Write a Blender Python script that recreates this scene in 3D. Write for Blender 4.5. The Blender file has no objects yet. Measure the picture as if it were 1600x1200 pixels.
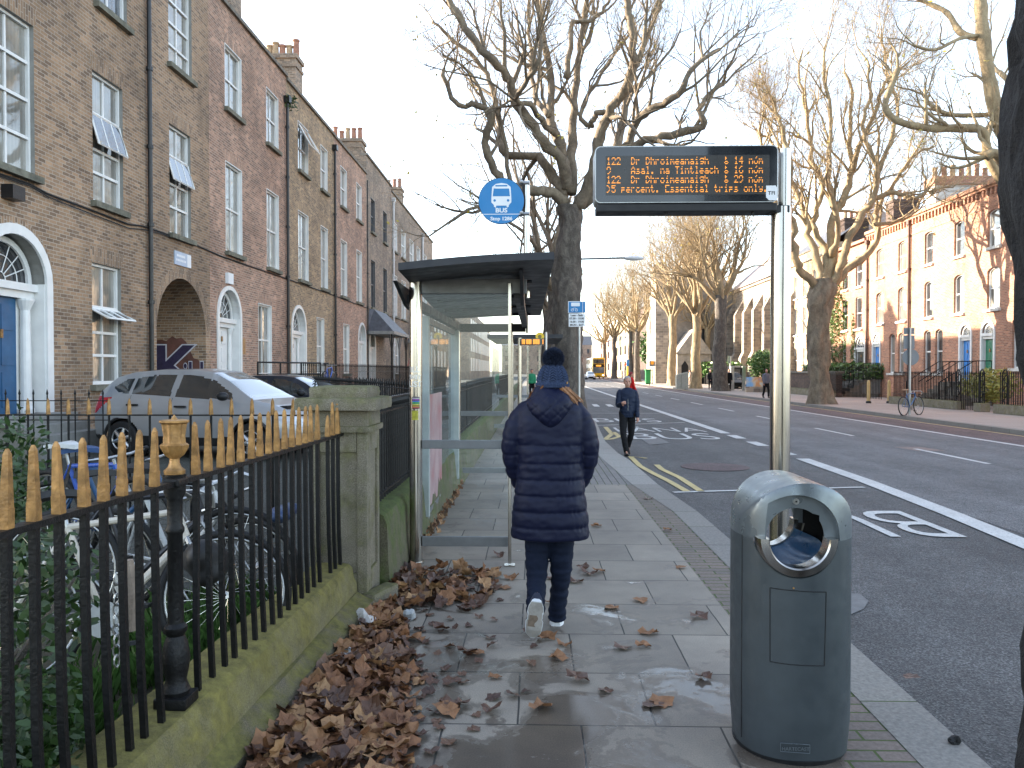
import bpy, bmesh, math, random
import numpy as np
from mathutils import Vector, Matrix, noise
R = math.radians
scene = bpy.context.scene
# ------------------------------------------------------------------ camera
F = 1244.0; CAMH = 1.68
TH = math.atan(34 / F); PH = math.atan(22 / F)
cam_d = bpy.data.cameras.new("camera"); cam = bpy.data.objects.new("camera", cam_d)
scene.collection.objects.link(cam); scene.camera = cam
cam.location = (0, 0, CAMH); cam.rotation_euler = (R(90) - PH, 0, TH)
cam_d.sensor_width = 36; cam_d.lens = F / 1600 * 36; cam_d.clip_end = 2000; cam_d.clip_start = .05
# ------------------------------------------------------------------ light
SUN_DIR = Vector((-.93, .37, .308)).normalized()       # towards the sun
el = math.asin(SUN_DIR.z); az = math.atan2(SUN_DIR.x, SUN_DIR.y)
world = bpy.data.worlds.new("World"); scene.world = world; world.use_nodes = True
wn = world.node_tree; bg = wn.nodes['Background']
sky = wn.nodes.new('ShaderNodeTexSky'); sky.sky_type = 'NISHITA'; sky.sun_disc = False
sky.sun_elevation = el; sky.sun_rotation = az; sky.air_density = 1.0; sky.dust_density = .9; sky.ozone_density = 1.3
hs = wn.nodes.new('ShaderNodeHueSaturation'); hs.inputs['Saturation'].default_value = .68; wn.links.new(sky.outputs[0], hs.inputs['Color']); wn.links.new(hs.outputs[0], bg.inputs[0]); bg.inputs[1].default_value = .15
sd = bpy.data.lights.new("sun", 'SUN'); sun = bpy.data.objects.new("sun", sd); scene.collection.objects.link(sun)
sd.energy = 5.0; sd.angle = R(.53); sd.color = (1, .84, .66)
sun.rotation_euler = (-SUN_DIR).to_track_quat('-Z', 'Y').to_euler(); sun.location = (-30, 20, 30)
scene.view_settings.view_transform = 'Standard'; scene.view_settings.look = 'None'
scene.view_settings.exposure = 2.3; scene.view_settings.gamma = 1
# ------------------------------------------------------------------ pixel -> place on a real surface
_f = Vector((-math.sin(TH) * math.cos(PH), math.cos(TH) * math.cos(PH), -math.sin(PH)))
_r = Vector((math.cos(TH), math.sin(TH), 0)); _u = _r.cross(_f)
def ray(u, v): return _f * F + _r * (u - 800) - _u * (v - 600)
def gz(u, v, z=0.0):
    d = ray(u, v); t = (z - CAMH) / d.z; return Vector((0, 0, CAMH)) + d * t
def gy(u, v, y):
    d = ray(u, v); t = y / d.y; return Vector((0, 0, CAMH)) + d * t
def gx(u, v, x):
    d = ray(u, v); t = x / d.x; return Vector((0, 0, CAMH)) + d * t
# ------------------------------------------------------------------ objects
C = scene.collection
def empty(name, loc=(0, 0, 0), label=None, cat=None, group=None):
    o = bpy.data.objects.new(name, None); C.objects.link(o); o.location = loc; o.empty_display_size = .2
    tag(o, label, cat, group); return o
def tag(o, label=None, cat=None, group=None, kind=None):
    if label: o['label'] = label
    if cat: o['category'] = cat
    if group: o['group'] = group
    if kind: o['kind'] = kind
    return o
def rootof(o):
    while o.parent: o = o.parent
    return o
def copy_tree(o, parent=None):
    c = o.copy(); C.objects.link(c)
    if parent is not None: c.parent = parent
    for ch in o.children: copy_tree(ch, c)
    return c
class MB:
    def __init__(s): s.v = []; s.f = []; s.m = []; s.mi = 0
    def add(s, vs, fs):
        n = len(s.v); s.v.extend([tuple(p) for p in vs]); s.f.extend([tuple(i + n for i in f) for f in fs]); s.m.extend([s.mi] * len(fs)); return s
    def quad(s, a, b, c, d): return s.add([a, b, c, d], [(0, 1, 2, 3)])
    def box(s, x0, x1, y0, y1, z0, z1, bev=0):
        if bev:
            b = min(bev, (x1 - x0) / 2.2, (y1 - y0) / 2.2, (z1 - z0) / 2.2)
            bm = bmesh.new(); bmesh.ops.create_cube(bm, size=1)
            for q in bm.verts: q.co = Vector((x0 + (q.co.x + .5) * (x1 - x0), y0 + (q.co.y + .5) * (y1 - y0), z0 + (q.co.z + .5) * (z1 - z0)))
            bmesh.ops.bevel(bm, geom=bm.edges[:], offset=b, segments=2, affect='EDGES', profile=.6)
            bm.verts.index_update(); s.add([q.co[:] for q in bm.verts], [[q.index for q in f.verts] for f in bm.faces]); bm.free(); return s
        V = [(x, y, z) for z in (z0, z1) for y in (y0, y1) for x in (x0, x1)]
        return s.add(V, [(0, 2, 3, 1), (4, 5, 7, 6), (0, 1, 5, 4), (2, 6, 7, 3), (0, 4, 6, 2), (1, 3, 7, 5)])
    def boxr(s, c, size, rz=0, rx=0, ry=0, bev=0):
        t = MB(); t.box(-size[0] / 2, size[0] / 2, -size[1] / 2, size[1] / 2, -size[2] / 2, size[2] / 2, bev)
        M_ = Matrix.Translation(Vector(c)) @ Matrix.Rotation(rz, 4, 'Z') @ Matrix.Rotation(ry, 4, 'Y') @ Matrix.Rotation(rx, 4, 'X')
        return s.add([(M_ @ Vector(p))[:] for p in t.v], t.f)
    def tube(s, pts, rad, n=6, cap=True, jit=0, rng=None):
        P = [Vector(p) for p in pts]
        if len(P) < 2: return s
        if not hasattr(rad, '__len__'): rad = [rad] * len(P)
        T = [(P[min(i + 1, len(P) - 1)] - P[max(i - 1, 0)]).normalized() for i in range(len(P))]
        a = Vector((0, 0, 1)) if abs(T[0].z) < .9 else Vector((1, 0, 0))
        N = T[0].cross(a).normalized(); V = []
        cs = [(math.cos(2 * math.pi * k / n), math.sin(2 * math.pi * k / n)) for k in range(n)]
        for i, p in enumerate(P):
            N = (N - T[i] * N.dot(T[i]))
            N = N.normalized() if N.length > 1e-6 else T[i].orthogonal().normalized()
            B = T[i].cross(N)
            for c_, s_ in cs:
                r = rad[i] * (1 + (rng.uniform(-jit, jit) if jit else 0))
                V.append((p + (N * c_ + B * s_) * r)[:])
        Fc = [(i * n + k, i * n + (k + 1) % n, (i + 1) * n + (k + 1) % n, (i + 1) * n + k) for i in range(len(P) - 1) for k in range(n)]
        if cap: Fc += [tuple(range(n - 1, -1, -1)), tuple((len(P) - 1) * n + k for k in range(n))]
        return s.add(V, Fc)
    def cyl(s, c, r, z0, z1, n=16): return s.tube([(c[0], c[1], z0), (c[0], c[1], z1)], r, n)
    def lathe(s, prof, c=(0, 0, 0), n=20, sx=1, sy=1):
        V = []; 
        for r, z in prof:
            for k in range(n):
                a = 2 * math.pi * k / n; V.append((c[0] + r * math.cos(a) * sx, c[1] + r * math.sin(a) * sy, c[2] + z))
        Fc = [(i * n + k, i * n + (k + 1) % n, (i + 1) * n + (k + 1) % n, (i + 1) * n + k) for i in range(len(prof) - 1) for k in range(n)]
        Fc += [tuple(range(n - 1, -1, -1)), tuple((len(prof) - 1) * n + k for k in range(n))]
        return s.add(V, Fc)
    def ball(s, c, r, n=12, m=8, sx=1, sy=1, sz=1):
        return s.lathe([(max(r * math.sin(math.pi * i / m), 1e-4), -r * math.cos(math.pi * i / m) * sz) for i in range(m + 1)], c, n, sx, sy)
    def prism(s, poly, fn, t):      # poly of 2-D points, fn(a,b,depth)->3-D
        n = len(poly); V = [fn(a, b, 0) for a, b in poly] + [fn(a, b, t) for a, b in poly]
        return s.add(V, [tuple(range(n)), tuple(range(2 * n - 1, n - 1, -1))] + [(i, (i + 1) % n, n + (i + 1) % n, n + i) for i in range(n)])
    def build(s, name, mat, parent=None, smooth=False, label=None, fix=False):
        me = bpy.data.meshes.new(name); V = np.array(s.v, dtype=float).reshape(-1, 3)
        if parent is not None: V = V - np.array(rootof(parent).location)
        me.from_pydata(V.tolist(), [], s.f)
        mats = mat if isinstance(mat, (list, tuple)) else [mat]
        for q in mats: me.materials.append(q)
        if len(mats) > 1: me.polygons.foreach_set('material_index', s.m)
        if smooth: me.polygons.foreach_set('use_smooth', [True] * len(s.f))
        if fix:
            bm = bmesh.new(); bm.from_mesh(me); bmesh.ops.recalc_face_normals(bm, faces=bm.faces); bm.to_mesh(me); bm.free()
        me.update(); o = bpy.data.objects.new(name, me); C.objects.link(o)
        if parent is not None: o.parent = parent
        if label: o['label'] = label
        if smooth == 'auto':
            sharp(o)
        return o
def sharp(o, ang=35):
    me = o.data; bm = bmesh.new(); bm.from_mesh(me); a = R(ang)
    for e in bm.edges:
        if len(e.link_faces) == 2 and e.calc_face_angle(0) > a: e.smooth = False
    bm.to_mesh(me); bm.free()
workshop = bpy.data.scenes.new('workshop')
def evaluate(o, extra=()):
    # bake modifiers or text in a small side scene so that the big one is not re-evaluated
    for q in (o, *extra): workshop.collection.objects.link(q)
    vl = workshop.view_layers[0]; vl.update(); me = bpy.data.meshes.new_from_object(o.evaluated_get(vl.depsgraph))
    for q in (o, *extra): workshop.collection.objects.unlink(q)
    return me
def baked(o, extra=()):
    me = evaluate(o, extra); o.modifiers.clear(); old = o.data; o.data = me; me.name = old.name; return o
def loop_arc(c, r, a0, a1, n): return [(c[0] + r * math.cos(a0 + (a1 - a0) * i / n), c[1] + r * math.sin(a0 + (a1 - a0) * i / n)) for i in range(n + 1)]
# ------------------------------------------------------------------ materials
class NT:
    def __init__(s, name):
        s.m = bpy.data.materials.new(name); s.m.use_nodes = True; s.t = s.m.node_tree; s.b = s.t.nodes['Principled BSDF']; s.co = None
    def n(s, typ, **kw):
        q = s.t.nodes.new(typ)
        for k, v in kw.items():
            if k.startswith('i_'):
                key = k[2:]; key = int(key) if key.isdigit() else key.replace('_', ' ')
                q.inputs[key].default_value = v
            else: setattr(q, k, v)
        return q
    def l(s, a, b): s.t.links.new(a, b)
    def coord(s):
        if not s.co: s.co = s.n('ShaderNodeTexCoord').outputs['Object']
        return s.co
    def noise(s, scale, detail=4, rough=.55, vec=None, dist=0):
        q = s.n('ShaderNodeTexNoise', i_Scale=scale, i_Detail=detail, i_Roughness=rough, i_Distortion=dist); s.l(vec or s.coord(), q.inputs['Vector']); return q.outputs[0]
    def ramp(s, fac, stops, interp='LINEAR'):
        q = s.n('ShaderNodeValToRGB'); q.color_ramp.interpolation = interp; e = q.color_ramp.elements
        while len(e) < len(stops): e.new(.5)
        for i, (p, c) in enumerate(stops):
            e[i].position = p; e[i].color = c if len(c) == 4 else (*c, 1)
        s.l(fac, q.inputs[0]); return q.outputs[0]
    def mix(s, fac, a, b, mode='MIX'):
        q = s.n('ShaderNodeMix', data_type='RGBA', blend_type=mode)
        for i, x in ((0, fac), (6, a), (7, b)):
            if isinstance(x, (int, float)): q.inputs[i].default_value = x
            elif isinstance(x, (tuple, list)): q.inputs[i].default_value = x if len(x) == 4 else (*x, 1)
            else: s.l(x, q.inputs[i])
        return q.outputs[2]
    def math(s, op, a, b=0.0, c=0.0):
        q = s.n('ShaderNodeMath', operation=op)
        for i, x in enumerate((a, b, c)):
            if isinstance(x, (int, float)): q.inputs[i].default_value = x
            else: s.l(x, q.inputs[i])
        return q.outputs[0]
    def sep(s, vec=None):
        q = s.n('ShaderNodeSeparateXYZ'); s.l(vec or s.coord(), q.inputs[0]); return q.outputs
    def comb(s, x, y, z=0.0):
        q = s.n('ShaderNodeCombineXYZ')
        for i, v in enumerate((x, y, z)):
            if isinstance(v, (int, float)): q.inputs[i].default_value = v
            else: s.l(v, q.inputs[i])
        return q.outputs[0]
    def out(s, col=None, rough=None, bump=None, bs=.3, bd=.01, metal=None, **kw):
        for k, x in (('Base Color', col), ('Roughness', rough), ('Metallic', metal)):
            if x is None: continue
            if isinstance(x, (int, float)): s.b.inputs[k].default_value = x
            elif isinstance(x, (tuple, list)): s.b.inputs[k].default_value = (*x, 1) if len(x) == 3 else x
            else: s.l(x, s.b.inputs[k])
        if bump is not None:
            q = s.n('ShaderNodeBump', i_Strength=bs, i_Distance=bd); s.l(bump, q.inputs['Height']); s.l(q.outputs[0], s.b.inputs['Normal'])
        for k, x in kw.items(): s.b.inputs[k.replace('_', ' ')].default_value = x
        return s.m
def k3(c, f): return tuple(min(x * f, 1) for x in c)
def M(name, col, rough=.6, metal=0, var=.2, scale=6, bump=0, bscale=None, bd=.01, **kw):
    t = NT(name); n1 = t.noise(scale, 6, .6); c = t.ramp(n1, [(.3, k3(col, 1 - var)), (.7, k3(col, 1 + var))])
    r2 = t.ramp(t.noise(scale * 2.3, 3), [(.3, (max(rough - .1, 0.02),) * 3), (.7, (min(rough + .1, 1),) * 3)])
    b = t.noise(bscale or scale * 8, 5, .65) if bump else None
    return t.out(c, r2, b, bump or .1, bd, metal, **kw)
def emis(name, col, st):
    t = NT(name); t.out(tuple(x * .3 for x in col), .4); t.b.inputs['Emission Color'].default_value = (*col, 1); t.b.inputs['Emission Strength'].default_value = st; return t.m
def brick_mat(name, c1, c2, c3, mortar, bump=.5, dirt=.35):
    t = NT(name); x, y, z = t.sep(); vec = t.comb(t.math('ADD', x, y), z)
    q = t.n('ShaderNodeTexBrick', offset=.5, i_Scale=1.0, i_Mortar_Size=.008, i_Mortar_Smooth=.2, i_Bias=0.0, i_Brick_Width=.225, i_Row_Height=.075)
    wob = t.noise(7, 3); vv = t.n('ShaderNodeVectorMath', operation='ADD'); t.l(vec, vv.inputs[0]); t.l(t.comb(t.math('MULTIPLY', wob, .012), t.math('MULTIPLY', wob, .012)), vv.inputs[1]); t.l(vv.outputs[0], q.inputs['Vector'])
    q.inputs['Color1'].default_value = (0, 0, 0, 1); q.inputs['Color2'].default_value = (1, 1, 1, 1); q.inputs['Mortar'].default_value = (.5, .5, .5, 1)
    bc = t.ramp(q.outputs['Color'], [(0, k3(c3, .62)), (.28, c3), (.5, c2), (.75, c1), (1, k3(c1, 1.5))])
    bc = t.mix(1.0, bc, t.ramp(t.noise(1.1, 5, .6), [(.35, (1.12,) * 3), (.7, (.8,) * 3)]), 'MULTIPLY')
    bc = t.mix(.35, bc, t.ramp(t.noise(30, 3), [(.3, k3(c3, .5)), (.7, k3(c3, 1.4))]))
    col = t.mix(q.outputs['Fac'], bc, mortar)
    st = t.ramp(t.noise(.35, 6, .65, dist=.6), [(.42, (1, 1, 1)), (.62, (1 - dirt,) * 3)])
    col = t.mix(1.0, col, st, 'MULTIPLY')
    h = t.math('SUBTRACT', 1.0, q.outputs['Fac']); h = t.math('ADD', h, t.math('MULTIPLY', t.noise(60, 3), .5))
    return t.out(col, .88, h, bump, .008)
# bricks
brick_brown = brick_mat('brown stock brick', (.34, .215, .125), (.42, .27, .155), (.24, .155, .098), (.40, .34, .27))
brick_pink = brick_mat('pink brown brick', (.47, .27, .18), (.40, .225, .145), (.30, .18, .125), (.50, .42, .35))
brick_ochre = brick_mat('ochre brick', (.44, .31, .17), (.37, .25, .145), (.27, .195, .12), (.42, .35, .27))
brick_grey = brick_mat('grey brown brick', (.32, .235, .165), (.27, .195, .14), (.20, .155, .115), (.36, .32, .27))
brick_red = brick_mat('red orange brick', (.50, .235, .135), (.45, .205, .12), (.38, .18, .115), (.46, .34, .26), dirt=.15)
brick_cream = brick_mat('cream brick', (.50, .36, .22), (.45, .32, .20), (.40, .29, .19), (.5, .4, .3), dirt=.15)
brick_dark = brick_mat('dark garden wall brick', (.13, .075, .055), (.10, .06, .05), (.085, .055, .045), (.15, .13, .11))
stone_church = brick_mat('pale rubble stone', (.40, .33, .25), (.34, .28, .22), (.28, .24, .2), (.40, .35, .29))
def big_blocks(m, w, h, mo):
    for n_ in m.node_tree.nodes:
        if n_.type == 'TEX_BRICK': n_.inputs['Brick Width'].default_value = w; n_.inputs['Row Height'].default_value = h; n_.inputs['Mortar Size'].default_value = mo
big_blocks(stone_church, .55, .3, .02)
coping = M('weathered coping stone', (.17, .155, .13), .9, var=.35, scale=4, bump=.4)
sill_stone = M('mossy sill stone', (.15, .145, .11), .9, var=.4, scale=5, bump=.4)
sill_pale = M('painted sill', (.62, .60, .55), .7, var=.15, scale=5, bump=.2)
white_paint = M('white gloss paint', (.72, .72, .70), .4, var=.07, scale=3, bump=.05)
dark_frame = M('dark window frame', (.10, .105, .11), .5)
grey_render = M('grey render', (.24, .235, .215), .85, var=.15, scale=6, bump=.2)
slate = M('slate roof', (.085, .09, .105), .6, var=.3, scale=3, bump=.3)
terracotta = M('terracotta pot', (.30, .15, .10), .8, var=.25, scale=8, bump=.2)
buff_pot = M('buff chimney pot', (.36, .26, .16), .8, var=.25, scale=8, bump=.2)
black_iron = M('black painted iron', (.0035, .0038, .0045), .45, var=.4, scale=18, bump=.45, bscale=60, Specular_IOR_Level=.3)
black_pipe = M('black downpipe', (.006, .0065, .008), .4, var=.3, scale=10, bump=.1)
blue_door = M('blue door', (.025, .10, .21), .4, var=.15, scale=4, bump=.05)
bright_blue = M('bright blue door', (.02, .19, .55), .4, var=.1, scale=4)
green_door = M('green door', (.012, .17, .09), .4, var=.1, scale=4)
cable_m = M('black cable', (.02, .02, .02), .7)
def glass_pane(name, c1, c2, rough=.04):
    t = NT(name); x, y, z = t.sep(); n1 = t.noise(.9, 3, .5)
    fold = t.n('ShaderNodeTexWave', i_Scale=3.0, i_Distortion=2.0); t.l(t.comb(t.math('ADD', x, y), 0.0), fold.inputs['Vector'])
    c = t.mix(t.ramp(n1, [(.4, (0, 0, 0)), (.6, (1, 1, 1))]), c1, c2); c = t.mix(.25, c, t.mix(fold.outputs[0], k3(c2, .5), k3(c2, 1.3)))
    return t.out(c, rough, t.noise(2.2, 2), .08, .02, Specular_IOR_Level=1.0, Coat_Weight=.6, Coat_Roughness=.02)
pane_curtain = glass_pane('window glass over pale curtain', (.30, .29, .25), (.17, .165, .145))
pane_dark = glass_pane('dark window glass', (.055, .06, .065), (.028, .03, .034))
pane_blue = glass_pane('sky reflecting glass', (.15, .17, .19), (.07, .08, .09))
pane_green = M('green blind behind glass', (.09, .25, .03), .1, var=.2, scale=4, Coat_Weight=.7)
# stone, moss
def granite_mat(name, base, moss, top=.6, amt=(.45, .62)):
    t = NT(name); g = t.n('ShaderNodeNewGeometry'); nz = t.sep(g.outputs['Normal'])[2]
    sp = t.ramp(t.noise(160, 2, .7), [(.35, k3(base, .55)), (.5, base), (.68, k3(base, 1.5))])
    big = t.ramp(t.noise(3, 6, .6), [(.3, (.7, .7, .7)), (.7, (1.15, 1.15, 1.1))]); c = t.mix(1.0, sp, big, 'MULTIPLY')
    mm = t.math('ADD', t.noise(4.5, 8, .7), t.math('MULTIPLY', t.math('MAXIMUM', nz, 0.0), top * .4))
    mf = t.ramp(mm, [(amt[0], (0, 0, 0)), (amt[1], (1, 1, 1))])
    mc = t.ramp(t.noise(14, 6, .7), [(.3, k3(moss, .45)), (.5, moss), (.75, k3(moss, 1.7))])
    c = t.mix(t.math('MULTIPLY', mf, .85), c, mc)
    h = t.math('ADD', t.math('MULTIPLY', t.noise(110, 3, .7), .5), t.math('ADD', t.noise(9, 5, .6), t.math('MULTIPLY', mf, t.noise(50, 4, .8))))
    return t.out(c, .93, h, .6, .012)
granite = granite_mat('mossy granite', (.20, .178, .135), (.105, .105, .035), .6, (.46, .70))
moss_wall = granite_mat('moss covered wall', (.17, .15, .085), (.155, .135, .03), .75, (.40, .68))
moss_wall2 = granite_mat('moss green wall', (.11, .10, .065), (.06, .09, .016), .9, (.46, .68))
plinth_stone = granite_mat('stained plinth stone', (.13, .11, .075), (.13, .12, .025), .7, (.58, .78))
# ground
def slab_mat():
    t = NT('grey paving slabs'); x, y, z = t.sep()
    wob = t.math('MULTIPLY', t.noise(2.5, 2), .01)
    vec = t.comb(t.math('ADD', t.math('ADD', x, 3.03), wob), t.math('ADD', y, .17))
    def br(mo, sm=.1, bw=.652):
        q = t.n('ShaderNodeTexBrick', offset=.46, i_Scale=1.0, i_Mortar_Size=mo, i_Mortar_Smooth=sm, i_Bias=0.0, i_Brick_Width=bw, i_Row_Height=.652); t.l(vec, q.inputs['Vector'])
        q.inputs['Color1'].default_value = (0, 0, 0, 1); q.inputs['Color2'].default_value = (1, 1, 1, 1); q.inputs['Mortar'].default_value = (.5, .5, .5, 1); return q
    q = br(.005)
    tone = t.ramp(q.outputs['Color'], [(0, (.225, .20, .168)), (.5, (.262, .232, .193)), (1, (.30, .265, .22))])
    tone = t.mix(1.0, tone, t.ramp(t.noise(1.7, 8, .65), [(.3, (.72, .72, .74)), (.7, (1.15, 1.14, 1.1))]), 'MULTIPLY')
    tone = t.mix(1.0, tone, t.ramp(t.noise(150, 2, .7), [(.3, (.75, .75, .75)), (.7, (1.2, 1.2, 1.2))]), 'MULTIPLY')
    spot = t.n('ShaderNodeTexVoronoi', i_Scale=9.0); t.l(t.coord(), spot.inputs['Vector'])
    gum = t.ramp(spot.outputs['Distance'], [(.045, (1, 1, 1)), (.07, (0, 0, 0))]); tone = t.mix(t.math('MULTIPLY', gum, .35), tone, (.09, .09, .09))
    near = t.n('ShaderNodeMapRange', i_1=3.0, i_2=7.2, i_3=.13, i_4=-.10); t.l(y, near.inputs[0])
    lf = t.n('ShaderNodeMapRange', i_1=1.3, i_2=.9, i_3=-.03, i_4=.03); t.l(x, lf.inputs[0])
    wn_ = t.math('ADD', t.math('ADD', t.noise(2.1, 7, .62, dist=.5), near.outputs[0]), lf.outputs[0])
    wet = t.ramp(wn_, [(.55, (0, 0, 0)), (.575, (1, 1, 1))])
    pud = t.ramp(wn_, [(.60, (0, 0, 0)), (.66, (1, 1, 1))])
    col = t.mix(wet, tone, t.mix(1.0, tone, (.50, .47, .45), 'MULTIPLY'))
    mud = t.ramp(t.noise(4, 6, .7), [(.55, (0, 0, 0)), (.7, (1, 1, 1))])
    ml = t.n('ShaderNodeMapRange', i_1=-.2, i_2=-.9, i_3=0.0, i_4=.7); t.l(x, ml.inputs[0])
    col = t.mix(t.math('MULTIPLY', mud, ml.outputs[0]), col, (.05, .042, .034))
    col = t.mix(q.outputs['Fac'], col, (.035, .034, .03))
    rr = t.mix(wet, (.72,) * 3, (.42,) * 3); rr = t.mix(pud, rr, (.12,) * 3)
    h = t.math('SUBTRACT', t.math('MULTIPLY', t.noise(90, 4, .7), .35), q.outputs['Fac']); h = t.math('MULTIPLY', h, t.math('SUBTRACT', 1.0, t.math('MULTIPLY', pud, .85)))
    return t.out(col, rr, h, .55, .006)
slabs = slab_mat()
def paver_mat(name, w, h_, c1, c2, moss=.0, swap=False, mo=.007):
    t = NT(name); x, y, z = t.sep(); vec = t.comb(y, x) if swap else t.comb(x, y)
    q = t.n('ShaderNodeTexBrick', offset=.5, i_Scale=1.0, i_Mortar_Size=mo, i_Mortar_Smooth=.2, i_Bias=0.0, i_Brick_Width=w, i_Row_Height=h_); t.l(vec, q.inputs['Vector'])
    q.inputs['Color1'].default_value = (*c1, 1); q.inputs['Color2'].default_value = (*c2, 1)
    c = t.mix(1.0, q.outputs['Color'], t.ramp(t.noise(40, 4, .7), [(.3, (.7, .7, .7)), (.7, (1.25, 1.25, 1.25))]), 'MULTIPLY')
    mc = t.mix(t.ramp(t.noise(2.0, 5, .7), [(.45 - moss * .3, (0, 0, 0)), (.6 - moss * .2, (1, 1, 1))]), (.03, .03, .026), (.055, .085, .015))
    c = t.mix(q.outputs['Fac'], c, mc)
    hh = t.math('SUBTRACT', t.math('MULTIPLY', t.noise(80, 3, .7), .3), q.outputs['Fac'])
    return t.out(c, .8, hh, .6, .008)
brick_strip = paver_mat('brown brick edging', .30, .098, (.15, .125, .11), (.20, .155, .13), .8)
pavers = paver_mat('grey brick pavers', .6, .105, (.165, .155, .147), (.205, .19, .178), .1, True)
kerb_m = paver_mat('granite kerb stones', .9, 5.0, (.23, .215, .19), (.20, .187, .17), .2, True, .006)
kerb_pale = paver_mat('pale kerb flags', 1.1, 5.0, (.31, .295, .265), (.27, .258, .235), .0, True, .006)
def asphalt_mat(name, c, warm=(1, 1, 1)):
    t = NT(name); sp = t.n('ShaderNodeTexVoronoi', i_Scale=95.0); t.l(t.coord(), sp.inputs['Vector'])
    k = t.ramp(sp.outputs['Color'], [(.1, k3(c, .45)), (.5, c), (.9, k3(c, 2.1))])
    b = t.ramp(t.noise(.45, 7, .65, dist=.4), [(.3, (.72, .72, .72)), (.7, (1.22, 1.22, 1.22))]); k = t.mix(1.0, k, b, 'MULTIPLY')
    k = t.mix(1.0, k, t.ramp(t.noise(6, 5, .6), [(.3, (.85,) * 3), (.7, (1.12,) * 3)]), 'MULTIPLY')
    x, y, z = t.sep(); tr = t.noise(1.0, 3, .5, vec=t.comb(t.math('MULTIPLY', x, 1.3), t.math('MULTIPLY', y, .05)))
    k = t.mix(1.0, k, t.ramp(tr, [(.35, (.78,) * 3), (.65, (1.15,) * 3)]), 'MULTIPLY')
    cr = t.n('ShaderNodeTexVoronoi', feature='DISTANCE_TO_EDGE', i_Scale=.33); wv = t.n('ShaderNodeVectorMath', operation='ADD'); nn = t.n('ShaderNodeTexNoise', i_Scale=1.6, i_Detail=8.0); t.l(t.coord(), nn.inputs['Vector']); t.l(t.coord(), wv.inputs[0]); t.l(nn.outputs['Color'], wv.inputs[1]); t.l(wv.outputs[0], cr.inputs['Vector'])
    ck = t.ramp(cr.outputs['Distance'], [(.0, (1, 1, 1)), (.006, (0, 0, 0))]); k = t.mix(t.math('MULTIPLY', ck, .35), k, k3(c, .35))
    return t.out(k, .78, t.math('ADD', sp.outputs['Distance'], t.noise(300, 2)), .6, .006)
asphalt = asphalt_mat('bus bay asphalt', (.076, .075, .074))
asphalt2 = asphalt_mat('carriageway asphalt', (.112, .112, .113))
asphalt3 = asphalt_mat('reddish lane asphalt', (.095, .066, .066))
court_m = asphalt_mat('mossy courtyard asphalt', (.055, .058, .048))
far_pave = paver_mat('far pavement concrete', 2.2, 1.6, (.34, .295, .255), (.30, .26, .23), .0)
soil = M('garden soil', (.04, .035, .02), .95, var=.4, scale=8, bump=.6)
def worn_paint(name, c):
    t = NT(name); w = t.ramp(t.noise(28, 6, .75), [(.38, (0, 0, 0)), (.50, (1, 1, 1))]); g = t.ramp(t.noise(2, 4), [(.3, k3(c, .8)), (.7, k3(c, 1.05))])
    return t.out(t.mix(t.math('ADD', t.math('MULTIPLY', w, .45), .55), (.10, .10, .10), g), .7, t.noise(150, 2), .3, .004)
line_white = worn_paint('worn white road paint', (.58, .575, .55))
line_yellow = worn_paint('worn yellow road paint', (.58, .46, .20))
patch_m = M('pale road patch', (.16, .155, .15), .85, var=.2, scale=8, bump=.4)
patch_pink = M('pinkish road patch', (.20, .15, .13), .85, var=.2, scale=8, bump=.4)
# metals & co
gold = M('old gold paint', (.34, .185, .062), .42, .35, var=.5, scale=22, bump=.8, bscale=45, bd=.006)
def steel_mat(name, c, rough, sc=(1, 1, .02)):
    t = NT(name); mp = t.n('ShaderNodeMapping'); mp.inputs['Scale'].default_value = sc; t.l(t.coord(), mp.inputs[0])
    n_ = t.noise(220, 3, .6, vec=mp.outputs[0]); b = t.noise(3, 4)
    return t.out(t.ramp(b, [(.3, k3(c, .82)), (.7, k3(c, 1.1))]), t.ramp(n_, [(.3, (rough * .75,) * 3), (.7, (rough * 1.3,) * 3)]), None, .0, .002, 1.0)
steel = steel_mat('brushed stainless steel', (.46, .44, .41), .2)
alu = steel_mat('matt aluminium', (.42, .43, .43), .38)
alu_dark = M('grey shelter rail', (.18, .19, .20), .45, .5, var=.15, scale=6, bump=.05)
shelter_roof_m = M('dark shelter roof panel', (.017, .019, .025), .5, var=.2, scale=3, bump=.05)
shelter_grey = M('pale grey powder coat', (.33, .37, .37), .5, var=.15, scale=5, bump=.05)
bin_m = M('bin grey paint', (.052, .064, .072), .42, .2, var=.12, scale=7, bump=.25, bscale=260, bd=.002)
bin_hood = M('bin hood silver grey', (.16, .185, .20), .32, .5, var=.2, scale=5, bump=.15, bscale=120, bd=.002)
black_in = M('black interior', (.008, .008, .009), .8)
bag_blue = M('blue bin bag', (.008, .10, .23), .33, var=.25, scale=6, bump=.4, bscale=14)
rubber = M('black rubber', (.006, .006, .0065), .7, var=.2, scale=20)
screen_m = M('dark screen', (.016, .018, .021), .16, var=.1, scale=2, Coat_Weight=.5)
screen_lit = M('matrix screen face', (.03, .027, .024), .3, var=.1, scale=2)
led = emis('amber led', (1.0, .36, .04), .32)
sign_blue = M('blue sign', (.006, .18, .44), .4, var=.04, scale=3)
sign_white = M('white sign', (.72, .74, .76), .4, var=.03, scale=3)
sign_yellow = M('yellow sign', (.75, .5, .03), .4, var=.05)
ink = M('black ink', (.02, .02, .02), .5)
sign_grey = M('grey sign back', (.17, .185, .20), .5, var=.1, scale=4)
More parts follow.
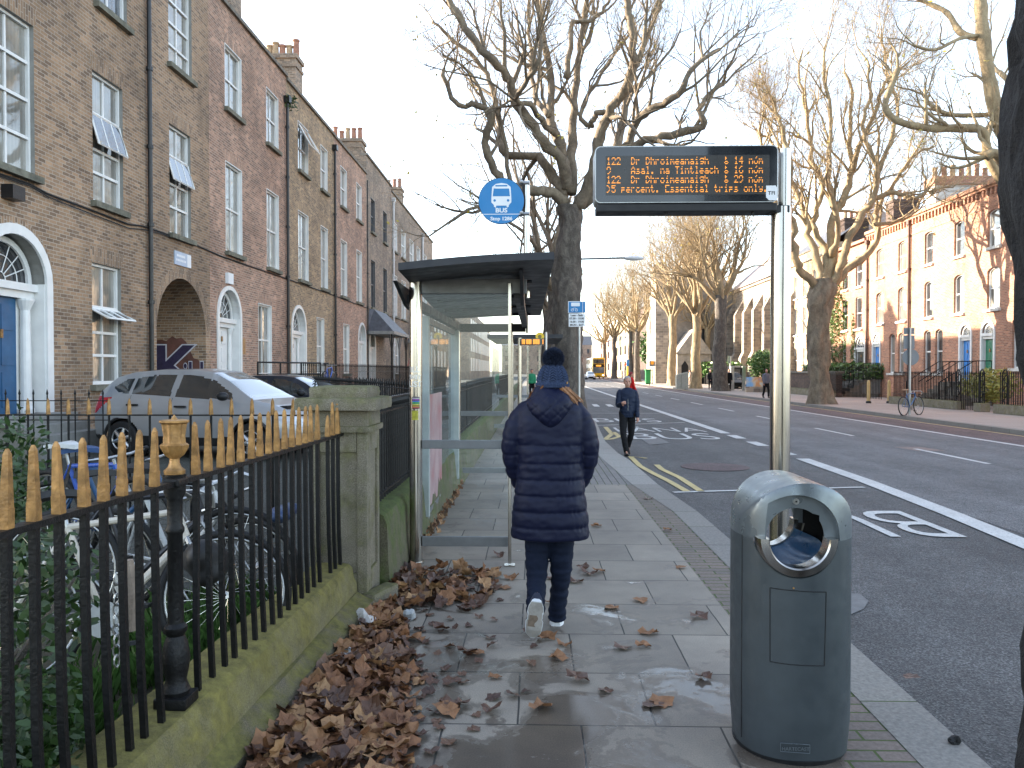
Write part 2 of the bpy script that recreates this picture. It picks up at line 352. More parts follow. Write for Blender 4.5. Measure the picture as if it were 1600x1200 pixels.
def clear_glass():
    t = NT('clear shelter glass'); g = t.n('ShaderNodeBsdfGlossy', i_Roughness=.02); g.inputs[0].default_value = (.9, .95, 1, 1)
    tr = t.n('ShaderNodeBsdfTransparent'); tr.inputs[0].default_value = (.93, .96, .955, 1)
    d = t.n('ShaderNodeBsdfDiffuse'); d.inputs[0].default_value = (.55, .6, .6, 1)
    fr = t.n('ShaderNodeFresnel', i_IOR=1.5); mx = t.n('ShaderNodeMixShader'); t.l(t.math('MULTIPLY', fr.outputs[0], .85), mx.inputs[0]); t.l(tr.outputs[0], mx.inputs[1]); t.l(g.outputs[0], mx.inputs[2])
    m2 = t.n('ShaderNodeMixShader'); t.l(t.ramp(t.noise(1.6, 6, .7), [(.4, (.006,) * 3), (.8, (.05,) * 3)]), m2.inputs[0]); t.l(mx.outputs[0], m2.inputs[1]); t.l(d.outputs[0], m2.inputs[2])
    t.l(m2.outputs[0], t.t.nodes['Material Output'].inputs[0]); return t.m
glass = clear_glass()
def poster_mat():
    t = NT('faded red advert panel'); x, y, z = t.sep(); n_ = t.noise(2.2, 5, .6)
    c = t.ramp(n_, [(.3, (.36, .12, .13)), (.5, (.36, .24, .26)), (.62, (.45, .32, .33)), (.75, (.30, .05, .06))])
    return t.out(c, .4)
poster = poster_mat()
def car_paint(name, c, metal=.6):
    t = NT(name); return t.out(t.ramp(t.noise(2, 5), [(.3, k3(c, .9)), (.7, k3(c, 1.06))]), .32, t.noise(4, 2), .02, .01, metal, Coat_Weight=.8, Coat_Roughness=.06)
silver = car_paint('silver car paint', (.36, .37, .385), .35)
navy_paint = car_paint('dark blue car paint', (.02, .03, .05), .4)
whitecar = car_paint('white car paint', (.75, .76, .77), 0)
car_glass = M('car window glass', (.02, .025, .028), .04, var=.3, scale=1.5, Coat_Weight=.8, Specular_IOR_Level=.9)
screen_glass = M('windscreen glass', (.12, .14, .15), .05, var=.3, scale=1.5, Coat_Weight=.9, Specular_IOR_Level=1.0)
red_lens = M('red lamp lens', (.45, .012, .012), .15, var=.2, scale=8, Coat_Weight=.6)
plastic_blk = M('black plastic trim', (.009, .0095, .011), .55, var=.2)
alloy = M('alloy wheel', (.55, .56, .57), .3, .8, var=.1)
lamp_on = emis('lit headlamp', (1.0, .85, .55), 1.2)
lamp_glass = M('headlamp glass', (.5, .52, .55), .1, .4)
bus_yellow = M('yellow bus paint', (.75, .42, .01), .35, var=.08, Coat_Weight=.5)
bus_white = M('pale bus side', (.5, .55, .55), .35, var=.1, Coat_Weight=.5)
# plants
def bark_mat(name, a, b, c, sc=1.0, bs=.8):
    t = NT(name); mp = t.n('ShaderNodeMapping'); mp.inputs['Scale'].default_value = (1, 1, .55); t.l(t.coord(), mp.inputs[0])
    n_ = t.noise(3.2 * sc, 7, .62, vec=mp.outputs[0], dist=.5); n2 = t.noise(14 * sc, 5, .7)
    col = t.ramp(n_, [(.3, a), (.48, b), (.62, c), (.78, k3(c, 1.25))]); col = t.mix(.35, col, t.ramp(n2, [(.3, k3(a, .6)), (.7, k3(c, 1.1))]))
    return t.out(col, .92, t.math('ADD', n_, t.math('MULTIPLY', n2, .6)), bs, .05)
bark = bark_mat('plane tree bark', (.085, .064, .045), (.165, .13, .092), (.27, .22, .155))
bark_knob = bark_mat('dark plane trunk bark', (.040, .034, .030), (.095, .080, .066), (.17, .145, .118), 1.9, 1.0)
bark_sunlit = bark_mat('sunlit plane bark', (.18, .13, .075), (.29, .22, .13), (.41, .32, .19))  # paler copy of the bark, with sunlight put into its colour
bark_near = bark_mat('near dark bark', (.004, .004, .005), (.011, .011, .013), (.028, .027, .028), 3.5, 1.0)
twig_m = M('twigs', (.27, .195, .11), .9, var=.3, scale=3)
leaf_yellow = M('yellow plane leaves', (.42, .33, .05), .6, var=.3, scale=2)
def leaf_mat(name, c1, c2, c3=None, rough=.5):
    t = NT(name); g = t.n('ShaderNodeNewGeometry'); c = t.ramp(g.outputs['Random Per Island'], [(0, c1), (.5, c2), (1, c3 or k3(c2, 1.6))])
    c = t.mix(.4, c, t.ramp(t.noise(30, 4, .7), [(.3, k3(c1, .5)), (.7, k3(c2, 1.4))])); return t.out(c, rough, t.noise(60, 3), .3, .004)
leaf_green = leaf_mat('dark glossy leaves', (.014, .032, .009), (.03, .065, .016), (.06, .11, .03), .4)
hedge_leaf = leaf_mat('hedge leaves', (.03, .075, .012), (.06, .14, .02), (.11, .20, .035))
bush_yel = leaf_mat('yellow green shrub leaves', (.16, .17, .03), (.28, .26, .05), (.38, .36, .09))
ivy_leaf = leaf_mat('ivy leaves', (.03, .08, .012), (.08, .15, .02), (.16, .22, .04))
grass_m = leaf_mat('grass blades', (.03, .07, .012), (.05, .12, .02), (.08, .17, .03))
dead_leaf = leaf_mat('fallen plane leaves', (.11, .042, .018), (.23, .105, .045), (.42, .26, .12), .65)
dead_leaf2 = leaf_mat('wet dark leaves', (.04, .02, .014), (.09, .042, .025), (.17, .09, .05), .45)
# cloth & people
def cloth(name, c, rough=.8, sc=900, var=.12, bs=.25, spec=.25):
    t = NT(name); w = t.noise(sc, 2, .7); b = t.noise(6, 5, .6)
    return t.out(t.mix(.5, t.ramp(b, [(.3, k3(c, 1 - var)), (.7, k3(c, 1 + var))]), t.ramp(w, [(.3, k3(c, .7)), (.7, k3(c, 1.35))])), rough, t.math('ADD', w, t.math('MULTIPLY', b, 2.0)), bs, .004, Specular_IOR_Level=spec)
navy = cloth('navy quilted shell', (.0045, .007, .026), .5, 400, spec=.22)
denim = cloth('dark denim', (.0045, .009, .024), .85, 700, .3)
knit = cloth('blue knitted wool', (.032, .048, .095), .95, 300, .25, .5)
wool_fluff = M('navy pompon wool', (.013, .022, .05), .95, var=.4, scale=20)
hair_auburn = M('auburn hair', (.30, .135, .05), .5, var=.4, scale=60, bump=.5, bscale=160)
hair_grey = M('grey hair', (.26, .25, .25), .6, var=.3, scale=40, bump=.5, bscale=160)
hair_dark = M('dark hair', (.02, .015, .012), .6, var=.3, scale=40)
hair_red = M('dyed red hair', (.22, .008, .015), .5, var=.3, scale=40, bump=.4)
skin = M('skin', (.46, .24, .165), .5, var=.1, scale=14, bump=.1, Subsurface_Weight=.08)
jacket_navy = cloth('navy bomber jacket', (.007, .014, .036), .6, 300)
trouser_blk = cloth('charcoal trousers', (.007, .007, .0085), .85, 500)
red_cloth = cloth('red jacket', (.55, .012, .01), .7, 300)
pink_cloth = cloth('pink shirt', (.55, .22, .20), .8, 300)
black_cloth = cloth('black coat', (.005, .005, .0065), .8, 300)
grey_cloth = cloth('grey hooded top', (.11, .12, .15), .85, 300)
pale_cloth = cloth('cream coat', (.45, .36, .28), .85, 300)
shoe_sole = M('pale grey shoe sole', (.36, .34, .31), .7, var=.25, scale=18, bump=.3)
shoe_pink = M('pink sole edge', (.7, .36, .34), .5, var=.1)
shoe_navy = M('navy trainer mesh', (.025, .03, .05), .7, var=.2)
shoe_tan = M('worn tan sole patch', (.20, .15, .11), .8, var=.3, scale=30)
shoe_blk = M('black leather shoe', (.012, .012, .012), .4)
white_plastic = M('white plastic', (.66, .67, .68), .5, var=.1)
# ------------------------------------------------------------------ the ground
KO = [(-4, 1.92), (3.4, 1.93), (5, 1.95), (9.5, 1.94), (11.68, 1.82), (14.9, 1.78), (16.1, 1.70), (18.7, 1.68), (21.8, 1.82), (25.5, 2.0), (40, 2.05), (160, 2.05), (400, 30)]
KI = [(-4, 1.635), (3.4, 1.645), (5, 1.665), (9.5, 1.655), (11.68, 1.44), (14.9, 1.30), (16.1, 1.26), (18.7, 1.34), (21.8, 1.52), (25.5, 1.7), (40, 1.75), (160, 1.75), (400, 29.7)]
def interp(T, y):
    for (a, b), (c, d) in zip(T, T[1:]):
        if y <= c: return b + (d - b) * (y - a) / (c - a)
    return T[-1][1]
def sheet(name, L, Rr, z, mat, ys, drop=None, cat='structure'):
    m = MB()
    for a, b in zip(ys, ys[1:]):
        m.quad((L(a), a, z), (Rr(a), a, z), (Rr(b), b, z), (L(b), b, z))
        if drop: m.quad((Rr(a), a, z), (Rr(a), a, drop), (Rr(b), b, drop), (Rr(b), b, z))
    o = m.build(name, mat); o['kind'] = 'structure'; return o
YS = [-4, 0, 3.4, 5, 7, 9.5, 10.6, 11.68, 13, 14.9, 16.1, 17.4, 18.7, 20, 21.8, 23.5, 25.5, 30, 40, 60, 100, 160, 250, 400]
ki = lambda y: interp(KI, y); ko = lambda y: interp(KO, y)
c_ = lambda k: (lambda y: k)
bend = lambda k: (lambda y: k + (0 if y < 100 else (y - 100) ** 2 * .00042))
sheet('ground', c_(-900), c_(900), -.17, soil, [-900, 900])
sheet('road', lambda y: -1.0 if y < 160 else -1, bend(13.52), -.12, asphalt, YS)
sheet('carriageway', bend(5.35), bend(11.4), -.116, asphalt2, [-4, 5, 10, 30, 60, 100, 120, 140, 160, 200, 260, 320, 400])
sheet('cycle_lane', bend(11.4), bend(13.5), -.116, asphalt3, [-4, 5, 10, 30, 60, 100, 120, 140, 160, 200, 260, 320, 400])
sheet('pavement', c_(-1.6), lambda y: 1.335 if y < 11.7 else .2, 0, slabs, [-4, 11.67])
sheet('pavement', c_(-1.6), c_(.2), 0, slabs, [11.67, 60, 160])
sheet('pavement', c_(.2), ki, 0, pavers, [11.67] + [y for y in YS if 11.7 < y <= 160])
sheet('brick_edging', c_(1.335), ki, 0.0, brick_strip, [y for y in YS if y <= 9.5] + [10.6, 11.67])
sheet('kerb', ki, ko, .003, kerb_m, [y for y in YS if y <= 11.68], drop=-.12)
sheet('kerb', ki, ko, .004, kerb_pale, [y for y in YS if y >= 11.68], drop=-.12)
kb = MB(); kb.box(1.30, 1.62, 22.4, 24.2, 0, .13, .03); o = kb.build('kerb_stone', kerb_pale); o['kind'] = 'structure'
sheet('courtyard', c_(-60), c_(-1.62), .1, court_m, [-4, 10.5, 11, 60, 300])
sheet('far_pavement', bend(13.5), lambda y: 60, 0.0, far_pave, [-4, 5, 10, 30, 60, 100, 120, 140, 160, 200, 260, 320, 400])
m = MB()
ys = [-4, 5, 10, 30, 60, 100, 120, 140, 160, 200]
for a, b in zip(ys, ys[1:]):
    L = bend(13.5); m.quad((L(a), a, -.12), (L(b), b, -.12), (L(b), b, .004), (L(a), a, .004)); m.quad((L(a), a, .004), (L(b), b, .004), (L(b) + .28, b, .004), (L(a) + .28, a, .004))
o = m.build('far_kerb', kerb_m); o['kind'] = 'structure'
# road paint
def paint(polys, mat, z=-.109):
    m = MB()
    for p in polys:
        n = len(p) // 2; A = p[:n]; B = p[n:]
        for i in range(n - 1): m.quad((*A[i], z), (*A[i + 1], z), (*B[i + 1], z), (*B[i], z))
    o = m.build('road_marking', mat); o['kind'] = 'structure'; return o
def ribbon(pts, w):
    P = [Vector((p[0], p[1])) for p in pts]; A = []; B = []
    for i, p in enumerate(P):
        t = (P[min(i + 1, len(P) - 1)] - P[max(i - 1, 0)]).normalized(); n_ = Vector((t.y, -t.x))
        A.append(tuple(p - n_ * w / 2)); B.append(tuple(p + n_ * w / 2))
    return A + B
def G2(u, v): p = gz(u, v, -.11); return (p.x, p.y)
W = []
W.append(ribbon([(4.6, 2), (4.95, 7), (5.2, 10), (5.36, 13), (5.42, 16.2)], .27))
for y in (16.9, 18.9, 20.9): W.append(ribbon([(5.42, y), (5.42, y + 1.1)], .27))
W.append(ribbon([(5.42, 22.6), (5.45, 60), (5.5, 100), (6.9, 150)], .27))
for k in range(-1, 18): W.append(ribbon([(8.68, 15.4 + k * 6.45), (8.66, 18.3 + k * 6.45)], .12))
W.append(ribbon([(11.62, 0), (11.5, 20), (11.35, 60), (11.3, 100), (12.6, 150)], .17))
W.append(ribbon([G2(1052, 769), G2(1120, 767), G2(1350, 761)], .10))
W.append(ribbon([G2(925, 665), G2(1070, 660)], .10))
W.append(ribbon([(2.0, 33), (5.3, 33)], .1)); W.append(ribbon([(2.0, 49.5), (5.3, 49.5)], .1))
for x in (2.4, 3.1, 3.8): W.append(ribbon([(x, 39), (x + .05, 41.5)], .28))
paint(W, line_white)
Yl = [ribbon([G2(1096, 768), G2(1062, 746), G2(1034, 733), G2(1026, 726)], .11), ribbon([G2(1074, 768), G2(1046, 752), G2(1020, 739), G2(1000, 728), G2(985, 713), G2(1010, 716)], .11),
      ribbon([G2(946, 667), G2(956, 678), G2(946, 686)], .14), ribbon([G2(958, 675), G2(968, 682), G2(955, 686), G2(944, 687)], .14),
      ribbon([(13.2, 0), (13.2, 30), (13.15, 60), (13.2, 100)], .10)]
paint(Yl, line_yellow)
pm = MB()
pm.quad(*[(*G2(u, v), -.110) for u, v in ((1000, 684), (1027, 682), (1046, 692), (1015, 695))])
q = pm.build('road_patch', patch_m); q['kind'] = 'structure'
pm = MB(); pm.quad(*[(*G2(u, v), -.1135) for u, v in ((1397, 698), (1438, 698), (1478, 704), (1432, 704))]); q = pm.build('road_patch', patch_pink); q['kind'] = 'structure'
pm = MB(); pts = [G2(u, v) for u, v in ((1325, 925), (1345, 928), (1357, 938), (1350, 950), (1332, 958), (1318, 962), (1300, 930))]; pm.add([(*p, -.1135) for p in pts], [tuple(range(len(pts)))]); q = pm.build('road_patch', patch_m); q['kind'] = 'structure'
mh = MB(); mh.lathe([(.001, 0), (.62, 0), (.62, .004), (.001, .004)], (3.35, 14.8, -.114), 30); q = mh.build('manhole_cover', asphalt3); q['kind'] = 'structure'
def text_mesh(s, size, mat, name, parent=None, mtx=None, ext=0, bold=0, align='CENTER', sx=1, sp=1.0):
    cu = bpy.data.curves.new(name, 'FONT'); cu.body = s; cu.size = size; cu.extrude = ext; cu.offset = bold; cu.align_x = align; cu.space_character = sp; cu.resolution_u = 4
    t = bpy.data.objects.new(name, cu); me = evaluate(t); bpy.data.objects.remove(t)
    me.transform(Matrix.Scale(sx, 4, (1, 0, 0)))
    if mtx is not None: me.transform(mtx)
    if parent is not None: me.transform(Matrix.Translation(-rootof(parent).location))
    me.materials.clear(); me.materials.append(mat); me.name = name; o = bpy.data.objects.new(name, me); C.objects.link(o)
    if parent is not None: o.parent = parent
    return o
def road_text(s, x, y, w, h, flip=False, sp=1.0):
    # w is the total width, h the length along the road
    o = text_mesh(s, 1, line_white, 'road_marking', bold=-.006, sp=sp); me = o.data
    co = np.array([v.co[:] for v in me.vertices]); mn = co.min(0); mx_ = co.max(0)
    for v in me.vertices:
        a = (v.co.x - (mn[0] + mx_[0]) / 2) / (mx_[0] - mn[0]) * w; b = (v.co.y - (mn[1] + mx_[1]) / 2) / (mx_[1] - mn[1]) * h
        if flip: a, b = -a, -b
        v.co = (x + a, y + b, -.109)
    o['kind'] = 'structure'; return o
road_text("BUS", 3.62, 9.42, 2.05, 1.62, True)
road_text("BUS", 3.75, 21.6, 2.3, 1.9); road_text("L\u00c1NA", 3.75, 24.2, 2.6, 2.0); road_text("BUS", 3.3, 28.4, 2.3, 2.1)
# ------------------------------------------------------------------ terraces
def vert_brick(src, name):
    m = src.copy(); m.name = name; nt = m.node_tree
    for n_ in nt.nodes:
        if n_.type == 'TEX_BRICK':
            for l in list(n_.inputs['Vector'].links): add = l.from_node
            comb = None
            for l in list(add.inputs[0].links): comb = l.from_node
            a = comb.inputs[0].links[0].from_socket; b = comb.inputs[1].links[0].from_socket
            nt.links.new(b, comb.inputs[0]); nt.links.new(a, comb.inputs[1])
    return m
vb = {m.name: vert_brick(m, 'soldier course ' + m.name) for m in (brick_brown, brick_pink, brick_ochre, brick_grey, brick_red, brick_cream)}
class Face:                                            # a street front: s along the street, z up, d into the wall
    def __init__(s, X, sign): s.X = X; s.sg = sign
    def p(s, a, z, d): return (s.X + s.sg * d, a, z)
    def bx(s, mb, a0, a1, z0, z1, d0, d1):
        x0, x1 = sorted((s.X + s.sg * d0, s.X + s.sg * d1)); return mb.box(x0, x1, a0, a1, z0, z1)
LF = Face(-9.5, -1); RF = Face(21.5, 1)
def arch_pts(o, n=14):
    a0, a1, z1 = o['a0'], o['a1'], o['z1']; r = (a1 - a0) / 2; rise = o.get('rise', r); c = (a0 + a1) / 2; zs = z1 - rise
    return zs, [(c - r * math.cos(math.pi * i / n), zs + rise * math.sin(math.pi * i / n)) for i in range(n + 1)]
def wall_mesh(fc, s0, s1, z0, z1, ops, back=8):
    mb = MB(); A = sorted({s0, s1, *[o['a0'] for o in ops], *[o['a1'] for o in ops]}); Z = sorted({z0, z1, *[o['z0'] for o in ops], *[o['z1'] for o in ops]})
    A = [a for a in A if s0 <= a <= s1]; Z = [z for z in Z if z0 <= z <= z1]
    for a, b in zip(A, A[1:]):
        for c, d in zip(Z, Z[1:]):
            ma, mz = (a + b) / 2, (c + d) / 2
            if any(o['a0'] < ma < o['a1'] and o['z0'] < mz < o['z1'] for o in ops): continue
            mb.quad(fc.p(a, c, 0), fc.p(b, c, 0), fc.p(b, d, 0), fc.p(a, d, 0))
    for o in ops:
        a0, a1, b0, b1, dp = o['a0'], o['a1'], o['z0'], o['z1'], o.get('dep', .14); mb.mi = o.get('rm', 2)
        if o.get('arch'):
            zs, P = arch_pts(o); h = len(P) // 2
            mb.mi = 0
            mb.add([fc.p(a0, b1, 0)] + [fc.p(a, z, 0) for a, z in P[:h + 1]], [tuple(range(h + 2))])
            mb.add([fc.p(a1, b1, 0)] + [fc.p(a, z, 0) for a, z in P[h:]], [tuple(range(h + 2))])
            mb.mi = o.get('rm', 2)
            for q, w in zip(P, P[1:]): mb.quad(fc.p(*q, 0), fc.p(*w, 0), fc.p(*w, dp), fc.p(*q, dp))
            mb.quad(fc.p(a0, b0, 0), fc.p(a0, zs, 0), fc.p(a0, zs, dp), fc.p(a0, b0, dp)); mb.quad(fc.p(a1, b0, 0), fc.p(a1, zs, 0), fc.p(a1, zs, dp), fc.p(a1, b0, dp))
            mb.mi = 1; w_ = .28; c = (a0 + a1) / 2
            for q, w in zip(P, P[1:]):
                def outp(t): d = Vector((t[0] - c, t[1] - zs)); d = d.normalized() * (d.length + w_); return (c + d.x, zs + d.y)
                mb.quad(fc.p(*q, -.004), fc.p(*w, -.004), fc.p(*outp(w), -.004), fc.p(*outp(q), -.004))
        else:
            for (a, b), (c, d) in (((a0, b0), (a0, b1)), ((a0, b1), (a1, b1)), ((a1, b1), (a1, b0)), ((a1, b0), (a0, b0))):
                mb.quad(fc.p(a, b, 0), fc.p(c, d, 0), fc.p(c, d, dp), fc.p(a, b, dp))
            if o.get('lintel', 1):
                mb.mi = 1; mb.add([fc.p(a0 - .02, b1, -.004), fc.p(a1 + .02, b1, -.004), fc.p(a1 + .14, b1 + .34, -.004), fc.p(a0 - .14, b1 + .34, -.004)], [(0, 1, 2, 3)])
        mb.mi = 0
    # sides, top and back of the house, added out of view to block the sun
    for a in (s0, s1): mb.quad(fc.p(a, z0, 0), fc.p(a, z1, 0), fc.p(a, z1, back), fc.p(a, z0, back))
    mb.quad(fc.p(s0, z0, back), fc.p(s1, z0, back), fc.p(s1, z1, back), fc.p(s0, z1, back))
    mb.quad(fc.p(s0, z1 - .4, 0), fc.p(s1, z1 - .4, 0), fc.p(s1, z1 - .4, back), fc.p(s0, z1 - .4, back))
    mb.quad(fc.p(s0, z0, 1.6), fc.p(s1, z0, 1.6), fc.p(s1, z1, 1.6), fc.p(s0, z1, 1.6))
    return mb
def window(h, fc, o, cols=2, rows=4, frame=None, pane=None, sill=sill_stone, style='sash', hopper=None, rev=None):
    frame = frame or white_paint; a0, a1, z0, z1 = o['a0'], o['a1'], o['z0'], o['z1']; d = o.get('dep', .14); f = MB(); w = .055
    if rev:                                             # painted plaster reveal
        fc.bx(f, a0 + .002, a0 + .03, z0, z1 - .032, -.002, d); fc.bx(f, a1 - .03, a1 - .002, z0, z1 - .032, -.002, d); fc.bx(f, a0, a1, z1 - .03, z1 - .002, -.002, d); a0 += .03; a1 -= .03; z1 -= .032
    top = z1
    if o.get('arch'):
        zs, P = arch_pts(o, 12); top = z1
        c = (a0 + a1) / 2
        ins = [(c + (q[0] - c) * (1 - w / ((a1 - a0) / 2)), q[1] - w) for q in P]
        for q, r_, q2, r2 in zip(P, P[1:], ins, ins[1:]): f.quad(fc.p(*q, d - .05), fc.p(*r_, d - .05), fc.p(*r2, d - .05), fc.p(*q2, d - .05))
    else: fc.bx(f, a0 + w, a1 - w, z1 - w, z1, d - .06, d + .02)
    jt = z1 - (o.get('rise', 0) if o.get('arch') else 0)
    fc.bx(f, a0, a0 + w, z0, jt, d - .06, d + .02); fc.bx(f, a1 - w, a1, z0, jt, d - .06, d + .02); fc.bx(f, a0 + w, a1 - w, z0, z0 + w * 1.3, d - .06, d + .02)
    mz = (z0 + z1) / 2
    if style == 'sash':
        fc.bx(f, a0 + w, a1 - w, mz - .03, mz + .03, d - .045, d + .02)
        if rows > 2:
            for k in (1, 3): zz = z0 + (z1 - z0) * k / 4; fc.bx(f, a0 + w, a1 - w, zz - .012, zz + .012, d - .02, d + .018)
    else:
        hs = hopper or []; cuts = o.get('cuts') or [z0 + (z1 - z0) * k / rows for k in range(1, rows)]
        for zz in cuts: fc.bx(f, a0 + w, a1 - w, zz - .03, zz + .03, d - .05, d + .02)
    for k in range(1, cols):
        aa = a0 + (a1 - a0) * k / cols; q = .014 if style == 'sash' else .026; fc.bx(f, aa - q, aa + q, z0 + w, z1 - w * (1.2), d - .03, d + .021)
    win = f.build('window', frame, h)
    g = MB()
    if o.get('arch'):
        zs, P = arch_pts(o, 12); g.add([fc.p(a0, z0, d), fc.p(a1, z0, d)] + [fc.p(a, z, d) for a, z in reversed(P)], [tuple(range(len(P) + 2))])
    else: g.quad(fc.p(a0, z0, d), fc.p(a1, z0, d), fc.p(a1, z1, d), fc.p(a0, z1, d))
    g.build('pane', pane or pane_curtain, win)
    if sill is not None:
        s = MB(); fc.bx(s, a0 - .10, a1 + .10, z0 - .13, z0 - .002, -.13, d - .062); s.build('sill', sill, win)
    if hopper:
        for (h0, h1, ang) in hopper:                    # an opened vent, hinged at its top
            q = MB(); dz = math.cos(R(ang)) * (h1 - h0); dd = math.sin(R(ang)) * (h1 - h0); D0 = d - .07; cc = [a0 + .03, a0 + (a1 - a0) * .36, a0 + (a1 - a0) * .68, a1 - .03]
            def P_(a, t): return Vector(fc.p(a, h1 - dz * t, D0 - dd * t))
            q.tube([P_(cc[0], 0), P_(cc[0], 1), P_(cc[-1], 1), P_(cc[-1], 0), P_(cc[0], 0)], .028, 4, False)
            for a in cc[1:3]: q.tube([P_(a, 0), P_(a, 1)], .016, 4)
            v = q.build('open_vent', frame, win); g2 = MB(); g2.quad(P_(cc[0], 0)[:], P_(cc[-1], 0)[:], P_(cc[-1], 1)[:], P_(cc[0], 1)[:]); g2.build('pane', pane_blue, win)
    return win
def door(h, fc, o, leaf=white_paint, sur=white_paint, grand=False, plain=False):
    a0, a1, z0, z1 = o['a0'], o['a1'], o['z0'], o['z1']; c = (a0 + a1) / 2; d = o.get('dep', .3); zs, P = arch_pts(o, 16); r = (a1 - a0) / 2; rise = o.get('rise', r); f = MB()
    t = .16 if grand else .1                            # arch surround, proud of the wall
    def ring(k0, k1, d0):
        for q, w in zip(P, P[1:]):
            def s_(p, k): return (c + (p[0] - c) * (r + k) / r, zs + (p[1] - zs) * (rise + k) / rise)
            f.quad(fc.p(*s_(q, k0), d0), fc.p(*s_(w, k0), d0), fc.p(*s_(w, k1), d0), fc.p(*s_(q, k1), d0))
            f.quad(fc.p(*s_(q, k1), d0), fc.p(*s_(w, k1), d0), fc.p(*s_(w, k1), d0 + .05), fc.p(*s_(q, k1), d0 + .05))
            f.quad(fc.p(*s_(q, k0), d0), fc.p(*s_(w, k0), d0), fc.p(*s_(w, k0), d0 + .05), fc.p(*s_(q, k0), d0 + .05))
    ring(-.03, t, -.05); ring(-.16, -.05, d - .1)
    fc.bx(f, a0 - t, a0 + .03, z0, zs, -.05, -.001); fc.bx(f, a1 - .03, a1 + t, z0, zs, -.05, -.001)
    fc.bx(f, a0 + .001, a0 + .05, z0, zs, .0, d); fc.bx(f, a1 - .05, a1 - .001, z0, zs, .0, d)
    fc.bx(f, a0 + .05, a1 - .05, zs - .16, zs - .02, d - .22, d); fc.bx(f, a0 + .05, a1 - .05, zs - .30, zs - .16, d - .14, d)
    lw = (a1 - a0) * (.26 if grand else (.40 if plain else .27)); fc.bx(f, a0 + .05, c - lw - .002, z0, zs - .3, d - .02, d); fc.bx(f, c + lw + .002, a1 - .05, z0, zs - .3, d - .02, d)
    dr = f.build('door', sur, h)
    g = MB(); g.add([fc.p(a, z, d - .03) for a, z in P], [tuple(range(len(P)))]); fl = g.build('fanlight', pane_dark, dr)
    sp = MB()
    for k in range(1, 8):
        a = math.pi * k / 8; sp.tube([fc.p(c - r * .18 * math.cos(a), zs + rise * .18 * math.sin(a), d - .045), fc.p(c - (r - .14) * math.cos(a), zs + (rise - .14) * math.sin(a), d - .045)], .012, 4)
    for rr in (.18, .55, .84): sp.tube([fc.p(c - r * rr * math.cos(math.pi * k / 12), zs + rise * rr * math.sin(math.pi * k / 12), d - .045) for k in range(13)], .012, 4)
    sp.build('fanlight_tracery', sur, dr)
    cr = .10 if grand else .065
    for s_ in (() if plain else (-1, 1)):
        x, y, _ = fc.p(c + s_ * (lw + cr + .04), 0, d - cr - .02); cm = MB()
        cm.lathe([(cr * 1.5, z0), (cr * 1.5, z0 + .08), (cr * 1.1, z0 + .14), (cr, z0 + .25), (cr * .96, z0 + (zs - z0) * .5), (cr * .85, zs - .52), (cr * 1.0, zs - .48), (cr * 1.35, zs - .40), (cr * 1.6, zs - .34), (cr * 1.6, zs - .305)], (x, y, 0), 14)
        cm.build('column', sur, dr, smooth=False)
    L = MB(); lt = zs - .31; fc.bx(L, c - lw, c + lw, z0, lt, d - .03, d + .02)
    hgt = lt - z0
    for (p0, p1) in ((.06, .36), (.42, .66), (.72, .94)):
        for s0_, s1_ in ((-.84, -.1), (.1, .84)): fc.bx(L, c + lw * s0_, c + lw * s1_, z0 + hgt * p0, z0 + hgt * p1, d - .045, d - .0301)
    lf = L.build('door_leaf', leaf, dr)
    k = MB(); kx = fc.p(c - lw * .75, z0 + 1.05, d - .09); k.ball(kx, .04, 10, 6); k.build('handle', gold, dr); k = MB(); kx = fc.p(c, z0 + 1.5, d - .07); k.boxr(kx, (.03, .07, .16)); k.build('knocker', gold, dr)
    st = MB(); fc.bx(st, a0 - .2, a1 + .2, z0 - .16, z0, -.5, .0); fc.bx(st, a0 - .1, a1 + .1, z0 - .32, z0 - .16, -.8, .0); fc.bx(st, a0 - .1, a1 + .1, z0 - .9, z0 - .32, -1.1, .0); st.build('doorstep', grey_render, dr)
    return dr
def chimney(h, x0, x1, y0, y1, z0, z1, mat, pots=5, potm=None):
    m = MB(); m.box(x0, x1, y0, y1, z0, z1 - .55); m.box(x0 - .05, x1 + .05, y0 - .05, y1 + .05, z1 - .55, z1 - .42); m.box(x0, x1, y0, y1, z1 - .42, z1 - .18); m.box(x0 - .07, x1 + .07, y0 - .07, y1 + .07, z1 - .18, z1)
    ch = m.build('chimney', mat, h); rg = random.Random(int(y0 * 10))
    for k in range(pots):
        q = MB(); x = x0 + (x1 - x0) * (k + .5) / pots; hh = rg.uniform(.55, .85); rr = .145; y = (y0 + y1) / 2 + (rg.uniform(-.1, .1))
        q.lathe([(rr * 1.15, 0), (rr * 1.2, .06), (rr, .1), (rr * .88, hh - .1), (rr * 1.1, hh - .07), (rr * 1.1, hh), (rr * .8, hh), (rr * .75, hh - .1)], (x, y, z1), 12)
        q.build('chimney_pot', potm or (terracotta if rg.random() < .6 else buff_pot), ch)
    return ch
def pipe(h, fc, a, z0, z1, mat=black_pipe, r=.055, hopperhead=True):
    m = MB(); p = fc.p(a, 0, -.10); m.cyl(p, r, z0, z1, 10)
    for z in np.arange(z0 + 1.2, z1, 1.9): m.cyl(p, r * 1.45, z, z + .09, 10)
    if hopperhead: m.boxr((p[0], p[1], z1 + .08), (.24, .3, .24))
    return m.build('downpipe', mat, h)
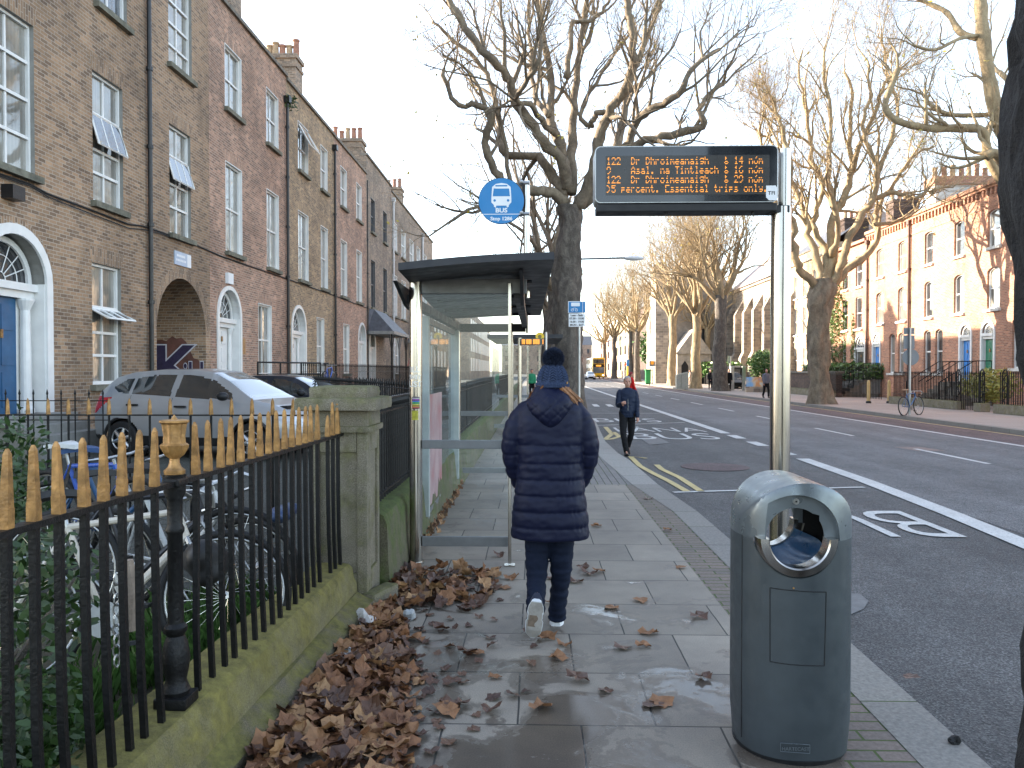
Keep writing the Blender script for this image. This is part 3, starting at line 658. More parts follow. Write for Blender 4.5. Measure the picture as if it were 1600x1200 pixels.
def house(fc, s0, s1, zr, brick, label, wins=(), doors=(), z0=.0, group=None, extra_ops=(), cop=coping, back=8, cat='house', reveal=white_paint):
    h = empty('terraced_house', fc.p((s0 + s1) / 2, 0, 0), label, cat, group)
    ops = [w['o'] for w in wins] + [d_['o'] for d_ in doors] + list(extra_ops)
    wl = wall_mesh(fc, s0, s1, z0, zr, ops, back); wl.build('wall', [brick, vb[brick.name], reveal, brick], h)
    for w in wins: window(h, fc, **w)
    for d_ in doors: door(h, fc, **d_)
    if cop is not None:
        m = MB(); fc.bx(m, s0, s1, zr + .001, zr + .12, -.09, .35); m.build('parapet_coping', cop, h)
    return h
def zz(u, v, X=-9.5): return gx(u, v, X).z
def yy(u, X=-9.5): return gx(u, 578, X).y
def win(u0, u1, z0, z1, X=-9.5, **k):
    o = dict(a0=yy(u0, X), a1=yy(u1, X), z0=z0, z1=z1); o.update(k.pop('oo', {})); return dict(o=o, **k)
GL = 'brick terraced houses on the left'
Yb = [yy(u) for u in (329, 449, 523, 573, 612, 676)]
# house 1: brown brick, arched passage, blue door
w1 = []
a_w = (13.65, 15.0)
w1.append(dict(o=dict(a0=13.65, a1=14.98, z0=5.36, z1=8.2), cols=2, rows=4, style='case'))
w1.append(win(148, 195, 5.33, 8.15, cols=2, rows=4, style='case', hopper=[(6.55, 7.25, 16)], oo=dict(cuts=[6.0, 6.5, 7.28])))
w1.append(win(267, 300, 5.26, 8.12, cols=2, rows=4, style='case', hopper=[(6.65, 7.3, 16)], oo=dict(cuts=[6.0, 6.6, 7.34])))
w1.append(win(155, 203, 9.66, 11.5, cols=2, rows=2, style='case', pane=pane_blue))
w1.append(win(267, 303, 9.68, 12.0, cols=2, rows=4, style='case', pane=pane_curtain))
w1.append(dict(o=dict(a0=13.8, a1=14.98, z0=9.66, z1=11.5), cols=2, rows=2, style='case'))
w1.append(win(145, 190, 1.36, 4.0, cols=2, rows=4, style='case', hopper=[(2.55, 3.02, 62)], oo=dict(cuts=[2.0, 2.5, 3.06])))
arch1 = dict(a0=yy(245), a1=yy(322), z0=0, z1=4.15, rise=1.45, arch=True, dep=3.6, rm=3)
d1 = dict(o=dict(a0=13.45, a1=15.28, z0=.85, z1=4.2, rise=.86, arch=True, dep=.34), leaf=blue_door, grand=True)
h1 = house(LF, 5, Yb[0], 13.65, brick_brown, 'brown brick house with the arched passage, blue door and black downpipe', w1, [d1], group=GL, extra_ops=[arch1], reveal=grey_render)
pipe(h1, LF, yy(231), .2, 13.0)
# the passage floor back wall and the painted letters on its side
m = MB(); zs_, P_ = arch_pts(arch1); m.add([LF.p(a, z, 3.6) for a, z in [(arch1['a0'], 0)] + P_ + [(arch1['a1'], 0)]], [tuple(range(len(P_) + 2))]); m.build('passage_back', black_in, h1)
gm = M('graffiti dark violet', (.03, .022, .06), .7, var=.3); gw = M('graffiti white outline', (.55, .54, .58), .7, var=.15); gr = M('graffiti red haze', (.13, .055, .04), .85, var=.5, scale=2)
ya = arch1['a1']; Mx = Matrix.Translation((-11.6, ya - .012, .95)) @ Matrix.Rotation(R(90), 4, 'X')
g0 = MB(); g0.add([(-12.3, ya - .006, .3), (-9.6, ya - .006, .3), (-9.62, ya - .006, 1.75), (-9.72, ya - .006, 1.98), (-9.86, ya - .006, 2.02), (-9.98, ya - .006, 2.28), (-10.08, ya - .006, 2.5), (-10.22, ya - .006, 2.62), (-10.36, ya - .006, 2.58), (-10.48, ya - .006, 2.66), (-10.66, ya - .006, 2.52), (-10.8, ya - .006, 2.56), (-12.4, ya - .006, 2.4)], [tuple(range(13))])
grf = g0.build('graffiti', gr, h1)
text_mesh("K", 1.7, gw, 'letter', h1, Matrix.Translation((-10.42, ya - .010, 1.2)) @ Matrix.Rotation(R(90), 4, 'X'), bold=.07, sx=1.15)
text_mesh("K", 1.7, gm, 'letter', h1, Matrix.Translation((-10.42, ya - .014, 1.2)) @ Matrix.Rotation(R(90), 4, 'X'), bold=.035, sx=1.15)
text_mesh("iU", 1.1, gw, 'letter', h1, Matrix.Translation((-9.86, ya - .018, 1.15)) @ Matrix.Rotation(R(90), 4, 'X'), bold=.04, sx=.62)
text_mesh("iU", 1.1, gm, 'letter', h1, Matrix.Translation((-9.86, ya - .022, 1.15)) @ Matrix.Rotation(R(90), 4, 'X'), bold=.015, sx=.62)
# street name plate, meter boxes, lamp box, cable
def fbox(name, h, fc, a0, a1, z0, z1, mat, t=.05, d=0): m = MB(); fc.bx(m, a0, a1, z0, z1, -t - d, -.001 - d); return m.build(name, mat, h)
np_ = fbox('street_name_plate', h1, LF, yy(273), yy(298), 4.48, 4.84, M('pale blue name plate', (.40, .47, .58), .5, var=.08), .03)
m = MB(); LF.bx(m, yy(292), yy(298), 4.49, 4.83, -.034, -.0302); m.build('plate_number_panel', sign_white, np_)
m = MB()
for k, (q0, q1, z_) in enumerate(((276, 289, 4.73), (275, 290.5, 4.61))):
    for j in range(7):
        a = yy(q0) + (yy(q1) - yy(q0)) * j / 7; LF.bx(m, a, a + .06, z_ - .03, z_ + .03, -.034, -.0302)
m.build('plate_lettering', sign_white, np_)
fbox('lamp_box', h1, LF, 14.0, 14.35, 4.75, 5.0, black_pipe, .22)
m = MB(); rg = random.Random(4)
cp = [gx(u, v, -9.47) for u, v in ((-60, 235), (0, 272), (45, 287), (75, 303), (140, 327), (200, 350), (222, 353), (250, 362), (300, 380), (345, 400), (400, 419), (449, 436), (515, 459), (573, 481), (640, 505))]
m.tube(cp, .022, 5); m.tube([p + Vector((.02, 0, -.07 + .03 * math.sin(i))) for i, p in enumerate(cp[:9])], .014, 5)
o = m.build('facade_cable', cable_m); tag(o, 'black cable strung along the brick fronts under the first floor windows', 'cable')
chimney(h1, -12.4, -10.3, 27.0, 28.0, 13.2, 15.4, brick_grey, 4)
# house 2 pink brown
def std(h_u, top=(9.78, 11.75), mid=(5.36, 8.15), **kw):
    w = []
    for u0, u1 in h_u: w += [win(u0, u1, *top, cols=2, rows=2, rev=True, **kw), win(u0, u1, *mid, cols=2, rows=2, rev=True, **kw)]
    return w
def D(u0, u1, z1=4.2, z0=1.15, **k): return dict(o=dict(a0=yy(u0), a1=yy(u1), z0=z0, z1=z1, arch=True, dep=.3), **k)
h2 = house(LF, Yb[0] + .002, Yb[1], 12.9, brick_pink, 'pinkish brown brick house with white fanlight door, right after the arched passage', std([(354, 380), (418, 437)]) + [win(404, 425, 1.5, 4.0, cols=2, rows=2, rev=True)], [D(341, 375)], group=GL)
pipe(h2, LF, yy(447), .2, 11.9)
fbox('alarm_box', h2, LF, yy(353), yy(361), 4.35, 4.68, sign_white, .1)
fbox('brass_plate', h2, LF, yy(378), yy(383), 2.2, 2.7, gold, .02)
chimney(h2, -11.6, -10.15, 33.9, 34.9, 13.2, 15.15, brick_grey, 5)
pl = MB(); rg = random.Random(8)
for k in range(60):
    c0 = Vector((-9.35, Yb[1] - .2, 12.0)) + Vector((rg.uniform(-.1, .25), rg.uniform(-.2, .5), rg.uniform(-.35, .15))); a = Vector((rg.uniform(-1, 1), rg.uniform(-1, 1), rg.uniform(-1, 1))).normalized() * .09; b = a.orthogonal().normalized() * .04
    pl.quad((c0 - a)[:], (c0 + b)[:], (c0 + a)[:], (c0 - b)[:])
o = pl.build('gutter_weed', leaf_green); tag(o, 'green weed growing from the top of the black downpipe of the pinkish house', 'weed')
h3 = house(LF, Yb[1] + .002, Yb[2], 12.78, brick_ochre, 'yellowish brick house with an open top window, between two black downpipes', std([(467, 483), (502, 513)]) + [win(495, 507, 1.5, 4.0, cols=2, rows=2, rev=True)], [D(456, 477)], group=GL)
q = MB(); p0 = [LF.p(yy(468), 11.6, -.02), LF.p(yy(482), 11.6, -.02), LF.p(yy(482), 10.75, -.5), LF.p(yy(468), 10.75, -.5)]; q.tube(p0 + [p0[0]], .035, 4, False); q.build('open_sash', white_paint, h3); q = MB(); q.quad(*p0); q.build('pane', pane_blue, h3)
pipe(h3, LF, yy(521.5), .2, 12.1)
h4 = house(LF, Yb[2] + .002, Yb[3], 12.75, brick_pink, 'narrow pink brick house in the middle of the left terrace, before the dark canopy', std([(533, 543), (557.5, 566)]) + [win(536.5, 546, 1.5, 4.0, cols=2, rows=2, rev=True)], [D(560, 571)], group=GL)
pipe(h4, LF, yy(572.5), .2, 12.4, r=.035, hopperhead=False)
chimney(h4, -12.0, -10.15, 46.8, 48, 13.2, 15.3, brick_grey, 5)
h5 = house(LF, Yb[3] + .002, Yb[4], 13.85, brick_grey, 'grey brown brick house with dark window frames above a slate entrance canopy', std([(580, 586.5), (599, 605)], frame=dark_frame, pane=pane_dark), [D(577, 586, 3.9)], group=GL, reveal=grey_render)
h6 = house(LF, Yb[4] + .002, Yb[5], 13.55, brick_grey, 'long grey brown brick house with four columns of white windows, end of the left terrace', std([(613.5, 621), (627.5, 634.5), (640.5, 647), (651.5, 657), (663, 667)]) + [win(618, 624, 1.4, 4.0, cols=2, rows=2, rev=True)], [D(640, 648, 3.9)], group=GL)
pipe(h6, LF, Yb[4] + .3, .2, 13.0, M('pale downpipe', (.55, .56, .56), .5), .07)
pipe(h6, LF, yy(659), .2, 13.0, M('pale downpipe b', (.5, .5, .5), .5), .09)
chimney(h6, -11.8, -10.2, 61, 62.3, 13.2, 15.7, brick_grey, 4)
def canopy(h, y0, y1, z0, z1, out):
    m = MB(); X = -9.5; ym = (y0 + y1) / 2
    a = [(X + .02, y0, z0), (X + out, y0, z0), (X + out, y1, z0), (X + .02, y1, z0), (X + .02, y0 + .6, z1), (X + .02, y1 - .6, z1), (X + .25, y0 + .8, z1), (X + .25, y1 - .8, z1)]
    m.add(a, [(0, 1, 6, 4), (1, 2, 7, 6), (2, 3, 5, 7), (4, 6, 7, 5), (0, 3, 2, 1)]); cn = m.build('porch_canopy', slate, h)
    f = MB(); f.box(X + .02, X + out + .06, y0 - .06, y1 + .06, z0 - .18, z0 - .002); f.build('fascia', M('canopy fascia grey', (.25, .25, .24), .6), cn)
    for y in (y0 + .1, ym, y1 - .1):
        b = MB(); b.cyl((X + out - .1, y), .05, .2, z0 - .18, 8)
        for s_ in (-1, 1): b.tube([(X + out - .1, y, z0 - 1.2), (X + out - .1, y + s_ * .35, z0 - .8), (X + out - .1, y + s_ * .8, z0 - .25)], .025, 5)
        b.build('canopy_post', M('canopy post', (.12, .12, .12), .5) if y == ym else black_iron, cn)
canopy(h5, Yb[3] + .1, Yb[3] + 5.4, 3.9, 5.2, 1.5); canopy(h6, 60, 66, 3.9, 5.3, 1.5)
# lower buildings beyond the terrace, hidden in part by the shelter
hB = empty('low_brick_building', (-10, 81, 0), 'low brown brick building beyond the end of the left terrace', 'building')
m = MB(); m.box(-19, -9.6, 75, 87, 0, 9.5); m.build('wall', brick_ochre, hB)
for k in range(4):
    for z in (1.6, 5.4): m = MB(); m.box(-9.58, -9.52, 76.2 + k * 2.8, 77.4 + k * 2.8, z, z + 2.0); m.build('window', white_paint, hB)
hB = empty('distant_terrace', (-12, 160, 0), 'distant dark brick terrace on the left side of the street', 'building')
m = MB(); m.box(-24, -10.5, 131, 190, 0, 11.5); m.build('wall', brick_grey, hB)
for k in range(14):
    for z in (1.5, 4.8, 8.0): m = MB(); m.box(-10.5, -10.44, 132.5 + k * 4, 134.2 + k * 4, z, z + 2.2); m.build('window', white_paint, hB)
# ---- right hand side
XR = 21.5
def ry(u): return gx(u, 578, XR).y
def rw(u0, u1, z0, z1, **k):
    y0, y1 = sorted((ry(u0), ry(u1))); o = dict(a0=y0, a1=y1, z0=z0, z1=z1, dep=.16); o.update(k.pop('oo', {})); return dict(o=o, **k)
GR = 'red brick terraced houses across the road'
def rhouse(s0, s1, wins, doors, label, zr=10.35, brick=brick_red, group=GR, cornice=True):
    h = house(RF, s0, s1, zr, brick, label, wins, doors, group=group, cop=None, reveal=brick)
    m = MB(); RF.bx(m, s0, s1, zr, zr + .18, -.22, .5)
    if cornice:
        RF.bx(m, s0, s1, zr - .12, zr - .001, -.12, -.001)
        for k in np.arange(s0 + .1, s1 - .1, .36): RF.bx(m, k, k + .13, zr - .42, zr - .121, -.10, -.001)
        RF.bx(m, s0, s1, zr - 1.0, zr - .93, -.03, -.001); RF.bx(m, s0, s1, 7.35, 7.4, -.012, -.001)
    m.build('cornice', brick, h)
    r = MB(); b = 8; r.add([RF.p(s0, zr + .15, .1), RF.p(s1, zr + .15, .1), RF.p(s1, zr + 1.9, 4), RF.p(s0, zr + 1.9, 4), RF.p(s0, zr + .15, b), RF.p(s1, zr + .15, b)], [(0, 1, 2, 3), (3, 2, 5, 4), (0, 3, 4), (1, 2, 5)]); r.build('roof', slate, h)
    return h
def sw(u0, u1, z0, z1, rise=.14, pane=None, **k): return rw(u0, u1, z0, z1, cols=1, rows=1, pane=pane or pane_dark, sill=sill_pale, oo=dict(arch=True, rise=rise, lintel=1), **k)
def col2(u0, u1, pn=None): return [sw(u0, u1, 7.45, 9.2, pane=pn), sw(u0, u1, 4.55, 6.5, .22, pane=pn)]
def rd(u0, u1, leaf, z0=1.1, z1=3.95):
    y0, y1 = sorted((ry(u0), ry(u1))); return dict(o=dict(a0=y0, a1=y1, z0=z0, z1=z1, arch=True, dep=.15), leaf=leaf, plain=True)
cu = [(1541, 1561), (1489, 1505), (1443, 1456), (1402, 1415), (1368, 1380)]
yA = ry(1528.5); yB = ry(1424); yC = ry(1354)
hR1 = rhouse(26, yA, col2(*cu[0], pane_curtain) + [sw(1581, 1597, 1.75, 4.0, .2, pane_curtain)] + col2(1620, 1643, pane_curtain), [rd(1534, 1553, green_door)], 'red brick house with the green door, nearest across the road')
hR2 = rhouse(yA + .002, yB, col2(*cu[1]) + col2(*cu[2]) + [sw(1443, 1454, 1.5, 3.85, .2), sw(1461, 1472.5, 1.5, 3.85, .2)], [rd(1500, 1517, bright_blue)], 'red brick house with the blue door and the white chimney')
hR3 = rhouse(yB + .002, yC, col2(*cu[3], pane_curtain) + col2(*cu[4], pane_curtain) + [sw(1389, 1398, 1.5, 3.85, .2, pane_curtain), sw(1403, 1412, 1.5, 3.85, .2, pane_curtain)], [rd(1364, 1375, bright_blue)], 'red brick house with the narrow blue door, third across the road')
pipe(hR3, RF, yB + .2, .5, 10.0, M('brown downpipe', (.10, .05, .04), .6), .07); pipe(hR3, RF, yC - .2, .5, 9.8, M('brown downpipe b', (.08, .05, .04), .6), .07)
hR4 = rhouse(yC + .002, ry(1302), [rw(a, b, z0, z1, cols=1, rows=1, pane=pane_dark, sill=sill_pale) for a, b in ((1316, 1324), (1336, 1346)) for z0, z1 in ((7.2, 9.2), (4.4, 6.5))] + [rw(1315, 1322, 1.5, 3.7, cols=1, rows=1), ], [rd(1336, 1351, black_pipe)], 'orange brick house with the pointed door arch, between ivy and blue door', 10.0, cornice=False)
ch = chimney(hR2, 22.5, 25.8, ry(1452) + 1.5, ry(1452) + 2.6, 10.3, 12.5, M('white rendered chimney', (.65, .62, .56), .8, var=.1), 7)
m = MB(); yc = ry(1452) + 1.5; m.box(22.4, 25.9, yc - .1, yc + 1.2, 12.0, 12.52); m.build('brick_crown', brick_red, hR2)
chimney(hR4, 23, 24.6, ry(1354) - .3, ry(1354) + .8, 10, 12.6, brick_dark, 4)
# cream brick georgian house further on, set back
FC = Face(24.5, 1)
def cy(u): return gx(u, 578, 24.5).y
cw = []
for u in (1240, 1254, 1270, 1283):
    for z0, z1 in ((8.3, 10.4), (4.9, 7.4), (1.4, 3.7)):
        y0, y1 = sorted((cy(u), cy(u + 5.5))); cw.append(dict(o=dict(a0=y0, a1=y1, z0=z0, z1=z1), cols=1, rows=1, sill=sill_pale, pane=pane_curtain))
hC = house(FC, cy(1300), cy(1226), 12.2, brick_cream, 'sunlit cream coloured brick house behind the big plane tree across the road', cw, [], group=None, reveal=brick_cream)
m = MB(); FC.bx(m, cy(1300), cy(1226), 4.2, 4.34, -.08, -.001); FC.bx(m, cy(1300), cy(1226), 11.4, 11.6, -.15, -.001); m.build('string_course', grey_render, hC)
chimney(hC, 26, 28, cy(1290), cy(1290) + 1, 12, 14.4, brick_dark, 4)
m = MB(); m.add([(24.6, cy(1300), 12.3), (24.6, cy(1226), 12.3), (29, cy(1226), 15.5), (29, cy(1300), 15.5)], [(0, 1, 2, 3)]); m.build('roof', slate, hC)
# ---- church
chh = empty('church', (26, 88, 0), 'pale stone church with a row of tall buttresses behind the plane trees', 'church')
CX = 25.0; y0c, y1c = 74.5, 101.0
m = MB(); m.box(CX, CX + 12, y0c, y1c, 0, 11.6); m.box(CX - .25, CX - .001, y0c, y1c, 0, 2.8); m.box(CX - .2, CX - .001, y0c, y1c, 11.2, 11.6); m.build('wall', stone_church, chh)
r = MB(); r.add([(CX - .4, y0c - .3, 11.5), (CX - .4, y1c, 11.5), (CX + 6, y1c, 17.2), (CX + 6, y0c - .3, 17.2), (CX + 12.4, y0c - .3, 11.5), (CX + 12.4, y1c, 11.5)], [(0, 1, 2, 3), (3, 2, 5, 4), (0, 3, 4)]); r.build('roof', M('pinkish slate roof', (.34, .27, .25), .8, var=.15, scale=2, bump=.2), chh)
for k in range(7):
    y = y0c + 1.2 + k * 4.0; m = MB()
    m.box(CX - 1.35, CX - .26, y, y + 1.1, 0, 3.0); m.box(CX - 1.0, CX - .21, y + .1, y + 1.0, 3.0, 8.2)
    m.add([(CX - 1.0, y + .1, 8.2), (CX - 1.0, y + 1.0, 8.2), (CX - .001, y + 1.0, 10.0), (CX - .001, y + .1, 10.0), (CX - .001, y + .1, 8.2), (CX - .001, y + 1.0, 8.2)], [(0, 1, 2, 3), (0, 3, 4), (1, 5, 2)])
    m.add([(CX - 1.35, y, 3.0), (CX - 1.35, y + 1.1, 3.0), (CX - 1.0, y + 1.1, 3.7), (CX - 1.0, y, 3.7), (CX - .8, y, 3.0), (CX - .8, y + 1.1, 3.0)], [(0, 1, 2, 3), (0, 3, 4), (1, 5, 2)])
    m.build('buttress', stone_church, chh)
    yw = y + 2.55; g = MB(); P = [(yw - .55, 3.4), (yw + .55, 3.4), (yw + .55, 8.0), (yw + .35, 8.8), (yw, 9.3), (yw - .35, 8.8), (yw - .55, 8.0)]
    g.prism(P, lambda a, b, t: (CX - .03 - t, a, b), .02); g.build('lancet_window', pane_dark, chh)
    g = MB(); g.tube([(CX - .06, a, b) for a, b in P + [P[0]]], .12, 4); g.build('window_moulding', stone_church, chh)
# transept gable facing us and the porch below
m = MB(); gy0 = 101.0
m.add([(16.5, gy0, 0), (25, gy0, 0), (25, gy0, 12.0), (20.7, gy0, 17.0), (16.5, gy0, 12.0), (16.5, gy0 + 16, 0), (16.5, gy0 + 16, 12), (20.7, gy0 + 16, 17), (25, gy0 + 16, 12)], [(0, 1, 2, 3, 4), (0, 4, 6, 5), (4, 3, 7, 6), (3, 2, 8, 7)]); m.build('transept', M('grey shaded stonework', (.27, .245, .21), .9, var=.25, scale=2, bump=.5, bscale=4, bd=.05), chh)  # gable stone is greyed, the shade on this face is in its colour
m = MB(); m.box(15.2, 16.9, gy0 - 1, gy0 + 3, 0, 14); m.lathe([(1.35, 14), (.9, 14.8), (.05, 15.4)], (16.0, gy0 + 1, 0), 8); m.build('corner_turret', stone_church, chh)
g = MB(); g.prism([(20.0, 5), (21.4, 5), (21.4, 9.5), (20.7, 11), (20.0, 9.5)], lambda a, b, t: (a, gy0 - .05 - t, b), .05); g.build('lancet_window', pane_dark, chh)
m = MB(); pz = 3.6; m.box(17.2, 21.2, 96, 100.9, 0, pz); m.add([(17, 95.8, pz), (21.4, 95.8, pz), (19.2, 95.8, 6.6), (17, 100.9, pz), (21.4, 100.9, pz), (19.2, 100.9, 6.6)], [(0, 1, 2), (0, 2, 5, 3), (1, 4, 5, 2)]); pc = m.build('porch', M('porch stone', (.30, .27, .23), .9, var=.25, scale=2, bump=.5, bscale=4, bd=.05), chh)
m = MB()
for xx in (17.7, 18.9, 20.1): m.prism([(xx, 0), (xx + .8, 0), (xx + .8, 2.2), (xx + .4, 2.8), (xx, 2.2)], lambda a, b, t: (a, 95.99 - t, b), .03)
m.build('doorway', black_in, pc)
# far buildings closing the street
def far_b(x0, x1, y0, y1, z, mat, label, roof=None, wn=0):
    h = empty('distant_building', ((x0 + x1) / 2, y0, 0), label, 'building'); m = MB(); m.box(x0, x1, y0, y1, 0, z); m.build('wall', mat, h)
    if roof:
        r = MB(); xm = (x0 + x1) / 2; r.add([(x0 - .3, y0, z), (x1 + .3, y0, z), (x1 + .3, y1, z), (x0 - .3, y1, z), (x0 - .3, (y0 + y1) / 2, z + roof), (x1 + .3, (y0 + y1) / 2, z + roof)], [(0, 1, 5, 4), (3, 4, 5, 2), (0, 4, 3), (1, 2, 5)]); r.build('roof', slate, h)
    for k in range(wn):
        for zz_ in np.arange(1.6, z - 1.5, 3.4):
            w = MB(); x = x0 + (x1 - x0) * (k + .3) / wn; w.box(x, x + (x1 - x0) * .35 / wn, y0 - .06, y0 - .01, zz_, zz_ + 1.9); w.build('window', pane_dark, h)
            w = MB(); yk = y0 + (y1 - y0) * (k + .3) / wn; w.box(x0 - .06, x0 - .01, yk, yk + (y1 - y0) * .35 / wn, zz_, zz_ + 1.9); w.build('window', pane_dark, h)
    return h
far_b(19, 30, 128, 150, 12.5, brick_dark, 'brown building with a grey roof, seen between the far plane trees', 4)
far_b(19.5, 27, 158, 200, 14, brick_cream, 'pale sunlit building with tall windows, beyond the yellow bus', None, 5)
far_b(21.5, 30, 212, 260, 10, brick_red, 'distant red brick houses with chimneys above the white car', 3, 4)
far_b(10, 24, 330, 345, 12, brick_pink, 'far pinkish building closing the street', 4, 5)
far_b(-12, 8, 300, 330, 11, brick_grey, 'far grey brick building seen past the big tree trunk', 4, 5)
# ------------------------------------------------------------------ railings and walls on the left
def xr(y): return -1.46 + .033 * (y - 2.2)             # line of the near railing
RZ = 1.23; WZ = .333
w0 = empty('garden_wall', (-1.3, 3, 0), 'low moss covered stone plinth wall under the near gold tipped railing', 'wall')
def wob_sheet(prof, ys, mat, name, par, amp=.006, seed=0):
    m = MB(); n = len(prof(ys[0]))
    for i, y in enumerate(ys):
        for j, (x, z) in enumerate(prof(y)):
            q = noise.noise(Vector((y * 3 + seed, j * .7, z * 3))) * amp + noise.noise(Vector((y * 11, j * 2.7 + seed, 0))) * amp * .5
            m.v.append((x + q, y, z + q * .7))
    for i in range(len(ys) - 1):
        for j in range(n - 1): m.f.append((i * n + j, i * n + j + 1, (i + 1) * n + j + 1, (i + 1) * n + j)); m.m.append(0)
    m.f.append(tuple(range(n - 1, -1, -1))); m.m.append(0); m.f.append(tuple((len(ys) - 1) * n + j for j in range(n))); m.m.append(0)
    return m.build(name, mat, par, smooth='auto')
def prof_w(y):
    x = xr(y); return [(x - .2, 0), (x - .2, WZ - .02), (x - .17, WZ), (x - .08, WZ + .004), (x, WZ), (x + .06, WZ - .005), (x + .085, WZ - .03), (x + .10, WZ - .1), (x + .115, .2), (x + .12, .13)]
def prof_l(y):
    x = xr(y) + .121; e = -1.21 + .055 * (y - 3.46); return [(x, 0), (x, .135), (x + .02, .13), (e - .04, .10), (e - .012, .085), (e, .06), (e, 0)]
ysn = list(np.arange(.6, 5.5, .08)) + [5.5]
wob_sheet(prof_w, ysn, moss_wall, 'wall_course', w0); wob_sheet(prof_l, [y for y in ysn if y < 5.46] + [5.47], plinth_stone, 'plinth_course', w0, .01, 4)
m = MB(); m.boxr((-1.10, 5.66, .06), (.12, .34, .12), rz=-.35, bev=.03); m.build('plinth_end', granite, w0)
f0 = empty('railing', (xr(3), 3, WZ), 'near black iron railing with gold spike tips and gold urn on mossy plinth', 'railing')
ul = [8, 52, 91, 131, 161, 190, 216, 241, 306, 325, 345, 360, 376, 393, 406, 420, 433, 445, 456, 467, 477, 486, 496, 512, 520, 528]
ybar = []
for u in ul:
    y = 3.0
    for _ in range(8): y = gx(u, 700, xr(y)).y
    ybar.append(y)
ybar = [ybar[0] - .115 * k for k in range(6, 0, -1)] + ybar
m = MB(); m.tube([(xr(y), y, RZ) for y in (1.0, 2.0, 2.8, 3.4, 4.4, 5.56)], .012, 4)
mr = MB()
for a, b in ((1.0, 3.12), (3.12, 5.56)): mr.add([(xr(a) + s * .021, a, RZ + t * .010) for s, t in ((-1, -1), (1, -1), (1, 1), (-1, 1))] + [(xr(b) + s * .021, b, RZ + t * .010) for s, t in ((-1, -1), (1, -1), (1, 1), (-1, 1))], [(0, 1, 5, 4), (1, 2, 6, 5), (2, 3, 7, 6), (3, 0, 4, 7)])
mr.boxr((xr(3.13), 3.13, RZ + .004), (.07, .10, .035), bev=.01); mr.build('top_rail', black_iron, f0)
rg = random.Random(5)
for i, y in enumerate(ybar):
    x = xr(y); lean = rg.uniform(-.008, .008) + (-.03 if i == 14 else 0); b = MB(); s = .0112
    P0 = [(x + .012, y + .012 + lean, WZ - .02), (x + .004, y + lean * .6, .6), (x, y, .95), (x, y, RZ - .008)]
    for p, q in zip(P0, P0[1:]):
        b.add([(p[0] + a * s, p[1] + c * s, p[2]) for a, c in ((-1, -1), (1, -1), (1, 1), (-1, 1))] + [(q[0] + a * s, q[1] + c * s, q[2]) for a, c in ((-1, -1), (1, -1), (1, 1), (-1, 1))], [(0, 1, 5, 4), (1, 2, 6, 5), (2, 3, 7, 6), (3, 0, 4, 7)])
    br = b.build('bar', black_iron, f0)
    h = RZ + .232 if i not in (29,) else RZ + .15; t = MB(); tx, ty = rg.uniform(-.004, .004), rg.uniform(-.006, .006)
    def sq(z, s_, k): return [(x + a * s_ + tx * k, y + c * s_ + ty * k, z) for a, c in ((-1, -1), (1, -1), (1, 1), (-1, 1))]
    rings = [sq(RZ + .009, .0148, 0), sq(RZ + .066, .0143, .3), sq(RZ + .0665, .0132, .3), sq(h - .016, .0082, 1), sq(h, .003, 1)]
    V = [p for r_ in rings for p in r_]; t.add(V, [(k * 4 + j, k * 4 + (j + 1) % 4, k * 4 + 4 + (j + 1) % 4, k * 4 + 4 + j) for k in range(4) for j in range(4)] + [(16, 17, 18, 19)])
    t.build('spike', gold, br)
# urn post
y = 3.15; x = xr(y) - .012; m = MB()
m.boxr((x, y, WZ + .02), (.13, .13, .045), bev=.006)
m.lathe([(.05, WZ + .04), (.055, WZ + .06), (.045, WZ + .085), (.04, WZ + .1), (.048, WZ + .14), (.055, WZ + .19), (.046, WZ + .25), (.034, WZ + .28), (.045, WZ + .30), (.045, WZ + .315), (.031, WZ + .33), (.029, 1.02), (.036, 1.03), (.036, 1.045), (.029, 1.06), (.030, 1.16), (.042, 1.19), (.042, 1.24), (.045, 1.262)], (x, y, 0), 16)
post = m.build('urn_post', black_iron, f0, smooth='auto'); m = MB(); n = 32; V = []
pr = [(.033, 1.263), (.034, 1.275), (.022, 1.285), (.016, 1.30), (.016, 1.312), (.030, 1.325), (.041, 1.345), (.044, 1.355), (.0345, 1.362), (.033, 1.385), (.037, 1.412), (.0385, 1.422), (.047, 1.428), (.047, 1.434), (.034, 1.436), (.012, 1.436), (.004, 1.447), (.001, 1.452)]
for j, (r_, z) in enumerate(pr):
    r_ *= 1.2; z = 1.263 + (z - 1.263) * 1.26
    fl = 0 if not (5 <= j <= 11) else (.10 if j <= 7 else .08)
    for k in range(n): a = 2 * math.pi * k / n; q = r_ * (1 + fl * (1 if k % 4 < 2 else -1) * .8); V.append((x + q * math.cos(a), y + q * math.sin(a), z))
m.add(V, [(j * n + k, j * n + (k + 1) % n, (j + 1) * n + (k + 1) % n, (j + 1) * n + k) for j in range(len(pr) - 1) for k in range(n)]); m.build('urn', gold, post, smooth='auto')
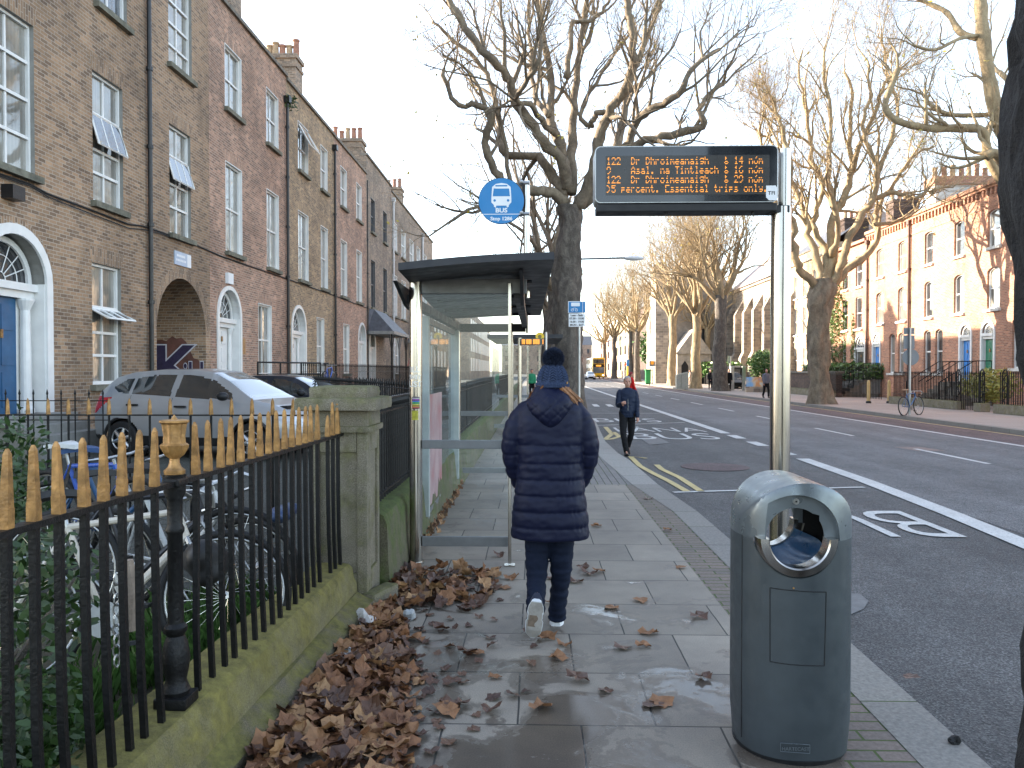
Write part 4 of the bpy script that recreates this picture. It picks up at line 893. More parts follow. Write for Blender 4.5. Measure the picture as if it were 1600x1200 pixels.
# pillar
pl = empty('gate_pillar', (-1.37, 5.75, 0), 'square mossy granite pillar with a stepped cap and sunk panels', 'pillar')
x0, x1, y0, y1 = -1.575, -1.165, 5.53, 5.98
def noisy_box(bx_, cut, amp, mat, name, par, bev=.02, seed=0):
    a0, a1, b0, b1, c0, c1 = bx_; bm = bmesh.new(); bmesh.ops.create_cube(bm, size=1)
    for q in bm.verts: q.co = Vector((a0 + (q.co.x + .5) * (a1 - a0), b0 + (q.co.y + .5) * (b1 - b0), c0 + (q.co.z + .5) * (c1 - c0)))
    bmesh.ops.bevel(bm, geom=bm.edges[:], offset=bev, segments=2, affect='EDGES', profile=.7)
    for f_ in cut(bm) if cut else []: pass
    bmesh.ops.subdivide_edges(bm, edges=[e for e in bm.edges if e.calc_length() > .06], cuts=5, use_grid_fill=True)
    for q in bm.verts:
        n_ = noise.noise(q.co * 9 + Vector((seed, 0, 0))) * amp + noise.noise(q.co * 30) * amp * .5; q.co += Vector((n_, n_ * .8, n_ * .6))
    me = bpy.data.meshes.new(name); bm.verts.index_update()
    mb = MB(); mb.add([q.co[:] for q in bm.verts], [[q.index for q in f.verts] for f in bm.faces]); bm.free(); return mb.build(name, mat, par, smooth='auto')
# shaft with recessed panels: core + raised stiles
noisy_box((x0 + .02, x1 - .02, y0 + .02, y1 - .02, 0, 1.27), None, .004, granite, 'shaft', pl, .01)
st = MB()
for (a0, a1) in ((x0, x0 + .075), (x1 - .075, x1)): st.box(a0, a1, y0, y0 + .06, 0, 1.255, .012)
for (a0, a1) in ((y0 + .062, y0 + .13), (y1 - .075, y1)): st.box(x1 - .07, x1, a0, a1, 0, 1.255, .012)
st.box(x0 + .075, x1 - .075, y0, y0 + .06, 0, .25, .012); st.box(x0 + .075, x1 - .075, y0, y0 + .06, 1.1, 1.255, .012)
st.box(x1 - .06, x1, y0 + .13, y1 - .075, 0, .25, .012); st.box(x1 - .06, x1, y0 + .13, y1 - .075, 1.1, 1.255, .012)
st.build('panel_frame', granite, pl)
noisy_box((x0 - .025, x1 + .025, y0 - .025, y1 + .025, 1.24, 1.285), None, .003, granite, 'neck_moulding', pl, .015)
noisy_box((x0 - .005, x1 + .005, y0 - .005, y1 + .005, 1.28, 1.40), None, .003, granite, 'frieze', pl, .01)
noisy_box((x0 - .085, x1 + .085, y0 - .085, y1 + .085, 1.395, 1.485), None, .007, granite, 'cap_slab', pl, .03, 3)
noisy_box((x0 - .01, x1 + .01, y0 - .01, y1 + .01, 1.47, 1.565), None, .007, granite, 'cap_top', pl, .05, 6)
# second mossy wall and dark railing behind the pillar
w2 = empty('garden_wall', (-1.2, 12, 0), 'low green mossy block wall running past the bus shelter', 'wall')
def prof_w2(y): e = -1.12 + .008 * (min(y, 12) - 5.7); return [(e - .35, 0), (e - .35, .58), (e - .2, .60), (e - .06, .595), (e - .02, .57), (e, .5), (e + .015, .25), (e + .03, .05), (e + .03, 0)]
wob_sheet(prof_w2, [5.985] + list(np.arange(6.05, 16, .12)) + list(np.arange(16.5, 74, 2)), moss_wall2, 'wall_course', w2, .012, 2)
def fence(label, p0, p1, zb, zt, tip, sp, r=.011, rails=(.0,), name='railing', mat=None, group=None, tipmat=None, cat='railing', tiph=.12, maxb=100):
    mat = mat or black_iron; p0 = Vector(p0); p1 = Vector(p1); h = empty(name, (p0.x, p0.y, zb), label, cat, group); L = (p1 - p0).length; d = (p1 - p0) / L; ang = math.atan2(d.y, d.x)
    n = int(L / sp); m = MB()
    for z in rails:
        q = (p0 + p1) / 2; m.boxr((q.x, q.y, z), (L, .04, .014), rz=ang)
    m.build('rails', mat, h)
    b = MB(); b.tube([(p0.x, p0.y, zb), (p0.x, p0.y, zt)], r, 4); 
    if not tipmat: b.tube([(p0.x, p0.y, zt), (p0.x, p0.y, zt + tiph * .35), (p0.x, p0.y, zt + tiph)], [r * .8, r * 1.7, r * .2], 4)
    pb = b.build('bar', mat, h); tp = None
    if tipmat: t = MB(); t.tube([(p0.x, p0.y, zt), (p0.x, p0.y, zt + tiph * .8), (p0.x, p0.y, zt + tiph)], [r * 2.0, r * 1.3, r * .15], 4); tp = t.build('spike', tipmat, pb)
    for k in range(1, min(n + 1, maxb)):
        c = pb.copy(); C.objects.link(c); c.parent = h; c.location = (d * (k * sp)).to_3d()
        if tp: c2 = tp.copy(); C.objects.link(c2); c2.parent = c
    if n + 1 > maxb:
        e = MB()
        for k in range(maxb, n + 1): q = p0 + d * (k * sp); e.tube([(q.x, q.y, zb), (q.x, q.y, zt + tiph)], r, 4)
        o = e.build('far_bars', mat, h); o['kind'] = 'stuff'
    return h
fence('dark blue black railing on the green mossy wall between pillar and shelter post', (-1.27, 6.0), (-1.24, 14.5), .58, 1.36, 1, .105, .0115, (1.33, .66, 1.44), tiph=.10)
fence('dark railing on the low wall behind the shelter glass, further along', (-1.24, 14.7), (-1.2, 40), .58, 1.36, 1, .26, .014, (1.33, .66))
fence('thin inner railing with small gold spikes across the bicycle yard', (-7.6, 7.3), (-1.66, 7.3), .12, 1.26, 1, .192, .0115, (1.26,), tipmat=gold, tiph=.16)
fence('oblique dark railing crossing the forecourt behind the pillar', (-1.62, 11.2), (-7.1, 23.6), .1, 1.42, 1, .16, .012, (1.40, .3), tiph=.12)
fence('long dark area railing in front of the left terrace', (-7.2, 24.5), (-7.2, 46), .1, 1.78, 1, .22, .013, (1.62, .4), tiph=.16)
fence('long dark area railing in front of the far end of the left terrace', (-7.2, 46.5), (-7.2, 74), .1, 1.78, 1, .30, .014, (1.62, .4), tiph=.16)
fence('short dark railing by the steps of the blue door', (-8.9, 12.2), (-6.6, 12.2), .1, 1.28, 1, .22, .012, (1.2, .9), tiph=.1)
fence('plain black railing under the near ground floor window', (-9.0, 16.4), (-9.0, 18.6), .1, 1.1, 1, .30, .012, (1.08,), tiph=.02)
hr = MB(); A = gy(402, 570, 23); 
for z in (1.9, 1.55): hr.tube([(-7.9, 22.6, z), (-6.9, 25.6, z)], .028, 6)
for k in range(4): hr.tube([(-7.9 + k * .333, 22.6 + k, .1), (-7.9 + k * .333, 22.6 + k, 1.9)], .028, 6)
o = hr.build('handrail', black_iron); tag(o, 'black tubular handrail of the ramp behind the silver car', 'handrail')
tp = MB(); tp.boxr((-5.0, 6.4, .68), (.07, .07, 1.16)); o = tp.build('gate_post', black_iron); tag(o, 'square black iron post at the far left of the bicycle yard', 'post')
# ------------------------------------------------------------------ bus shelter
sh = empty('bus_shelter', (-.7, 9, 0), 'stainless steel bus shelter with glass sides and dark roof, beside the walking woman', 'bus shelter')
m = MB(); m.cyl((-1.02, 6.86), .056, 0, 2.49, 20); m.cyl((-1.02, 6.86), .07, 0, .02, 20); pf = m.build('post', steel, sh, smooth='auto')
def xf(y): return -.225 - .02 * (y - 6.8)               # front line of the shelter
thin = [(xf(6.8), 6.8), (xf(8.3), 8.3), (xf(9.9), 9.9), (xf(11.6), 11.6)]
m = MB(); X = gx(797, 700, -.20); m.boxr((-.205, 6.8, 1.22), (.028, .028, 2.40), bev=.004); m.boxr((-.205, 6.8, .006), (.09, .09, .012)); m.build('post', steel, sh)
m = MB(); m.boxr((-.33, 11.75, 1.2), (.045, .045, 2.35), bev=.005); m.build('post', steel, sh)
m = MB(); m.cyl((-1.13, 11.75), .05, 0, 2.3, 14); m.build('post', steel, sh)
for y_, w_, zb_ in ((7.95, .09, .20), (10.9, .11, .18)): m = MB(); m.box(-1.14, -1.14 + w_, y_, y_ + .07, zb_, 2.22, .006); m.build('frame_post', shelter_grey, sh)
def glz(name, *q): m = MB(); m.quad(*q); o = m.build(name, glass, sh); return o
for z0_, z1_ in ((1.00, 1.075), (.155, .24)): m = MB(); m.box(-.965, -.222, 6.835, 6.865, z0_, z1_, .004); m.build('crossbar', alu_dark, sh)
m = MB(); m.box(-.964, -.06, 6.83, 6.87, 2.335, 2.46, .004); m.build('end_beam', alu_dark, sh)
glz('end_glass', (-.965, 6.85, .24), (-.222, 6.85, .24), (-.222, 6.85, 1.0), (-.965, 6.85, 1.0)); glz('end_glass', (-.965, 6.85, 1.075), (-.222, 6.85, 1.075), (-.222, 6.85, 2.33), (-.965, 6.85, 2.33))
for z0_, z1_ in ((1.0, 1.07), (.155, .23)): m = MB(); m.box(-1.09, -.36, 11.74, 11.77, z0_, z1_); m.build('crossbar', alu_dark, sh)
glz('end_glass', (-1.08, 11.755, .23), (-.36, 11.755, .23), (-.36, 11.755, 2.2), (-1.08, 11.755, 2.2))
m = MB(); m.box(-1.12, -1.08, 8.02, 10.9, .12, .24); m.box(-1.12, -1.08, 8.02, 10.9, 2.16, 2.22); m.build('back_frame', alu_dark, sh)
glz('back_glass', (-1.1, 8.02, .24), (-1.1, 9.4, .24), (-1.1, 9.4, 2.16), (-1.1, 8.02, 2.16)); glz('back_glass', (-1.1, 9.42, .24), (-1.1, 10.9, .24), (-1.1, 10.9, 2.16), (-1.1, 9.42, 2.16)); glz('back_glass', (-1.1, 10.98, .24), (-1.1, 11.7, .24), (-1.1, 11.7, 2.16), (-1.1, 10.98, 2.16))
m = MB(); m.box(-1.096, -1.086, 8.05, 9.38, .26, 1.42); m.build('advert_panel', poster, sh)
# the roof: a thin tilting panel with ribs under it
NL, NR, FR, FL_ = gy(622, 416, 5.95), gy(866, 401, 5.95), gy(845, 491, 12.0), gy(742, 505, 12.0)
FL_ = Vector((-1.36, 12.0, FR.z - .05)); NL.z -= .01
m = MB(); N_ = 14
def lerp(a, b, t): return a + (b - a) * t
V = []
for k, dz in ((0, 0), (1, .055)):
    for i in range(N_ + 1):
        t = i / N_; cz = .05 * math.sin(math.pi * t)    # gentle curve across
        for a, b in ((NL, NR), (FL_, FR)): p = lerp(a, b, t); V.append((p.x, p.y, p.z + dz - .02 + cz * .3))
o_ = 2 * (N_ + 1)
Fc = [(i * 2, i * 2 + 1, i * 2 + 3, i * 2 + 2) for i in range(N_)] + [(o_ + i * 2, o_ + i * 2 + 1, o_ + i * 2 + 3, o_ + i * 2 + 2) for i in range(N_)] + [(i * 2, i * 2 + 2, o_ + i * 2 + 2, o_ + i * 2) for i in range(N_)] + [(i * 2 + 1, i * 2 + 3, o_ + i * 2 + 3, o_ + i * 2 + 1) for i in range(N_)] + [(0, 1, o_ + 1, o_), (N_ * 2, N_ * 2 + 1, o_ + N_ * 2 + 1, o_ + N_ * 2)]
m.add(V, Fc); rf = m.build('roof', shelter_roof_m, sh)
for yk in (7.3, 8.7, 10.1, 11.5):
    t = (yk - 5.95) / 6.05; a = lerp(NL, FL_, t); b = lerp(NR, FR, t); m = MB(); m.tube([a + Vector((.12, 0, -.03)), b + Vector((-.16, 0, -.03))], .016, 4); m.build('roof_rib', shelter_roof_m, rf)
for xx, z_ in ((-.10, 2.5), (-1.12, 2.42)):
    for yk in (7.0, 11.6): m = MB(); m.add([(xx - .015, yk - .6, z_ - .02), (xx - .015, yk + .5, z_ - .03), (xx - .015, yk + .15, 2.22), (xx - .015, yk - .05, 2.24), (xx + .015, yk - .6, z_ - .02), (xx + .015, yk + .5, z_ - .03), (xx + .015, yk + .15, 2.22), (xx + .015, yk - .05, 2.24)], [(0, 1, 2, 3), (7, 6, 5, 4), (0, 4, 5, 1), (1, 5, 6, 2), (2, 6, 7, 3), (3, 7, 4, 0)]); m.build('roof_bracket', shelter_roof_m, rf)
m = MB(); m.box(-.17, -.09, 6.88, 11.9, 2.30, 2.38); m.box(-1.15, -1.07, 6.95, 11.9, 2.26, 2.34); m.build('long_beam', shelter_roof_m, sh)
m = MB(); m.box(-1.1, -.12, 11.72, 11.80, 2.24, 2.36); m.build('end_beam', shelter_roof_m, sh)
# etched letters and stickers on the near post
def on_post(s, z, size, mat, name, off=0):
    o = text_mesh(s, size, mat, name, None, None, bold=.001)
    for v in o.data.vertices: a = (v.co.x + off) / .0575; v.co = Vector((-1.02 + .0575 * math.sin(a), 6.86 - .0575 * math.cos(a), z + v.co.y))
    for v in o.data.vertices: v.co -= sh.location
    o.parent = sh; return o
etch = M('white scratched paint', (.75, .75, .72), .6)
on_post("ILL", 1.66, .07, etch, 'scrawl'); on_post("SHIT", 1.60, .055, etch, 'scrawl'); on_post("LIST", 1.535, .07, etch, 'scrawl')
def sticker(z0_, z1_, a0_, a1_, mat, name='sticker', r=.0568):
    m = MB(); n = 6
    for i in range(n): a, b = a0_ + (a1_ - a0_) * i / n, a0_ + (a1_ - a0_) * (i + 1) / n; m.quad(*[(-1.02 + r * math.sin(t), 6.86 - r * math.cos(t), z) for t, z in ((a, z0_), (b, z0_), (b, z1_), (a, z1_))])
    return m.build(name, mat, sh)
sticker(1.345, 1.45, -.45, .75, ink)
for k, c in enumerate(((.6, .1, .1), (.7, .4, .05), (.6, .6, .1), (.05, .5, .15), (.05, .2, .6), (.4, .1, .5), (.6, .6, .6))): sticker(1.353 + k * .0135, 1.359 + k * .0135, -.4, .7, M('sticker stripe', c, .5), 'sticker_stripe', .0574)
sticker(1.25, 1.33, -.5, .5, M('green yellow sticker', (.35, .33, .03), .5, var=.7, scale=30))
# ------------------------------------------------------------------ the round bus stop flag
bs = empty('bus_stop_sign', (-.08, 8.2, 2.5), 'round blue bus stop flag with a white bus on a pole above the shelter roof', 'sign')
Y = 8.2; pc_ = gy(823, 300, Y); c0 = gy(783.5, 314.5, Y - .03)
m = MB(); m.cyl((pc_.x, Y), .034, 2.42, gy(825, 283, Y).z, 16); m.build('pole', steel, bs, smooth='auto')
rd_ = (gy(819.5, 314, Y) - gy(747.5, 314, Y)).length / 2
m = MB(); m.tube([(c0.x, Y - .045, c0.z), (c0.x, Y - .03, c0.z)], rd_, 48); dk = m.build('disc_rim', plastic_blk, bs)
m = MB(); m.tube([(c0.x, Y - .0475, c0.z), (c0.x, Y - .0455, c0.z)], rd_ * .975, 48); dsc = m.build('disc', sign_blue, bs)
for v in (287, 335): q = gy(818, v, Y); m = MB(); m.tube([(q.x - .045, Y - .02, q.z), (q.x + .06, Y - .02, q.z)], .022, 8); m.ball((q.x - .02, Y - .04, q.z + .01), .022, 8, 6); m.build('clamp', alu, bs)
m = MB(); q = gy(817, 311, Y); m.boxr((q.x, Y - .02, q.z), (.018, .04, .34)); m.build('bracket', plastic_blk, bs)
def rrect(cx, cz, w, h, r, n=5):
    P = []
    for (sx, sz, a0) in ((1, 1, 0), (-1, 1, 90), (-1, -1, 180), (1, -1, 270)):
        for i in range(n + 1): a = R(a0 + 90 * i / n); P.append((cx + sx * (w / 2 - r) + r * math.cos(a), cz + sz * (h / 2 - r) + r * math.sin(a)))
    return P
def flat(polys, y, mat, name, par, t=.001): m = MB(); [m.prism(p, lambda a, b, d: (a, y - d, b), t) for p in polys]; return m.build(name, mat, par)
k = rd_ / .5; cx, cz = c0.x, c0.z; yy0 = Y - .0476
ic = [(-.20, .30), (-.12, .365), (0, .385), (.12, .365), (.20, .30), (.215, .06), (.215, -.03), (.16, -.09), (.16, -.125), (.12, -.145), (.11, -.10), (-.11, -.10), (-.12, -.145), (-.16, -.125), (-.16, -.09), (-.215, -.03), (-.215, .06)]
bus_i = flat([[(cx + a * k, cz + b * k) for a, b in ic]], yy0, sign_white, 'bus_symbol', dsc)
flat([[(cx + a * k, cz + b * k) for a, b in ((-.165, .265), (.165, .265), (.185, .10), (-.185, .10))], rrect(cx, cz + .325 * k, .26 * k, .03 * k, .01 * k), loop_arc((cx - .145 * k, cz + .01 * k), .028 * k, 0, 2 * math.pi, 10)[:-1], loop_arc((cx + .145 * k, cz + .01 * k), .028 * k, 0, 2 * math.pi, 10)[:-1]], yy0 - .0012, sign_blue, 'symbol_window', dsc)
flat([rrect(cx, cz - .285 * k, .83 * k, .014 * k, .002)], yy0, sign_white, 'rule', dsc)
XZ = lambda x, y, z: Matrix.Translation((x, y, z)) @ Matrix.Rotation(R(90), 4, 'X')
text_mesh("BUS", .13 * k, sign_white, 'letters', dsc, XZ(cx, yy0 - .001, cz - .245 * k), bold=.002, sx=1.15)
text_mesh("Stop 1286", .105 * k, sign_white, 'letters', dsc, XZ(cx, yy0 - .001, cz - .415 * k), bold=.0015, sx=1.1)
# ------------------------------------------------------------------ the real time display
rt = empty('real_time_display', (1.3, 4.3, 0), 'dark real time bus display with amber letters on a steel pole behind the litter bin', 'display')
Y = 4.3; pL = gy(1203, 700, Y); pR = gy(1234, 700, Y); pcx = (pL.x + pR.x) / 2; pr_ = (pR.x - pL.x) / 2
m = MB(); m.cyl((pcx, Y), pr_, 0, 2.545, 28); m.cyl((pcx, Y), pr_ * 1.5, 0, .02, 28)
pol = m.build('pole', steel, rt, smooth='auto')
m = MB(); m.cyl((pcx + .022, Y + .02), pr_ * .62, 2.545, gy(1225, 232, Y).z, 20); m.build('upper_tube', steel, rt, smooth='auto')
Yd = 4.22; a = gy(930, 228, Yd); b = gy(1216, 226, Yd); c = gy(1216, 314, Yd); cx0, cx1 = a.x, b.x; z1_, z0_ = a.z - .002, gy(930, 317, Yd).z
m = MB(); m.prism(rrect((cx0 + cx1) / 2, (z0_ + z1_) / 2, cx1 - cx0, z1_ - z0_, .028, 6), lambda p, q, d: (p, Yd + .003 + d, q), .15); body = m.build('display_case', alu, rt, smooth='auto')
flat([rrect((cx0 + cx1) / 2, (z0_ + z1_) / 2, cx1 - cx0 - .008, z1_ - z0_ - .008, .026, 6)], Yd + .0029, screen_m, 'screen', body, .002)
L0, L1 = gy(948, 240, Yd).x, gy(1201, 240, Yd).x; T0, T1 = gy(1000, 245, Yd).z, gy(1000, 303, Yd).z
flat([rrect((L0 + L1) / 2, (T0 + T1) / 2, L1 - L0 + .01, T0 - T1 + .012, .004)], Yd + .0007, screen_lit, 'matrix_window', body, .001)
m = MB(); m.box(cx0 + .01, cx1 + .0, Yd + .01, Yd + .145, z0_ - .045, z0_ - .002, .006)
for xx in (cx0 + .38, cx1 - .12): m.cyl((xx, Yd + .04), .008, z0_ - .06, z0_ - .045, 8)
m.build('underside_tray', plastic_blk, rt)
m = MB(); m.box(cx1 - .03, pcx + .03, Yd + .03, Yd + .12, z0_ - .05, z0_ - .01, .004); m.build('arm', plastic_blk, rt)
FT = {'0': '0E11131519110E', '1': '040C040404040E', '2': '0E11010204081F', '4': '02060A121F0202', '5': '1F101E0101110E', '6': '0608101E11110E', '9': '0E11110F01020C', 'D': '1C12111111121C', 'B': '1E11111E11111E', 'A': '040A11111F1111', 'E': '1F10101E10101F', 'T': '1F040404040404',
 'a': '00000E010F110F', 'c': '00000E1010110E', 'd': '01010D1311110F', 'e': '00000E111F100E', 'g': '000F11110F010E', 'h': '10101619111111', 'i': '04000C0404040E', 'l': '0C04040404040E', 'm': '00001A15151111', 'n': '00001619111111', 'o': '00000E1111110E', 'p': '00001E111E1010', 'r': '00001619101010', 's': '00000E100E011E', 't': '08081C08080906', 'y': '000011110F010E', '.': '00000000000C0C', 'ó': '0204000E11110E', ')': '18040202020418', '&': '080C08080E110E'}
rows_t = ["122  Dr Dhroimeanaigh   & 14 nóm", "9    Asal. na Tintleach & 16 nóm", "122  Dr Dhroimeanaigh   & 29 nóm", ")5 percent. Essential trips only."]
pw = (L1 - L0) / (33 * 6); rhh = (T0 - T1) / 4; ph = rhh / 8.6; m = MB()
for ri, s in enumerate(rows_t):
    for ci, ch_ in enumerate(s):
        if ch_ == ' ' or ch_ not in FT: continue
        g = FT[ch_]
        for r_ in range(7):
            if r_ in (3,): continue                      # one multiplexed row is dark, as in the photograph
            bits = int(g[2 * r_:2 * r_ + 2], 16)
            for k_ in range(5):
                if bits & (16 >> k_):
                    x = L0 + (ci * 6 + k_) * pw; z = T0 - ri * rhh - .003 - r_ * ph; m.quad((x, Yd - .0012, z), (x + pw * .95, Yd - .0012, z), (x + pw * .95, Yd - .0012, z - ph * .72), (x, Yd - .0012, z - ph * .72))
m.build('display_text', led, body)
q0, q1 = gy(1197, 290, Yd), gy(1214, 313, Yd)
flat([[(q0.x, q0.z), (q1.x - .008, q0.z), (q1.x, q0.z - .01), (q1.x, q1.z), (q0.x + .016, q1.z), (q0.x, q1.z + .016)]], Yd - .0002, sign_white, 'logo_plate', body)
text_mesh("TFI", .026, ink, 'logo', body, XZ((q0.x + q1.x) / 2, Yd - .0016, (q0.z + q1.z) / 2 - .009), bold=.0006, sx=1.1)
# ------------------------------------------------------------------ litter bin
bn = empty('litter_bin', (1.155, 3.62, 0), 'dark grey round topped litter bin with a steel ringed hole and blue liner', 'litter bin')
bcx, bcy = 1.155, 3.62; RB = .252; zs_b = .955
def sup(a, r, e=2.6): c_, s_ = math.cos(a), math.sin(a); return (r * math.copysign(abs(c_) ** (2 / e), c_), r * math.copysign(abs(s_) ** (2 / e), s_))
def bin_solid(z0, z1, n=64):
    mb = MB(); zsq = [z for z in np.linspace(z0, min(z1, zs_b), 8)] if z0 < zs_b else []
    if z1 > zs_b: zsq += [zs_b + .245 * math.sin(math.pi / 2 * k / 16) for k in (range(0, 17) if not zsq else range(1, 17))]
    V = []
    for z in zsq:
        t = max(0, (z - zs_b) / .245); kx = math.sqrt(max(0, 1 - t * t)); k2 = max(kx, .02); r_ = RB - (.012 * (1 - (z - z0) / .15) if z - z0 < .15 and z0 < .1 else 0)
        for j in range(n):
            px, py = sup(2 * math.pi * j / n, r_, 2.35)
            lim = RB * k2; px = max(-lim, min(lim, px)); py *= (1 - .10 * t * t)
            V.append((bcx + px, bcy + py, z))
    L = len(zsq); mb.add(V, [(i * n + j, i * n + (j + 1) % n, (i + 1) * n + (j + 1) % n, (i + 1) * n + j) for i in range(L - 1) for j in range(n)] + [tuple(range(n - 1, -1, -1)), tuple((L - 1) * n + j for j in range(n))]); return mb
def boolean(o, cutters, op='DIFFERENCE'):
    for c in cutters:
        md = o.modifiers.new('b', 'BOOLEAN'); md.operation = op; md.object = c; md.solver = 'EXACT'
    baked(o, cutters)
    for c in cutters: bpy.data.objects.remove(c)
    return o
hx, hz = gy(1248, 842, 3.37).x, gy(1248, 842, 3.37).z; hr_ = .123
def hole(r, y0=-1, y1=1, n=48): m = MB(); m.tube([(hx, bcy + y0, hz), (hx, bcy + y1, hz)], r, n); return m.build('cut', black_in)
def shadeflat(o):
    sharp(o, 30); o.data.polygons.foreach_set('use_smooth', [True] * len(o.data.polygons))
body = bin_solid(.02, zs_b).build('bin_body', [bin_m, black_in]); cav = MB(); cav.lathe([(.215, .55), (.215, 1.06), (.16, 1.12), (.08, 1.15)], (bcx, bcy, 0), 32); cv = cav.build('cav', black_in)
boolean(body, [hole(.168), cv])
hood = bin_solid(zs_b + .004, zs_b + .245).build('bin_hood', [bin_hood, black_in]); cav = MB(); cav.lathe([(.215, .55), (.215, 1.06), (.16, 1.12), (.08, 1.15)], (bcx, bcy, 0), 32); cv = cav.build('cav', black_in)
m = MB(); m.tube([(hx, bcy - 1, hz), (hx, bcy - .205, hz)], .182, 48); m = m.build('cut2', black_in); m2 = MB(); m2.tube([(hx, bcy + .205, hz), (hx, bcy + 1, hz)], .182, 48); m2 = m2.build('cut3', black_in)
boolean(hood, [hole(hr_), cv, m, m2])
for o in (body, hood):
    shadeflat(o); o.data.transform(Matrix.Translation(-bn.location)); o.parent = bn
    for p_ in o.data.polygons: # inner faces of the cavity
        c = p_.center + bn.location
        if abs(c.y - bcy) >= .19: p_.material_index = 0
        if math.hypot(c.x - bcx, c.y - bcy) < .2 and abs(c.y - bcy) < .19 and .5 < c.z < min(1.16, zs_b + .245 * math.sqrt(max(0, 1 - ((c.x - bcx) / .252) ** 2)) - .022): p_.material_index = 1
n = 40
for ys_, in ((-1,), (1,)):
    m = MB(); yb = bcy + ys_ * .238; A = [math.pi + math.pi * i / n for i in range(n + 1)]
    prf = [(.123, 0), (.124, .022), (.130, .028), (.160, .020), (.168, .008), (.168, -.05), (.123, -.05)]
    V = [(hx + r_ * math.cos(a), yb + ys_ * d_, hz + r_ * math.sin(a)) for a in A for r_, d_ in prf]; k_ = len(prf)
    m.add(V, [(i * k_ + j, i * k_ + (j + 1) % k_, (i + 1) * k_ + (j + 1) % k_, (i + 1) * k_ + j) for i in range(n) for j in range(k_)] + [tuple(range(k_)), tuple(n * k_ + j for j in range(k_))])
    m.build('steel_ring', steel, bn, smooth='auto')
m = MB(); n = 30; V = []
for i in range(n + 1):
    a = math.pi * 1.10 + math.pi * .80 * i / n
    for j in range(15):
        t = j / 14; sag = math.sin(math.pi * t) * .055; r_ = .125 + sag + .010 * math.sin(a * 11 + t * 7) * math.sin(math.pi * t); V.append((hx + r_ * math.cos(a), bcy - .2 + .4 * t, hz + r_ * math.sin(a)))
m.add(V, [(i * 15 + j, i * 15 + j + 1, (i + 1) * 15 + j + 1, (i + 1) * 15 + j) for i in range(n) for j in range(14)]); m.build('liner', bag_blue, bn, smooth=True)
m = MB(); fy = bcy - .205; m.tube([(hx + .0, fy - .012, hz + .152), (hx, fy + .01, hz + .152)], .013, 20); m.build('lock', alu, bn); m = MB(); m.boxr((hx, fy - .013, hz + .152), (.007, .004, .007)); m.build('lock_socket', black_in, bn)
def sfy(x, z): # front surface of the body at x
    px = x - bcx; e = 2.35; return bcy - RB * (max(0, 1 - abs(px / RB) ** e)) ** (1 / e)
m = MB(); P_ = [gy(u, v, 3.375) for u, v in ((1206, 921), (1291, 925), (1288, 1040), (1206, 1037))]
for a, b in zip(P_, P_[1:] + P_[:1]):
    pts = [a + (b - a) * t / 8 for t in range(9)]; m.tube([(p.x, sfy(p.x, p.z) - .0003, p.z) for p in pts], .0022, 4)
m.build('door_outline', black_in, bn)
for s_ in (-1,): m = MB(); q = bcx - .238; m.tube([(q + .0, sfy(q, 0) - .0006, .06), (q, sfy(q, 0) - .0006, zs_b)], .0025, 4); m.build('seam', black_in, bn)
P_ = [gy(1221, 1163, 3.37), gy(1265, 1177, 3.37)]; m = MB()
pts = [(P_[0].x, P_[0].z), (P_[1].x, P_[0].z), (P_[1].x, P_[1].z), (P_[0].x, P_[1].z)]
for a, b in zip(pts, pts[1:] + pts[:1]): m.tube([(a[0], sfy(a[0], 0) - .0005, a[1]), (b[0], sfy(b[0], 0) - .0005, b[1])], .0015, 4)
m.build('maker_plate', bin_hood, bn); text_mesh("HARTECAST", .021, bin_hood, 'plate_lettering', bn, XZ((P_[0].x + P_[1].x) / 2, sfy((P_[0].x + P_[1].x) / 2, 0) - .0015, P_[1].z + .011), bold=.0004)
m = MB(); q = gy(1240, 919, 3.37); m.tube([(q.x, sfy(q.x, 0) + .002, q.z), (q.x, sfy(q.x, 0) - .003, q.z)], .004, 8); m.build('rivet', gold, bn)
m = MB(); m.lathe([(RB * .96, 0), (RB * .98, .02), (RB * .93, .021)], (bcx, bcy, 0), 40); m.build('base', plastic_blk, bn)
# ------------------------------------------------------------------ lane time plate on its pole
lt = empty('lane_time_sign', gz(903, 640, 0), 'blue and white bus lane time plate on thin pole before the big trunk', 'sign')
Y = 22.0; a = gy(888, 472, Y); b = gy(914, 487, Y)
def rect_px(u0, v0, u1, v1, Y, y, mat, name, par, t=.004): p = gy(u0, v0, Y); q = gy(u1, v1, Y); m = MB(); m.box(p.x, q.x, y - t, y, q.z, p.z); return m.build(name, mat, par)
lt.location = (gy(905, 500, Y).x, Y, 0); x_ = lt.location.x
m = MB(); m.cyl((x_, Y), .04, 0, gy(905, 472, Y).z, 12); m.build('pole', alu, lt)
rect_px(887.5, 471, 915, 489, Y, Y - .05, sign_white, 'border', lt); pb = rect_px(888.5, 472, 914, 488.5, Y, Y - .056, sign_blue, 'blue_plate', lt)
pwt = rect_px(888.5, 490, 914, 510.5, Y, Y - .05, sign_white, 'time_plate', lt)
def tx(s, u, v, size, par, mat=ink, y=None, sx=1): p = gy(u, v, Y); return text_mesh(s, size, mat, 'letters', par, XZ(p.x, (y or Y - .056), p.z - size * .3), bold=.003, sx=sx)
tx("Luan - Sath", 901, 493, .075, pwt); tx("07.00 - 10.00", 901, 498, .075, pwt); tx("16.00 - 19.00", 901, 503, .075, pwt); tx("MON - SAT", 901, 508, .075, pwt)
m = MB(); p = gy(899, 476, Y); m.prism(rrect(p.x, p.z, .24, .10, .02), lambda q, r_, d: (q, Y - .0605 - d, r_), .003); p = gy(897, 484.5, Y)
